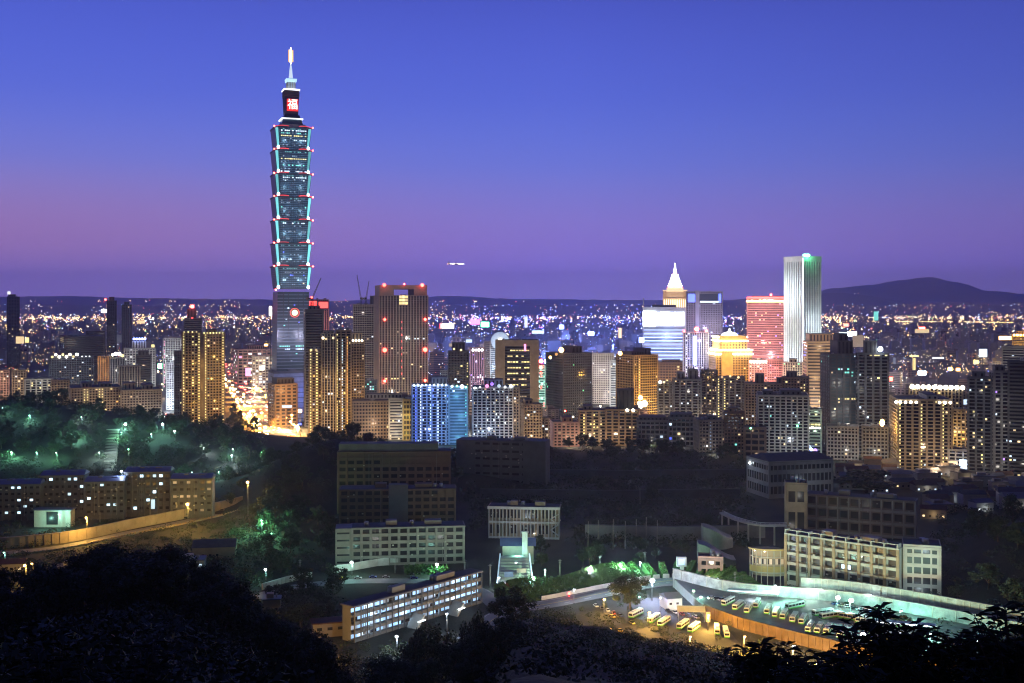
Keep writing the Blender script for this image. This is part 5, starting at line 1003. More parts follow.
# ================================================================== buses
def make_bus():
    t = thing('bus', 'x', 'bus'); g = MB(); w = 1.25
    g.box(-w, w, -5.8, 5.8, .4, .95, 'bus green'); g.box(-w-.01, w+.01, -5.81, 5.81, .95, 1.45, 'bus white'); g.frus(-w, w, -5.8, 5.8, 2.45, -w+.12, w-.12, -5.65, 5.65, 3.0, 'bus white')
    for y in (-5.7, -3.4, -1.1, 1.2, 3.5, 5.6): g.box(-w, w, y-.1, y+.1, 1.45, 2.45, 'bus white')
    g.build('body', t)
    g = MB(); g.box(-w+.05, w-.05, -5.7, 5.7, 1.45, 2.45, 'dark glass'); g.build('window', t)
    g = MB(); g.box(-.8, .8, -1.2, 1.8, 3.0, 3.25, 'bus white'); g.box(-.6, .6, -4.2, -3.2, 3.0, 3.14, 'steel'); g.build('roof_unit', t)
    g = MB(); g.box(-1.1, 1.1, -5.87, -5.81, 1.35, 2.4, 'dark glass'); g.build('windscreen', t)
    for x in (-.9, .9): part('headlight', t, (x, -5.84, .75), (.3, .1, .2), 'dim glass')
    g = MB(); g.box(-.9, .9, -5.86, -5.78, 2.5, 2.8, 'lit dimwarm'); g.build('destination_sign', t)
    for x in (-1, 1):
        for y in (-3.6, 3.4): g = MB(); g.tube([(x*1.05-.14, y, .5), (x*1.05+.16, y, .5)], [.5, .5], 'rubber', 12); g.build('wheel', t)
    return t
mat('bus green', (.12, .5, .06), .35); mat('bus white', (.72, .74, .7), .35, var=.12, scale=.8)
bus0 = make_bus(); first = True
BUS = [(748, 609, 5, .35, 'uppermost end'), (757, 604, 5, .35, 'lit upper stretch'), (768, 610, 5, .35, 'upper row'), (776, 613, 5, .35, 'upper row'), (795, 606, 5, 1.0, 'wall side'), (794, 618, 5, .4, 'middle row'), (803, 620, 5, .4, 'middle row'),
       (823, 613, 5, 1.15, 'wall side'), (830, 616, 5, 1.15, 'wall side'), (810, 628, 5, .45, 'stubby row'), (819, 629, 5, .45, 'stubby row'), (828, 630, 5, .45, 'stubby row'), (851, 618, 5, 2.3, 'lamp side'), (728, 602, 5, .6, 'terrace start'), (738, 606, 5, .5, 'terrace start'),
       (654, 619, 0, .5, 'lower yard'), (664, 622, 0, .5, 'lower yard'), (683, 625, 0, .5, 'lower yard'), (694, 628, 0, .5, 'lower yard'), (717, 630, 0, .15, 'brown wall foot'), (726, 633, 0, .1, 'brown wall foot'), (636, 614, 0, .6, 'round tree side'), (868, 622, 5, 2.0, ''), (884, 620, 5, 2.0, ''), (900, 625, 5, 1.9, ''), (842, 634, 5, .5, ''), (784, 615, 5, .38, ''), (915, 640, 5, 1.4, ''), (880, 640, 5, 1.2, '')]
BL = ['green and white bus at the upper end of the terrace by the road ramp', 'green and white bus second down the terrace row nearest the pale wall', 'bus parked nose-in behind the first terrace pair', 'bus parked close beside the nose-in one', 'long bus lying along the retaining wall above the middle pair',
      'outer bus of the middle terrace pair', 'inner bus of the middle terrace pair', 'bus side-on under the greenish-white lamp', 'bus side-on just nearer than its neighbour under the greenish-white lamp', 'first of three stubby-looking buses at the terrace rim',
      'middle of the three stubby-looking buses at the terrace rim', 'last of the three stubby-looking buses at the terrace rim next to the big white lamp', 'bus angled the other way beneath the dazzling greenish lamp', 'bus under the pale lamp at the ramp top', 'bus next to the one under the pale lamp',
      'coach of the first lower-yard pair farther from the wall', 'coach of the first lower-yard pair nearer the orange lamp', 'coach of the second lower-yard pair beside the orange lamp', 'coach of the second lower-yard pair toward the brown wall', 'bus nose-out at the foot of the brown wall', 'bus nose-out last along the brown wall', 'coach half hidden by the lone round tree', 'bus parked past the dazzling greenish lamp toward the leafy branches', 'bus nearest the wall behind the tallest leafy shrub', 'bus glimpsed between the tallest and the broad leafy shrub', 'bus just short of the big white lamp', 'bus squeezed between the nose-in pair and the middle pair', 'bus side-on under the far bus shelter', 'bus behind the leaves in front of the far bus shelter']
for i, (px, py, z, a, _) in enumerate(BUS):
    b = bus0 if i == 0 else copy_tree(bus0); X, Y, _z = G5(px, py+2, z); b.location = (X, Y, z+.06); b.rotation_euler = (0, 0, -a); b['label'] = BL[i]; b['group'] = 'buses parked on the terrace and yard'
# ================================================================== campus and foreground structures
def V3(px, py, z): return Vector(G5(px, py, z))
mat('terrace', (.2, .2, .19), .7, var=.35, scale=.1); mat('brown bank', (.16, .1, .05), .9, var=.4, scale=.3, bump=.5); mat('teal wall', (.4, .42, .4), .8, var=.55, scale=.22)
FR = [(98, 582), (112, 558), (134, 533), (157, 511), (181, 494), (217, 468)]; BK = [(91, 640), (121, 607), (168, 591), (192, 574), (230, 539), (247, 523)]
g = MB()
for i in range(5): g.hexa([(*FR[i], -1), (*FR[i+1], -1), (*BK[i+1], -1), (*BK[i], -1), (*FR[i], 5), (*FR[i+1], 5), (*BK[i+1], 5), (*BK[i], 5)], 'terrace')
tag(g.build('bus_terrace'), kind='structure')
g = MB()
for i in range(5):
    a, b = Vector((*FR[i], 0)), Vector((*FR[i+1], 0)); u = (b-a); L = u.length; u.normalize(); g.obox((a.x, a.y), (u.x, u.y), L, .5, -1, 5.9, 'brown bank')
    n = int(L/3.4)
    for k in range(n): q = a+u*(k+.5)*L/n; g.obox((q.x+u.y*.5, q.y-u.x*.5), (u.x, u.y), .5, .35, -1, 5.6, 'brown bank')
tag(g.build('terrace_wall'), 'brown ribbed retaining wall at the rim of the bus terrace', 'wall')
def wall_line(name, pts, z0, z1, mt, label, half=.5, posts=0, top='pale wall', kinds='wall'):
    g = MB(); t = MB()
    for i in range(len(pts)-1):
        a, b = Vector(pts[i]), Vector(pts[i+1]); u = b-a; L = u.length; u.normalize()
        g.obox(a, u, L, half, z0, z1, mt); t.obox(a, u, L, half+.2, z1, z1+.3, top)
        if posts:
            for k in range(int(L/posts)): q = a+u*(k*posts+.3); t.obox(q, u, .4, half+.25, z0, z1, top)
    o = g.build(name); tag(o, label, kinds); t.build('coping', o); return o
WL = smooth([(x, y+1.2, 0) for x, y in BK], 5); WL = [(a, b) for a, b, c in WL]
wall_line('retaining_wall', WL, -1, 10.3, 'teal wall', 'long pale curved retaining wall behind the parked buses', .6, 6)
WL2 = [(a+4, b+9) for a, b in WL[8:]]
w2 = wall_line('garden_wall', WL2, 4, 13.5, 'teal wall', 'upper pale garden wall of panels and posts above the long retaining wall', .4, 3.2)
# lower car park, roads
g = MB(); Q = [V3(596, 601, 0), V3(655, 598, 0), V3(705, 603, 0), V3(745, 650, 0), V3(690, 650, 0), V3(625, 640, 0)]
for p in Q: p.z = .12
g.quad(Q[::-1], 'asphalt'); tag(g.build('car_park'), kind='structure')
R1 = smooth([V3(470, 640, 0)+Vector((0, 0, .15)), V3(505, 613, 0)+Vector((0, 0, .15)), V3(560, 602, 0)+Vector((0, 0, .15)), V3(620, 590, 0)+Vector((0, 0, .3)), V3(665, 581, 1), V3(700, 582, 3.2), Vector((112, 600, 5.1))], 6)
ribbon('road', R1, 15, 'road', 1.2) if 0 else None
mat('pale road', (.2, .2, .21), .7, var=.2, scale=.08); ribbon('road', R1, 14, 'pale road', 1.2); dashes('road_line', R1, 0, 'yellow paint' if 'yellow paint' in M else mat('yellow paint', (.6, .45, .1), .6), 1, .2); dashes('road_edge_line', R1, 6, step=1, w=.12); dashes('road_lane_line', R1, -3.5, step=2, w=.14)
R2 = smooth([V3(-30, 556, 0), V3(20, 552, 0), V3(70, 546, 0), V3(130, 533, 0), V3(190, 521, 0), V3(240, 509, 0), V3(262, 500, 0)], 6); R2 = [Vector(p)+Vector((0, 0, .15)) for p in R2]
ribbon('hillside_road', R2, 13, 'pale road', .8); dashes('hillside_road_line', R2, 0, 'yellow paint', 2, .2)
R3 = smooth([V3(255, 598, 0), V3(290, 588, 0), V3(340, 582, 0), V3(400, 581, 0), V3(450, 583, 0), V3(480, 592, 0), V3(505, 613, 0)], 6); R3 = [Vector(p)+Vector((0, 0, .11)) for p in R3]
ribbon('campus_road', R3, 11, 'pale road', .8)
# retaining wall by hillside road
W3 = [(p.x-2, p.y+16) for p in R2[3:-6]]
o = wall_line('roadside_wall', W3, -1, 7, 'stone wall', 'stone retaining wall with upright ribs lit orange beside the curved road', .6, 4.5, 'stone wall')
W4 = [(p.x+2, p.y-8.3) for p in R2[:-4]]
g = MB()
for a, b in zip(W4, W4[1:]):
    a, b = Vector(a), Vector(b); u = b-a; L = u.length; u.normalize(); g.obox(a, u, L, .2, 0, 1.1, 'stone wall')
    for k in range(int(L/2.4)): q = a+u*k*2.4; g.obox(q, u, .7, .32, 0, 1.5, 'tan wall')
tag(g.build('road_parapet'), 'low toothed stone parapet along the near edge of the curved road', 'parapet')
g = MB(); q_ = [V3(212, 508, 0), V3(252, 500, 0), V3(248, 489, 0), V3(214, 492, 0)]
for p in q_: p.z = .1
g.quad(q_, 'bright leaf'); tag(g.build('verge'), kind='structure')
# grass bank above the road
g = MB(); seg = R1[8:34]
for i in range(len(seg)-1):
    a, b = Vector(seg[i]), Vector(seg[i+1]); u = (b-a); u.z = 0; u.normalize(); n = Vector((-u.y, u.x, 0))
    a1, b1 = a+n*9, b+n*9; a2, b2 = a+n*27, b+n*27; zt = 7+1.5*math.sin(i*.7); zt2 = 7+1.5*math.sin((i+1)*.7)
    g.hexa([(a1.x, a1.y, -1), (b1.x, b1.y, -1), (b2.x, b2.y, -1), (a2.x, a2.y, -1), (a1.x, a1.y, a.z+.3), (b1.x, b1.y, b.z+.3), (b2.x, b2.y, zt2), (a2.x, a2.y, zt)], 'bright leaf')
rr = random.Random(9)
for _ in range(9000):
    i = rr.randrange(len(seg)-1); a, b = Vector(seg[i]), Vector(seg[i+1]); u = (b-a); u.z = 0; u.normalize(); n = Vector((-u.y, u.x, 0)); f = rr.random(); zt = 7+1.5*math.sin(i*.7)
    p = a.lerp(b, rr.random())+n*(9+18*f); p.z = a.z+.3+(zt-a.z-.3)*f+rr.uniform(0, 1.2)*rr.random(); s_ = rr.uniform(.2, .7); a_ = Vector((rr.uniform(-1, 1), rr.uniform(-1, 1), rr.uniform(0, 1))).normalized()*s_; b_ = a_.cross(Vector((rr.random(), rr.random(), rr.random()))).normalized()*s_*.6
    g.quad([p-a_, p-b_, p+a_, p+b_], 'bright leaf')
tag(g.build('grass_bank'), kind='structure')
g = MB()
for i in range(3, len(seg)-1):
    a, b = Vector(seg[i]), Vector(seg[i+1]); u = (b-a); L = u.length; u.z = 0; u.normalize(); n = Vector((-u.y, u.x, 0))*8.2; g.obox(a+n, u, L, .25, -.5, 2.1+a.z, 'pale wall')
tag(g.build('kerb_wall'), 'low pale wall between the grass bank and the curving road', 'wall')

def clutter(t, L, h, y, seed, n=14):
    q = random.Random(seed)
    for _ in range(n): part('air_conditioner', t, (q.uniform(-.46, .46)*L, y-.45, q.uniform(.12, .92)*h), (1.1, .8, .8), 'pale wall')
    for k in range(3): x = q.uniform(-.45, .45)*L; part('drain_pipe', t, (x, y-.15, h*.5), (.25, .25, h*.96), 'grey wall')
    for k in range(3):
        g = MB(); x = q.uniform(-.4, .4)*L; g.tube([(x, 6, h+.9), (x, 6, h+3.4)], [1.3, 1.3], 'steel', 9); g.build('water_tank', t)
def gallery(name, label, cat, A, B, z0, z1, nf, nb, depth, wallm, colm, railm, lit=None, litm='lit cool', prob=1, colw=.5, winm='dim glass', colrows=None, roofm='roofing', rail=1.0, proud=2.2, short=None, winp=1.0, lw=.7, lh=.55):
    (ax, ay), (bx, by) = A, B; L = math.hypot(bx-ax, by-ay); an = math.atan2(by-ay, bx-ax)
    t = thing(name, label, cat, ((ax+bx)/2, (ay+by)/2, z0), an); h = z1-z0; fh = h/nf; bw = L/nb; r = random.Random(label)
    FOOT.append(((ax+bx)/2, (ay+by)/2, L/2)); HERO.append((512+F*ax/ay, 512+F*bx/by, 303+(H-z0)*F/ay, (ay+by)/2, short or cat))
    g = MB(); g.box(-L/2, L/2, proud, depth, -3, h, wallm); g.build('wall', t)
    g = MB(); g.box(-L/2-.8, L/2+.8, -.8, depth+.6, h, h+.7, wallm); g.box(-L/2, L/2, .3, depth, h+.7, h+.9, roofm); g.box(-L*.2, -L*.1, depth*.3, depth*.7, h+.9, h+3.8, wallm); g.box(L*.15, L*.3, depth*.3, depth*.7, h+.9, h+3.4, wallm); g.build('roof', t)
    for j in range(nf):
        g = MB(); g.box(-L/2, L/2, -.3, proud-.01, j*fh-.35, j*fh, wallm); g.box(-L/2, L/2, -.3, 0, j*fh, j*fh+rail, railm); g.build('gallery', t)
    g = MB()
    for i in range(nb+1):
        x = -L/2+i*bw; g.box(x-colw, x+colw, -.8, 0, -3, h-.02, colm)
    g.build('pier', t)
    n = 0
    for j in range(nf):
        for i in range(nb):
            if n >= 96: break
            lt = lit and r.random() < prob and (colrows is None or j in colrows)
            if not lt and r.random() > winp: continue
            x = -L/2+(i+.5)*bw; f = part('window', t, (x, proud-.06, j*fh+fh*.56), (bw*lw, .12, fh*lh), (r.choice(litm) if isinstance(litm, list) else litm) if lt else winm); n += 1
    clutter(t, L, h, -.3, label); return t, L, h
def AX(px, Y): return (XG(px, Y), Y)
# right school block
t, L, h = gallery('school_building', 'long pale school block with brown piers and balconies above the bus terrace', 'school', AX(786, 638), AX(898, 597), 3, 30.5, 5, 9, 15, 'pale wall', 'brown brick' if 0 else 'tan wall', 'pale wall', colw=.8, short='pale school block', rail=1.3)
for x, z in ((-16, 21.8), (-12, 22), (-9, 22), (-6, 21.8), (3, 22.2), (12, 21)): part('ceiling_lamp', t, (x, .6, z), (.5, .5, .3), 'lit hot', 'ball')
part('window', t, (2.5, 2.05, 13.8), (5.2, .1, 2.2), 'lit cool'); light(t, (0, -34, 10), (.75, 1, .9), 9000, 1, 'floodlight'); light(t, (-22, -22, 8), (.8, 1, .9), 3500, 1, 'floodlight'); light(t, (26, -24, 8), (.8, .95, 1), 3500, 1, 'floodlight')  # floods are unseen point lights added to brighten the school front
g = MB()
for i in range(10):
    x = -L/2+i*L/9; g.box(x-.25, x+.25, -1.2, 4, h+.7, h+3, 'pale wall')
g.box(-L/2, L/2, -1.3, -.9, h+2.6, h+3, 'pale wall'); g.build('roof_pergola', t)
tower('school_wing', 'plain grey-blue end wing of the school block', 'school', 903, 904, 938, 546, 586, 600, 'pale', glass='dim glass', style='wide', lit=.0, nwin=10, short='grey-blue end wing', flood=(.75, .95, 1), Lm=.09, fl=5.2, bay=4.5)
# upper school block and stair tower
t, L, h = gallery('school_building', 'upper school block with open galleries and slender columns behind the pale school block', 'school', AX(806, 790), AX(915, 760), 2, 27, 3, 10, 14, 'stone wall', 'pale wall', 'pale wall', colw=.4, short='upper school block', rail=1.6)
light(t, (0, -30, 14), NEUT, 1500, 1, 'floodlight')  # unseen fill added in the air before the galleries
tower('stair_tower', 'square tan stair tower at the corner of the upper school block', 'tower', 785, 786, 806, 484, 530, 770, 'beige', glass='dim glass', style='wide', lit=0, nwin=0, short='tan stair tower', flood=NEUT, Lm=.025, bay=20, fl=30)
# hall
t, w, d, h = tower('school_hall', 'big grey assembly hall with a dark low-pitched roof behind the upper school block', 'hall', 747, 769, 832, 463, 500, 930, 'grey', glass='dim glass', style='wide', lit=0, nwin=0, short='grey assembly hall', flood=COOL, Lm=.04, fl=9, bay=4, th=.5)
g = MB(); g.frus(-w/2-1, w/2+1, -d/2-1, d/2+1, h+1.25, -w/2+4, w/2-4, -1, 1, h+5.5, 'roofing'); g.build('pitched_roof', t)
part('wall_lamp', t, (-w/2-1.2, d*.32, h-4), (1.8, 1.8, 1.8), 'lit hotwhite', 'ball'); light(t, (-w/2-16, d*.1, h*.6), COOL, 2800, .5, 'wall_light')
# curved balcony wing
def arc_wing():
    t = thing('curved_wing', 'curved balcony wing with a yellow lit band at the end of the pale school block', 'building', (XG(772, 648), 648, 8), 0)
    r = 13; A0, A1, n = math.radians(185), math.radians(300), 14
    def arc(g, r0, r1, z0, z1, m):
        for i in range(n):
            a, b = A0+(A1-A0)*i/n, A0+(A1-A0)*(i+1)/n; q = []
            for z in (z0, z1):
                for rr, an in ((r0, a), (r1, a), (r1, b), (r0, b)): q.append((rr*math.cos(an), rr*math.sin(an)*.6, z))
            g.hexa(q, m)
    g = MB(); arc(g, 3, r-1.5, -2, 12.5, 'beige wall'); g.build('wall', t)
    g = MB(); arc(g, r-1.5, r, -.2, .3, 'pale wall'); arc(g, r-.4, r, .3, 3.6, 'gold wall'); arc(g, 2, r+.6, 12.5, 13.4, 'gold wall'); arc(g, r-1.5, r, 8.6, 8.9, 'pale wall'); g.build('balcony', t)
    g = MB()
    for i in range(0, n+1, 2):
        a = A0+(A1-A0)*i/n; x, y = (r-.3)*math.cos(a), (r-.3)*math.sin(a)*.6; g.box(x-.2, x+.2, y-.2, y+.2, -9, 12.5, 'pale wall')
    g.build('column', t)
    for i in range(1, n):
        a = A0+(A1-A0)*i/n; part('window', t, ((r-1.4)*math.cos(a), (r-1.4)*math.sin(a)*.6, 6.2), (1.6, .15, 3), 'lit dimwarm' if i % 2 else 'dim glass', rz=a+math.pi/2)
    for i in (3, 7): a = A0+(A1-A0)*i/n; part('ceiling_lamp', t, ((r-.6)*math.cos(a), (r-.6)*math.sin(a)*.6-.5, 12), (.6, .6, .4), 'lit hot', 'ball')
    light(t, (-8, -20, 8), (1, .95, .7), 3000, .5, 'wall_light')
arc_wing()
# curved raised walkway
CW = smooth([Vector((XG(722, 790), 790, ZT(512, 790))), Vector((XG(738, 770), 770, ZT(519, 770))), Vector((XG(760, 755), 755, ZT(524, 755))), Vector((XG(786, 750), 750, ZT(524, 750)))], 6)
t = thing('footbridge', 'curved raised white walkway on tall piers leading to the tan stair tower', 'footbridge', (0, 0, 0))
ribbon('deck', CW, 4, 'pale wall', 1.2, None, t); ribbon('handrail', [Vector(p)+Vector((0, -1.9, 1.5)) for p in CW], .3, 'white wall', .35, None, t); ribbon('cornice', [Vector(p)+Vector((0, -2.1, -.3)) for p in CW], .5, 'white wall', .9, None, t)
for p in CW[::3]:
    p = Vector(p); g = MB(); g.box(p.x-.5, p.x+.5, p.y-.5, p.y+.5, 0, p.z-1.25, 'pale wall'); g.build('pier', t)
g = MB()
for p in CW: p = Vector(p); g.box(p.x-.1, p.x+.1, p.y-2, p.y-1.8, p.z, p.z+1.2, 'white wall')
g.build('baluster', t); light(t, (XG(745, 740), 735, 14), NEUT, 2200, .5, 'walkway_light')
# pale curved retaining blocks
def shell(px0, px1, pyt, Y, zb, label, amp):
    X0, X1 = XG(px0, Y), XG(px1, Y); n = 12; g = MB(); zt = ZT(pyt, Y)
    for i in range(n):
        a, b = i/n, (i+1)/n; f = lambda q: zb+(zt-zb)*(.55+.45*math.cos(q*amp)); y = lambda q: Y-7*math.sin(q*math.pi)
        g.hexa([(X0+(X1-X0)*a, y(a), 0), (X0+(X1-X0)*b, y(b), 0), (X0+(X1-X0)*b, Y+8, 0), (X0+(X1-X0)*a, Y+8, 0), (X0+(X1-X0)*a, y(a), f(a)), (X0+(X1-X0)*b, y(b), f(b)), (X0+(X1-X0)*b, Y+8, f(b)+1), (X0+(X1-X0)*a, Y+8, f(a)+1)], 'concrete wall')
    tag(g.build('curved_wall'), label, 'wall')
shell(703, 733, 527, 745, 4, 'upper pale concrete wall with a curved top near the raised walkway', 2.6)
shell(699, 736, 544, 695, 2, 'lower pale concrete wall with a curved top behind the peach gatehouse', 3.0)
tower('kiosk', 'small peach gatehouse with a flat white roof above the grass bank', 'kiosk', 699, 699, 722, 558, 572, 660, 'pinkish', style='wide', lit=0, nwin=0, short='peach gatehouse', flood=(1, .85, .6), Lm=.25, fl=9, bay=4, depth=9)
# tall sign post
t = thing('sign_post', 'white double sign board on a post beside the bend of the road', 'sign', (XG(682, 655), 655, 1)); g = MB(); g.box(-1.1, 1.1, -1, 1, 0, 8, 'white wall'); g.build('post', t)
g = MB(); g.box(-3.2, 2.4, -1.4, 1.2, 7.5, 13, 'white wall'); g.build('board', t); part('sign_panel', t, (-.6, -1.5, 10.4), (3.6, .1, 3.4), 'lit bluebar'); light(t, (2, -12, 5), TW, 1500, .5, 'sign_light')
# white shed, purple canopy
t = thing('white_shed', 'white gabled shed with two small windows next to the dazzling blue-white lamp', 'shed', (XG(671, 597), 597, 0), .25)
g = MB(); g.box(-4, 4.2, -5, 6, 0, 6.2, 'white wall'); g.build('wall', t); g = MB(); g.frus(-4.5, 4.7, -5.4, 6.4, 6.2, -4.5, 4.7, .3, .5, 8.2, 'metal roof'); g.build('roof', t)
for x in (-2.2, 1.6): part('window', t, (x, -5.05, 3.6), (1.4, .12, 1.1), 'dim glass')
light(t, (-1, -14, 6), (.7, .6, 1), 2600, .5, 'wall_light')
t = thing('canopy', 'violet-lit open canopy with a stair at its end below the bus terrace', 'canopy', (XG(690, 578), 575, 0), -.1)
g = MB(); g.frus(-7, 7, -5, 5, 5.2, -7, 7, -.3, .3, 7, 'pale wall'); g.build('roof', t)
for x in (-6.4, 6.4):
    for y in (-4.4, 4.4): g = MB(); g.tube([(x, y, 0), (x, y, 5.2)], [.16, .16], 'steel', 8); g.build('post', t)
g = MB()
for k in range(8): g.box(7.2, 9.4, -4+k*1.0, -3+k*1.0, 0, .6*(8-k)+.2, 'pale wall')
g.build('stair', t); light(t, (0, -1, 4.4), (.6, .4, 1), 2500, .5, 'canopy_light'); part('ceiling_lamp', t, (0, -1, 4.9), (1, 1, .3), 'lit violet')
# bus shelter
for px, py, wd, lb in ((755, 601, 26, 'long flat-roofed bus shelter with white lit roof edge at the top of the terrace'), (905, 634, 30, 'long flat-roofed bus shelter glimpsed through the leafy branches')):
    X, Y, z = G5(px, py, 5); t = thing('bus_shelter', lb, 'shelter', (X, Y+4, 5), -.3)
    g = MB(); g.box(-wd/2, wd/2, -2.5, 2.5, 4, 4.35, 'white wall'); g.box(-wd/2, wd/2, -2.62, -2.5, 3.9, 4.5, 'lit cool'); g.build('roof', t)
    for k in range(6): g = MB(); g.tube([(-wd/2+1+k*(wd-2)/5, 1.6, 0), (-wd/2+1+k*(wd-2)/5, 1.6, 4)], [.14, .14], 'steel', 8); g.build('post', t)
    light(t, (0, -3.5, 3.4), COOL, 3500, .5, 'shelter_light')
# cream dormitory group
t, L, h = gallery('dormitory', 'pale grey five-storey dormitory with a grid of dark windows above the campus road', 'dormitory', AX(352, 692), AX(464, 700), 0, 22.5, 5, 12, 15, 'concrete wall', 'concrete wall', 'concrete wall', colw=.45, proud=1.2, winp=1, rail=1.5, short='pale grey dormitory')
light(t, (-20, -30, 10), (1, .98, .9), 4200, 1, 'floodlight'); light(t, (22, -30, 10), (1, .98, .9), 4200, 1, 'floodlight')  # pair of fixtureless lights added to lift the dormitory front
g = MB(); g.box(-L/2-10, -L/2-.51, -.3, 15, -3, h+.5, 'concrete wall')
for k in range(5): g.box(-L/2-9, -L/2-1.5, -.42, -.3, 2+k*4.4, 3+k*4.4, 'dim glass')
g.build('end_wing', t)
t, L, h = gallery('dormitory', 'unlit stepped dormitory rising right behind the pale grey one', 'dormitory', AX(340, 770), AX(455, 775), 0, 33, 7, 14, 16, 'brown wall', 'brown wall', 'brown wall', proud=1.2, rail=1.6, short='unlit stepped dormitory')
g = MB(); g.box(-6, 7, -1.6, 4, 10, h+4, 'slate wall'); g.build('stair_head', t); light(t, (0, -50, h+20), VIO, 900, 3, 'overhead_light')  # point light hung in the air above the roof line
t, L, h = gallery('dormitory', 'highest unlit hall block at the back of the dormitory group below the treeline', 'dormitory', AX(338, 858), AX(450, 862), 0, 47, 9, 13, 18, 'brown wall', 'brown wall', 'brown wall', proud=1.2, rail=1.8, short='highest hall block')
g = MB(); g.box(-L/2+.5, L/2-9, 2, 16, h+.95, h+6.5, 'slate wall'); g.build('rooftop_block', t); light(t, (0, -50, h+10), VIO, 1200, 3, 'overhead_light')
t, L, h = gallery('campus_hall', 'dark grey slab hall with faint bands left of the open dark slope', 'hall', AX(462, 1000), AX(540, 985), 0, 39, 6, 8, 20, 'slate wall', 'slate wall', 'slate wall', proud=.8, rail=3.6, short='dark slab hall')
g = MB(); g.box(L/2-15, L/2+5, -.8, 20, -3, h+1.3, 'slate wall'); g.build('end_block', t); g = MB(); g.box(-L/2-5, -L/2+12, -.81, 20, -3, h+1, 'slate wall'); g.build('end_block', t); light(t, (10, -60, h+10), NEUT, 2600, 3, 'overhead_light')
# white columned hall
t, L, h = gallery('columned_hall', 'small white hall with two tiers of slim columns and a zigzag outer stair', 'hall', AX(489, 775), AX(559, 770), 0, 21, 2, 20, 13, 'beige wall', 'white wall', 'white wall', colw=.22, proud=2.4, short='white columned hall', rail=1.3, winp=.8, lw=.5)
g = MB()
for k in range(4): a, b = (L/2-5.5, L/2-.4) if k % 2 else (L/2-.4, L/2-5.5); g.tube([(a, -1.6, 3+k*3.6), (b, -1.6, 6.6+k*3.6)], [.4, .4], 'white wall', 6)
g.build('outer_stair', t); g = MB(); g.box(-L/2-.9, L/2+.9, -1.1, -.8, h-1, h+.8, 'white wall'); g.build('fascia', t); light(t, (0, -26, 8), COOL, 8000, 1, 'floodlight'); part('wall_lamp', t, (7, 1.2, 3.4), (.9, .9, .9), 'lit hot', 'ball')  # cool light without a fixture, added to brighten the columns
# dark terraces on the slope
for i, (a, b, Y, hh, lb) in enumerate(((585, 765, 775, 9, 'pale stepped retaining wall behind the row of palms'), (480, 740, 930, 8, 'dim long wall low across the dark slope'), (500, 745, 1040, 8, 'dim long wall high across the dark slope'))):
    wall_line('terrace_wall', [AX(a, Y), AX((a+b)/2, Y-8), AX(b, Y)], -1, hh, 'grey wall' if i == 0 else 'slate wall', lb, .5, 0, 'slate wall')
mat('lit corridor', (.4,.5,.6), .4, emit=(.3,.6,1), es=1.3); mat('lit dimcool2', (.4,.5,.6), .4, emit=(.6,.85,1), es=1.2); mat('blue sheet', (.1, .13, .3), .5, var=.2); mat('lit dormcool', (.3,.4,.4), .4, emit=(.6,.85,1), es=2.2)
# broad stairs
t = thing('broad_stairs', 'broad lit stairs climbing between glowing handrails', 'stairs', (XG(515, 634), 634, 0), 0)
g = MB()
for k in range(22): w_ = 9.6-.07*k; g.box(-w_, w_, k*2.3, 54, .33*k-.01*k if k else -.5, .33*(k+1), 'pale wall')
g.build('steps', t)
for sx in (-1, 1): g = MB(); g.tube([(sx*10.2, 0, 1.6), (sx*8.8, 50, 9.2)], [.42, .42], 'lit dimcool2', 6); g.tube([(sx*10.2, 0, -.5), (sx*10.2, 0, 1.6)], [.3, .3], 'pale wall', 6); g.build('handrail', t)
g = MB(); g.box(-6, -1, 16, 17, 3.5, 6.4, 'blueish wall'); g.box(1, 6.5, 22, 23, 4.5, 6.9, 'pinkish wall'); g.build('planter', t)
t = thing('gate_pavilion', 'low blue-roofed pavilion with a white pillar at the head of the broad stairs', 'pavilion', (XG(518, 700), 700, 0), 0)
g = MB(); g.frus(-11, 11, -5, 6, 11.5, -11, 11, -.5, 1, 15.5, 'blue sheet'); g.build('roof', t); g = MB(); g.box(-9.5, 9.5, -3, 5, 0, 11.5, 'pale wall'); g.build('wall', t)
g = MB(); g.box(2.5, 5.8, -6.4, -5.1, 0, 20, 'white wall'); g.box(1.9, 6.4, -6.8, -4.7, 20, 20.7, 'white wall'); g.build('pillar', t); light(t, (0, -12, 9), TW, 3500, .5, 'wall_light')
# hoarding & fences
for pts, h_, lb in (([V3(334, 573, 0), V3(350, 571, 0), V3(378, 566, 0), V3(404, 564, 0)], 4.2, 'white site hoarding below the pale grey dormitory'), ([V3(262, 590, 0), V3(285, 583, 0), V3(312, 577, 0)], 3.2, 'pale low fence curving round the wooded knoll foot')):
    wall_line('hoarding', [(p.x, p.y) for p in pts], 0, h_, 'white wall', lb, .15, 3, 'white wall', 'fence')
g = MB(); p0, p1 = V3(404, 575, 0), V3(448, 575, 0); rr = random.Random(2)
for k in range(1500):
    q = p0.lerp(p1, rr.random())+Vector((0, rr.uniform(0, 9), rr.uniform(0, 4.5))); s_ = rr.uniform(.3, .7); a = Vector((rr.uniform(-1, 1), rr.uniform(-1, 1), rr.uniform(-1, 1))).normalized()*s_; b = a.cross(Vector((rr.random(), rr.random(), rr.random()))).normalized()*s_
    g.quad([q-a, q-b, q+a, q+b], 'bright leaf')
tag(g.build('hedge'), 'bright green lit hedge bank below the pale grey dormitory', 'hedge')
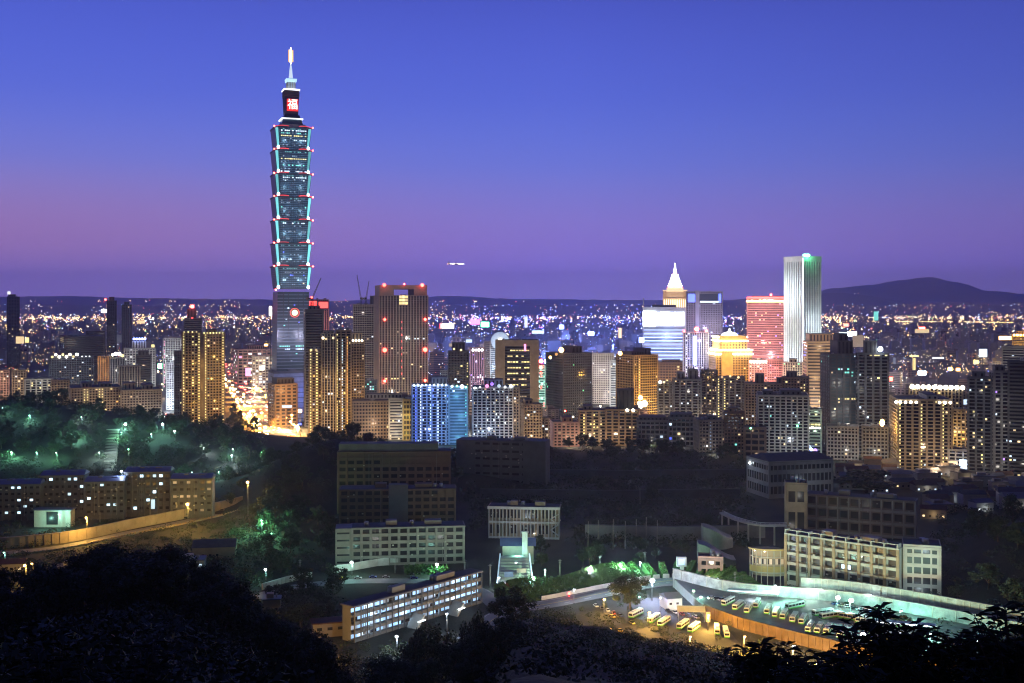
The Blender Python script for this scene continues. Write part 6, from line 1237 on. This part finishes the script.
# blue-lit gallery block
A, B = (XG(354, 536), 536), (XG(481, 607), 607)
t, L, h = gallery('gallery_block', 'slanting block with long blue-white lit corridors on four floors', 'school', A, B, 0, 16.5, 4, 22, 8, 'grey wall', 'grey wall', 'grey wall', lit=True, litm=['lit corridor', 'lit corridor', 'lit corridor', 'lit cool', 'lit dimcool'], prob=.86, colrows=(0, 1, 2, 3), colw=.13, proud=2.2, rail=1.35, short='blue-lit gallery block', roofm='roofing', lw=1.0, lh=.42)
for j in range(4):
    for q in (-.36, -.12, .12, .36): light(t, (L*q, 1, j*4.1+3.4), (.45, .7, 1), 420, .3, 'corridor_light')
g = MB()
for k, x in enumerate((-.12, .2)):
    g.frus(L*x-.6, L*x+.6, -8, -.9, 0, L*x-.6+5, L*x+.6+5, -8, -.9, 6, 'pale wall')
g.build('outer_stair', t)
for x in (-.12, .2): part('stair_light', t, (L*x+2.5, -8.3, 3.6), (5, .2, .35), 'lit hotwhite')
t = thing('yard_building', 'low orange-lit yard building at the end of the gallery block', 'building', (XG(330, 545), 545, 0), .3)
g = MB(); g.box(-8, 8, 0, 9, 0, 6.5, 'stone wall'); g.build('wall', t); g = MB(); g.box(-8.6, 8.6, -.6, 9.6, 6.5, 7.1, 'tile roof'); g.build('roof', t)
for x in (-5, 0, 5): part('window', t, (x, -.06, 4), (2.4, .1, 1.4), 'dim glass')
# left dormitory row
xs = [(-10, 40), (41, 84), (85, 124), (125, 170), (171, 212)]
nm = ['end unit of the dormitory row at the picture side', 'dormitory unit with a cluster of blue-white windows behind the walled yard', 'dormitory unit in the middle of the row below the roof lamp', 'dormitory unit with one tall bright stairwell window', 'last dormitory unit with a lit gable by the green verge']
for i, (a, b) in enumerate(xs):
    Ya, Yb = 835+(i % 2)*9+i*2, 838+(i % 2)*9+i*2
    t, L, h = gallery('dormitory_unit', nm[i], 'dormitory', AX(a, Ya), AX(b, Yb), 3, (26, 31, 27.5, 33, 29)[i], 5, max(5, int((b-a)/6)), 14, 'slate wall', 'slate wall', 'slate wall', lit=True, litm=('lit dormcool' if i != 4 else 'lit dimwarm'), prob=.2, colw=.3, proud=1.8, lw=.5, lh=.33, roofm='blue sheet', short=['outer dormitory unit', 'yard-side dormitory unit', 'mid dormitory unit', 'stairwell dormitory unit', 'last dormitory unit'][i])
    g = MB(); g.frus(-L/2-.6, L/2+.6, -1, 15, h+.95, -L/2, L/2, 6, 8, h+3.6, 'blue sheet'); g.build('pitched_roof', t)
    if i == 3: part('window', t, (L*.12, -.4, 6.5), (3, .2, 7), 'lit dormcool')
    if i == 4: light(t, (L/2+8, 4, 16), (.7, .9, .8), 2000, .5, 'wall_light')
t = thing('yard_shed', 'pale walled yard shed glowing green-white below the dormitory row', 'shed', (XG(54, 815), 812, 0), 0)
g = MB(); g.box(-13, 13, 0, 8, 0, 12, 'pale wall'); g.box(-4, 4, -.4, 0, 2, 11, 'dim glass'); g.build('wall', t); g = MB(); g.box(-14, 14, -1, 9, 12, 12.6, 'metal roof'); g.build('roof', t); light(t, (-4, -9, 5), TW, 2200, .5, 'wall_light')
# park stairs
t = thing('park_stairs', 'pale lit stairs running up the wooded park slope', 'stairs', (0, 0, 0)); g = MB()
for k in range(30):
    Y = 1030+k*3.2; X = XG(109+k*.12, Y); z = hgt(X, Y)+.6; g.box(X-6, X+6, Y, Y+3.3, z-2, z, 'pale wall')
g.build('steps', t); light(t, (XG(111, 1050), 1045, hgt(XG(111, 1050), 1050)+9), (.7, 1, .95), 5200, .5, 'stair_light')
# traffic lights
for px, py, Y, hh, lb in ((499, 587, 625, 9, 'traffic signal showing red beside the gallery block end'), (549, 580, 645, 9, 'traffic signal showing red on the near kerb of the grass bank'), (569, 594, 620, 7, 'traffic signal with a red and white lamp on the bending road')):
    X = XG(px, Y); z = ZT(py, Y); t = thing('traffic_light', lb, 'traffic light', (X, Y, 0)); g = MB(); g.tube([(0, 0, 0), (0, 0, z)], [.16, .12], 'steel', 8); g.build('pole', t)
    g = MB(); g.box(-.5, .5, -.3, .3, z-1.8, z+1.2, 'dark steel'); g.build('housing', t); part('red_lamp', t, (0, -.6, z+.4), (1.7, .5, 1.7), 'lit hotred', 'ball'); part('red_lamp', t, (0, -.6, z-1.6), (1.2, .5, 1.2), 'lit red', 'ball')
# utility poles
for px, py, Y, lb in ((490, 564, 640, 'plain utility pole by the gallery block end'), (640, 488, 905, 'tall thin lamp mast on the dark slope')):
    X = XG(px, Y); z = ZT(py, Y); g = MB(); g.tube([(0, 0, 0), (0, 0, z)], [.3, .18], 'pale wall', 8); g.box(-1.2, 1.2, -.1, .1, z-1, z-.8, 'steel'); tag(g.build('utility_pole', None, (X, Y, 0)), lb, 'pole')

for i, (px, Y) in enumerate(((520, 655), (560, 668), (600, 680), (645, 690), (300, 668), (395, 674), (465, 668), (150, 842), (205, 850), (100, 820), (735, 625), (815, 606), (880, 588), (950, 566))):
    X = XG(px, Y); zb = 0 if px < 700 else 3; g = MB(); g.tube([(0, 0, 0), (0, 0, 9.5)], [.2, .13], 'pale wall', 7); g.box(-1.1, 1.1, -.08, .08, 8.6, 8.75, 'steel'); g.box(-.8, .8, -.08, .08, 7.8, 7.92, 'steel'); tag(g.build('utility_pole', None, (X, Y, zb)), 'plain concrete utility pole with two cross arms by a campus road', 'pole', 'utility poles by the campus roads')
# ================================================================== small houses
def house(px, Y, w, d, h, wm, rm, kind, label, litc=None, a=0, z=None):
    X = XG(px, Y); z = hgt(X, Y) if z is None else z; t = thing('house', label, 'house', (X, Y, z), a); g = MB()
    g.box(-w/2, w/2, -d/2, d/2, -2, h, wm); g.build('wall', t); g = MB()
    if kind == 'pitched': g.frus(-w/2-.5, w/2+.5, -d/2-.5, d/2+.5, h, -w/2-.5, w/2+.5, -.1, .1, h+d*.24, rm)
    else: g.box(-w/2-.3, w/2+.3, -d/2-.3, d/2+.3, h, h+.5, rm); g.box(-w*.3, w*.1, -d*.2, d*.3, h+.5, h+2.6, wm); g.box(w*.2, w*.3, 0, 1, h+.5, h+2, 'steel')
    g.build('roof', t); n = max(2, int(w/4))
    for i in range(n):
        for j in range(max(1, int(h/4))):
            if n*j+i > 3: break
            part('window', t, (-w/2+(i+.5)*w/n, -d/2-.05, 2.2+j*3.2), (1.5, .12, 1.3), litc if (litc and (i+j) % 3 == 0) else 'dim glass')
    return t
rr = random.Random(31); pl = []
adjs = dict(pitched='pitched-roofed', flat='flat-roofed')
n = 0
while n < 52:
    px = rr.uniform(842, 1060); py = rr.uniform(468, 520); Y = H*F/(py-HY); X = XG(px, Y)
    if 740 < px < 925 and py > 494: continue
    w, d, h = rr.uniform(12, 24), rr.uniform(9, 15), rr.choice([5.5, 7, 9, 11])
    if hgt(X, Y) > 26 or any((X-a)**2+(Y-b)**2 < (w/2+c)**2 for a, b, c in pl): continue
    if any((X-a)**2+(Y-b)**2 < (w/2+c)**2*.8 for a, b, c in FOOT): continue
    pl.append((X, Y, w/2)); n += 1; kd = rr.choice(['pitched', 'pitched', 'flat']); wn = rr.choice(['pale', 'grey', 'stone', 'beige']); rm = rr.choice(['roofing', 'metal roof', 'tile roof']); lc = rr.choice([None, None, 'lit cool', 'lit yellow', 'lit white', 'lit warm'])
    t = house(px, Y, w, d, h, wn+' wall', rm, kd, 'x', lc, rr.uniform(-.4, .4))
    addlabel(t, f"{wn} {adjs[kd]} house {'with a '+lc[4:]+' lit window ' if lc else ''}".strip(), 'old houses packed below the towers', px, Y)
    if lc and n % 2 == 0: light(t, (0, -d/2-3, 3.5), (.8, .9, 1) if lc in ('lit cool', 'lit white') else (1, .75, .4), 350, .3, 'porch_light')
for px, Y, w, d, h, wn, rm, kd, lc, lb in ((215, 720, 26, 16, 7, 'beige', 'roofing', 'pitched', None, 'large old pitched-roof house among trees below the curved road'), (190, 690, 18, 12, 5, 'pale', 'metal roof', 'flat', 'lit cool', 'flat house with a row of bluish lit windows under the large old house'),
    (272, 590, 9, 8, 7, 'beige', 'metal roof', 'flat', None, 'small cream house at the foot of the wooded knoll'), (10, 680, 18, 10, 5, 'pale', 'tile roof', 'pitched', 'lit warm', 'low pale house at the lowest bend of the curved road'), (75, 672, 20, 10, 5, 'pale', 'roofing', 'flat', 'lit white', 'low flat building lit white just above the dark slope'),
    (650, 1310, 20, 12, 9, 'pale', 'roofing', 'flat', 'lit warm', 'flat-roofed house below the warehouses with warm windows'), (668, 1290, 24, 12, 8, 'beige', 'tile roof', 'pitched', 'lit yellow', 'long tile-roofed house below the warehouses'), (688, 1290, 18, 12, 8, 'beige', 'roofing', 'flat', 'lit cool', 'flat house below the warehouses nearest the bluish-stairwell block')):
    house(px, Y, w, d, h, wn+' wall', rm, kd, lb, lc, .15)
# ================================================================== trees
def make_tree(name, hh, r, leaf, nleaf, seed, lm='leaf', shape='round'):
    q = random.Random(seed); t = thing(name, 'x', 'tree'); g = MB()
    top = hh*.62; g.tube([(0, 0, -1), (.1*r, 0, hh*.3), (-.05*r, .05*r, top)], [.045*hh*.6, .03*hh*.6, .012*hh], 'bark', 7)
    limbs = []
    for k in range(6):
        a = k*1.05+q.random(); z0 = hh*q.uniform(.28, .5); e = Vector((math.cos(a)*r*.6, math.sin(a)*r*.6, z0+hh*q.uniform(.15, .3))); g.tube([(0, 0, z0), e*.5+Vector((0, 0, z0*.5+.2)), e], [.02*hh*.6, .012*hh*.6, .004*hh], 'bark', 5); limbs.append(e)
    g.build('trunk', t)
    g = MB(); cl = []
    for k in range(26):
        a = q.uniform(0, 6.28); u = q.random()**.5; zz = q.uniform(-1, 1); rr_ = r*u*math.sqrt(max(.1, 1-zz*zz*.8))*(1 if shape == 'round' else 1-.45*zz)
        cl.append((Vector((math.cos(a)*rr_, math.sin(a)*rr_, hh*.63+zz*hh*.3)), r*q.uniform(.2, .42)))
    for k in range(nleaf):
        c, cr = cl[k % 26]; d = Vector((q.gauss(0, 1), q.gauss(0, 1), q.gauss(0, .8))).normalized(); p = c+d*cr*q.uniform(.55, 1.08)
        s = leaf*q.uniform(.6, 1.3); a = Vector((q.uniform(-1, 1), q.uniform(-1, 1), q.uniform(-.6, .6))).normalized(); b = a.cross(d+Vector((.1, .2, .3))).normalized()
        g.quad([p-a*s, p-b*s*.55, p+a*s, p+b*s*.55], lm)
    g.build('crown', t); return t
far_p = [make_tree('broadleaf_tree', 12+k, 5.2+k*.4, .62, 1500, 40+k, shape='round' if k % 2 else 'cone') for k in range(4)]
near_p = [make_tree('broadleaf_tree', 12+k, 5+.5*k, .3, 6500, 60+k) for k in range(3)]
used = set(); TREES = []
def plant(protos, X, Y, label, grp, sc=1, i=None, ztop=None):
    k = R.randrange(len(protos)); src = protos[k]; zg = hgt(X, Y)
    t = src if src.name not in used else copy_tree(src); used.add(src.name) if t is src else None
    s = sc*R.uniform(.78, 1.2); t.location = (X, Y, zg-.3); t.rotation_euler = (0, 0, R.uniform(0, 6.28)); t.scale = (s*R.uniform(.9, 1.15), s*R.uniform(.9, 1.15), s*R.uniform(.85, 1.1))
    t['label'] = label; t['group'] = grp; TREES.append((X, Y)); return t
def wood(protos, n, pr, Yr, label, grp, sc=1, mind=6, cond=None):
    k = 0; tr = 0
    while k < n and tr < n*60:
        tr += 1; px = R.uniform(*pr); Y = R.uniform(*Yr); X = XG(px, Y)
        if any((X-a)**2+(Y-b)**2 < mind*mind for a, b in TREES[-160:]): continue
        if cond and not cond(px, X, Y): continue
        if any((X-a)**2+(Y-b)**2 < (c*.8+3)**2 for a, b, c in FOOT if c < 60 and abs(Y-b) < 80 and (abs(Y-b) < 14 or c < 25)): continue
        plant(protos, X, Y, label, grp, sc); k += 1
wood(near_p, 40, (-50, 325), (185, 290), 'dark leafy tree crowding the unlit slope below the left road', 'trees on the unlit near slope', 1.0, 9)
wood(near_p, 12, (320, 500), (200, 345), 'dark treetop at the bottom edge below the gallery block', 'treetops below the gallery block', .85, 7)
wood(near_p, 9, (880, 1070), (270, 350), 'dark tree on the near slope below the bus terrace end', 'trees below the terrace end', .8, 8)
wood(far_p, 44, (262, 480), (900, 1060), 'dark tree crowning the wooded knoll behind the dormitory group', 'trees on the wooded knoll', 1.0, 9, lambda p, X, Y: hgt(X, Y) > 6)
wood(far_p, 14, (262, 338), (640, 880), 'dark tree on the flank of the wooded knoll', 'trees on the knoll flank', 1.25, 8)
wood(far_p, 36, (470, 750), (1130, 1215), 'dark tree of the long treeline before the city', 'trees of the long treeline', .95, 8)
wood(far_p, 10, (470, 745), (800, 1100), 'dark tree scattered on the open dark slope', 'trees on the open dark slope', .9, 12)
wood(far_p, 50, (-30, 262), (1060, 1250), 'park tree on the hillside above the dormitory row', 'park hillside trees', 1.05, 10, lambda p, X, Y: not (103 < p < 116 and Y < 1130) and not (p > 225 and Y > 1200))
wood(far_p, 14, (-20, 262), (880, 1040), 'tree right behind the roofs of the dormitory row', 'trees behind the dormitory row', .8, 9)
wood(far_p, 18, (935, 1075), (540, 740), 'dark tree of the wood right of the school block', 'trees of the wood beside the school', 1.2, 8, lambda p, X, Y: hgt(X, Y) > 8 or Y > 620)
wood(far_p, 14, (225, 345), (560, 640), 'tree by the pale fence under the wooded knoll', 'trees under the knoll', .8, 8)
wood(far_p, 13, (535, 690), (690, 740), 'tree lining the top of the grass bank', 'trees on the grass bank', .7, 7)
wood(far_p, 8, (835, 960), (566, 610), 'low tree between the garden wall and the school block', 'trees before the school block', .5, 5, lambda p, X, Y: True)
wood(far_p, 10, (0, 200), (650, 730), 'tree beside the low houses under the curved road', 'trees under the curved road', .6, 9)
wood(far_p, 12, (228, 262), (1430, 1700), 'street tree on the kerb between the wide gold slab and the avenue', 'street trees by the avenue', .8, 10, lambda p, X, Y: not near_line(X, Y, AVE, 27))
def thicket(name, n, pr, Yr, hs, rs, leaf, nq, label, seed, cond=None):
    g = MB(); q = random.Random(seed); k = 0; tr = 0
    while k < n and tr < n*20:
        tr += 1; px = q.uniform(*pr); Y = q.uniform(*Yr); X = XG(px, Y)
        if cond and not cond(px, X, Y): continue
        if any((X-a)**2+(Y-b)**2 < (c*.75+2)**2 for a, b, c in FOOT if c < 60 and abs(Y-b) < 22): continue
        k += 1; z = hgt(X, Y); r = q.uniform(*rs); h = q.uniform(*hs)
        for _ in range(nq):
            d = Vector((q.gauss(0, 1), q.gauss(0, 1), q.gauss(0, 1))).normalized(); p = Vector((X+d.x*r, Y+d.y*r, z+h*.5+d.z*h*.55)); s = leaf*q.uniform(.5, 1.3)
            a = Vector((q.uniform(-1, 1), q.uniform(-1, 1), q.uniform(-.5, .8))).normalized()*s; b = a.cross(d+Vector((.1, .2, .3))).normalized()*s*.55; g.quad([p-a, p-b, p+a, p+b], 'leaf')
    return tag(g.build(name), label, 'shrubbery', kind='stuff')
off_road = lambda p, X, Y: not near_line(X, Y, [tuple(v) for v in R2], 11) and not near_line(X, Y, [tuple(v) for v in R3], 9) and not near_line(X, Y, R1, 11)
thicket('shrubbery', 560, (-30, 265), (985, 1230), (3, 8), (3, 6), .75, 95, 'tangled shrubs covering the park hillside between its trees', 1, lambda p, X, Y: not 104 < p < 115)
thicket('shrubbery', 330, (225, 480), (560, 1040), (3, 7), (2.5, 5), .65, 80, 'shrubs and low growth over the wooded knoll and its foot', 2, lambda p, X, Y: off_road(p, X, Y) and (p < 335 or Y > 900 or (Y < 620 and p < 345)))
thicket('shrubbery', 1150, (470, 750), (690, 1180), (2, 6), (3, 6), .85, 46, 'low growth scattered on the open dark campus slope', 3, lambda p, X, Y: (p > 565 or Y > 800) and Y > 745-.0*p)
thicket('shrubbery', 420, (-60, 340), (60, 300), (2, 5), (2, 4.5), .3, 130, 'dense dark growth under the trees of the near slope', 4)
thicket('shrubbery', 260, (480, 1080), (300, 480), (1, 3), (1.5, 3.5), .35, 90, 'uneven dark bushes along the near slope below the yards', 5, lambda p, X, Y: hgt(X, Y) > 3)
thicket('shrubbery', 160, (930, 1080), (520, 900), (3, 7), (3, 5), .7, 80, 'dark growth of the wood beside the school', 6)
thicket('shrubbery', 520, (-20, 268), (630, 830), (1.5, 4.5), (2, 4), .5, 80, 'bushes around the curved road', 7, off_road)
thicket('shrubbery', 170, (345, 505), (430, 530), (2, 5), (2, 4), .45, 90, 'bushes at the foot of the slanting gallery block', 12, off_road)
BP = [G5(px, py+2, z) for px, py, z, a, _ in BUS if z == 0]
thicket('shrubbery', 90, (556, 770), (505, 600), (1.5, 4), (1.3, 2.8), .4, 90, 'bushes between the coaches of the lower yard', 8, lambda p, X, Y: off_road(p, X, Y) and not near_line(X, Y, BP, 8) and not (632 < p < 700 and Y > 585) and hgt(X, Y) < 3)
thicket('shrubbery', 70, (480, 560), (520, 600), (1.5, 4), (1.5, 3), .4, 90, 'bushes at the outer kerb of the bending road', 9, off_road)
thicket('shrubbery', 260, (330, 1080), (90, 300), (1, 3), (1.5, 4), .3, 110, 'dark matted growth along the bottom of the near slope', 10)
thicket('shrubbery', 60, (735, 960), (560, 640), (2, 4), (1.5, 3), .4, 90, 'planting between the long retaining wall and the school', 11, lambda p, X, Y: not near_line(X, Y, [(a, b, 0) for a, b in WL], 6) and min(b-Y for a, b in WL if abs(a-X) < 14) < -5 if any(abs(a-X) < 14 for a, b in WL) else False) if 1 else 0
def single(px, pyt, Y, src, label, wpx=None):
    X = XG(px, Y); zg = hgt(X, Y); t = copy_tree(src); hh = ZT(pyt, Y)-zg; ref = {0: 12, 1: 13, 2: 14, 3: 15}
    s = hh/13.5; t.location = (X, Y, zg); sx = (wpx*Y/F/2/5.6) if wpx else s; t.scale = (sx, sx, s); t['label'] = label; return t
single(630, 574, 588, near_p[1], 'lone round dark tree between the road bend and the white shed', 38)
single(510, 590, 400, near_p[2], 'pointed dark tree rising before the foot of the broad stairs', 46)
single(476, 600, 420, near_p[0], 'dark tree before the end of the gallery block', 40)
single(430, 622, 440, near_p[1], 'dark tree hiding the middle of the gallery block', 54)
single(866, 470, 960, far_p[1], 'broad dark tree crown behind the upper school block', 60)
single(300, 598, 560, near_p[2], 'bushy tree beside the yard of the gallery block', 44)
single(902, 612, 545, near_p[0], 'bright green rounded tree by the long retaining wall', 22)
# palms
def palm(px, pyt, Y, label):
    X = XG(px, Y); zt = ZT(pyt, Y); q = random.Random(px); t = thing('palm_tree', label, 'palm', (X, Y, 0), 0, 'palms along the stepped wall'); g = MB(); g.tube([(0, 0, 0), (.1, 0, zt*.5), (.2, 0, zt)], [.4, .28, .25], 'pale bark', 8); g.build('trunk', t)
    g = MB()
    for k in range(13):
        a = k*.485; d = Vector((math.cos(a), math.sin(a), 0)); pr = Vector((.2, 0, zt)); n = Vector((-d.y, d.x, 0))
        for j in range(5):
            f = (j+1)/5; nx = Vector((.2, 0, zt))+d*3.6*f+Vector((0, 0, 1.5*math.sin(f*2.1)-2.1*f*f)); w_ = .55*(1-f*.6); g.quad([pr-n*w_, nx-n*w_*.8, nx+n*w_*.8, pr+n*w_], 'leaf'); pr = nx
    g.build('crown', t)
mat('pale bark', (.3, .28, .24), .85, var=.3, scale=1)
for i, (px, py) in enumerate(((588, 521), (598, 520), (613, 519), (625, 521), (636, 519), (646, 517), (657, 520))): palm(px, py, 735+i*2, 'slender palm with a pale trunk before the stepped wall')
# undergrowth on the near slopes
g = MB(); q = random.Random(77)
for _ in range(16000):
    px = q.uniform(300, 1060); Y = q.uniform(170, 470); X = XG(px, Y); z = hgt(X, Y)
    if z < 1: continue
    p = Vector((X, Y, z+q.random()**2*1.5)); s = q.uniform(.2, .6); a = Vector((q.uniform(-1, 1), q.uniform(-1, 1), q.uniform(-.2, 1))).normalized()*s; b = a.cross(Vector((q.random(), q.random(), .2))).normalized()*s*.5
    g.quad([p-a, p-b, p+a, p+b], 'leaf')
tag(g.build('undergrowth'), 'low dark scrub covering the near slope', 'undergrowth', kind='stuff')
# near leafy shrubs that stand out against the lit yard
def shrub(px, pyt, Y, spread, n, seed, label, leaf=.22):
    X = XG(px, Y); zg = hgt(X, Y); zt = ZT(pyt, Y); q = random.Random(seed); t = thing('leafy_shrub', label, 'shrub', (X, Y, zg), 0); H_ = zt-zg
    g = MB(); gl = MB()
    for k in range(n):
        a = q.uniform(0, 6.28); R_ = spread*q.random()**.6; e = Vector((math.cos(a)*R_, math.sin(a)*R_*.6, H_*(1-.35*(R_/spread)**1.5*q.uniform(.4, 1.3)))); m = Vector((e.x*.35, e.y*.35, e.z*.55)); g.tube([(0, 0, -.2), m, e], [.035, .022, .008], 'bark', 5)
        for j in range(15):
            f = 1-.5*(j/15)**1.2; c = m.lerp(e, max(0, (f-.5)*2)) if f > .5 else m; an = j*2.4+q.random(); d = Vector((math.cos(an), math.sin(an), q.uniform(-.5, .6))).normalized(); s = leaf*q.uniform(.7, 1.4); nn = d.cross(Vector((0, 0, 1))).normalized()*s*.28; tip = c+d*s*1.5+Vector((0, 0, -.2*s)); md = c+d*s*.75+Vector((0, 0, .1*s))
            gl.quad([c, md-nn, tip, md+nn], 'leaf')
    g.build('stems', t); gl.build('foliage', t)
for i, (px, py, Y, sp_, n, lb) in enumerate(((770, 640, 24, 1.1, 34, 'leafy shrub whose tips cross the lit earth bank'), (815, 650, 23, .9, 26, 'lower leafy shrub between two taller leafy shrubs'), (880, 606, 25, 1.25, 46, 'tallest leafy shrub silhouetted against the bus terrace'), (925, 625, 26, 1.2, 46, 'broad leafy shrub next to the tallest one'),
    (975, 632, 26, 1.3, 44, 'leafy shrub silhouetted by the far terrace corner'), (1020, 600, 24, 1.3, 44, 'leafy shrub reaching up at the picture corner'), (60, 625, 22, 1.0, 22, 'faint narrow-leaved shrub at the near dark slope'), (150, 640, 24, 1.0, 20, 'second faint narrow-leaved shrub at the near dark slope'), (850, 655, 20, .8, 26, 'small leafy shrub low under the tallest one'))):
    shrub(px, py, Y, sp_, n, 200+i, lb)
# airliner crossing the dusk
t = thing('airliner', 'tiny airliner with lit cabin crossing the dusk sky', 'airplane', P(456, 264, 4200), math.radians(8))
g = MB(); g.tube([(-30, 0, .6), (-24, 0, .3), (0, 0, 0), (26, 0, 0), (31, 0, -.6)], [.6, 2.2, 2.6, 2.4, .4], 'white wall', 10); g.build('fuselage', t)
g = MB(); g.hexa([(-6, -26, .2), (0, -26, .2), (8, 0, -.6), (-3, 0, -.6), (-6, -26, .5), (0, -26, .5), (8, 0, 0), (-3, 0, 0)], 'white wall'); g.hexa([(-3, 0, -.6), (8, 0, -.6), (0, 26, .2), (-6, 26, .2), (-3, 0, 0), (8, 0, 0), (0, 26, .5), (-6, 26, .5)], 'white wall'); g.hexa([(-29, -.3, 1), (-22, -.3, 1), (-22, .3, 1), (-29, .3, 1), (-31, -.2, 9), (-27, -.2, 9), (-27, .2, 9), (-31, .2, 9)], 'white wall'); g.build('wing', t)
g = MB(); g.box(-22, 24, -2.75, -2.5, .1, 1.1, 'lit hot'); g.build('cabin_light', t)
for x, m in ((29, 'hotwhite'), (-30, 'hotamber')): part('landing_light', t, (x, -1.5, 0), (2.4, 2.4, 2.4), 'lit '+m, 'ball')
# ================================================================== haze
g = MB(); g.box(-26000, 26000, -200, 25000, -1, 800, 'roofing'); o = g.build('haze'); tag(o, 'thin violet city haze', 'haze', kind='stuff')
m = D.materials.new('haze'); m.use_nodes = True; nn_ = m.node_tree.nodes; nn_.remove(nn_['Principled BSDF']); v = nn_.new('ShaderNodeVolumePrincipled'); v.inputs['Color'].default_value = (.64, .64, 1, 1); v.inputs['Density'].default_value = 5.5e-5; v.inputs['Anisotropy'].default_value = .75
m.node_tree.links.new(v.outputs[0], nn_['Material Output'].inputs['Volume']); o.data.materials[0] = m
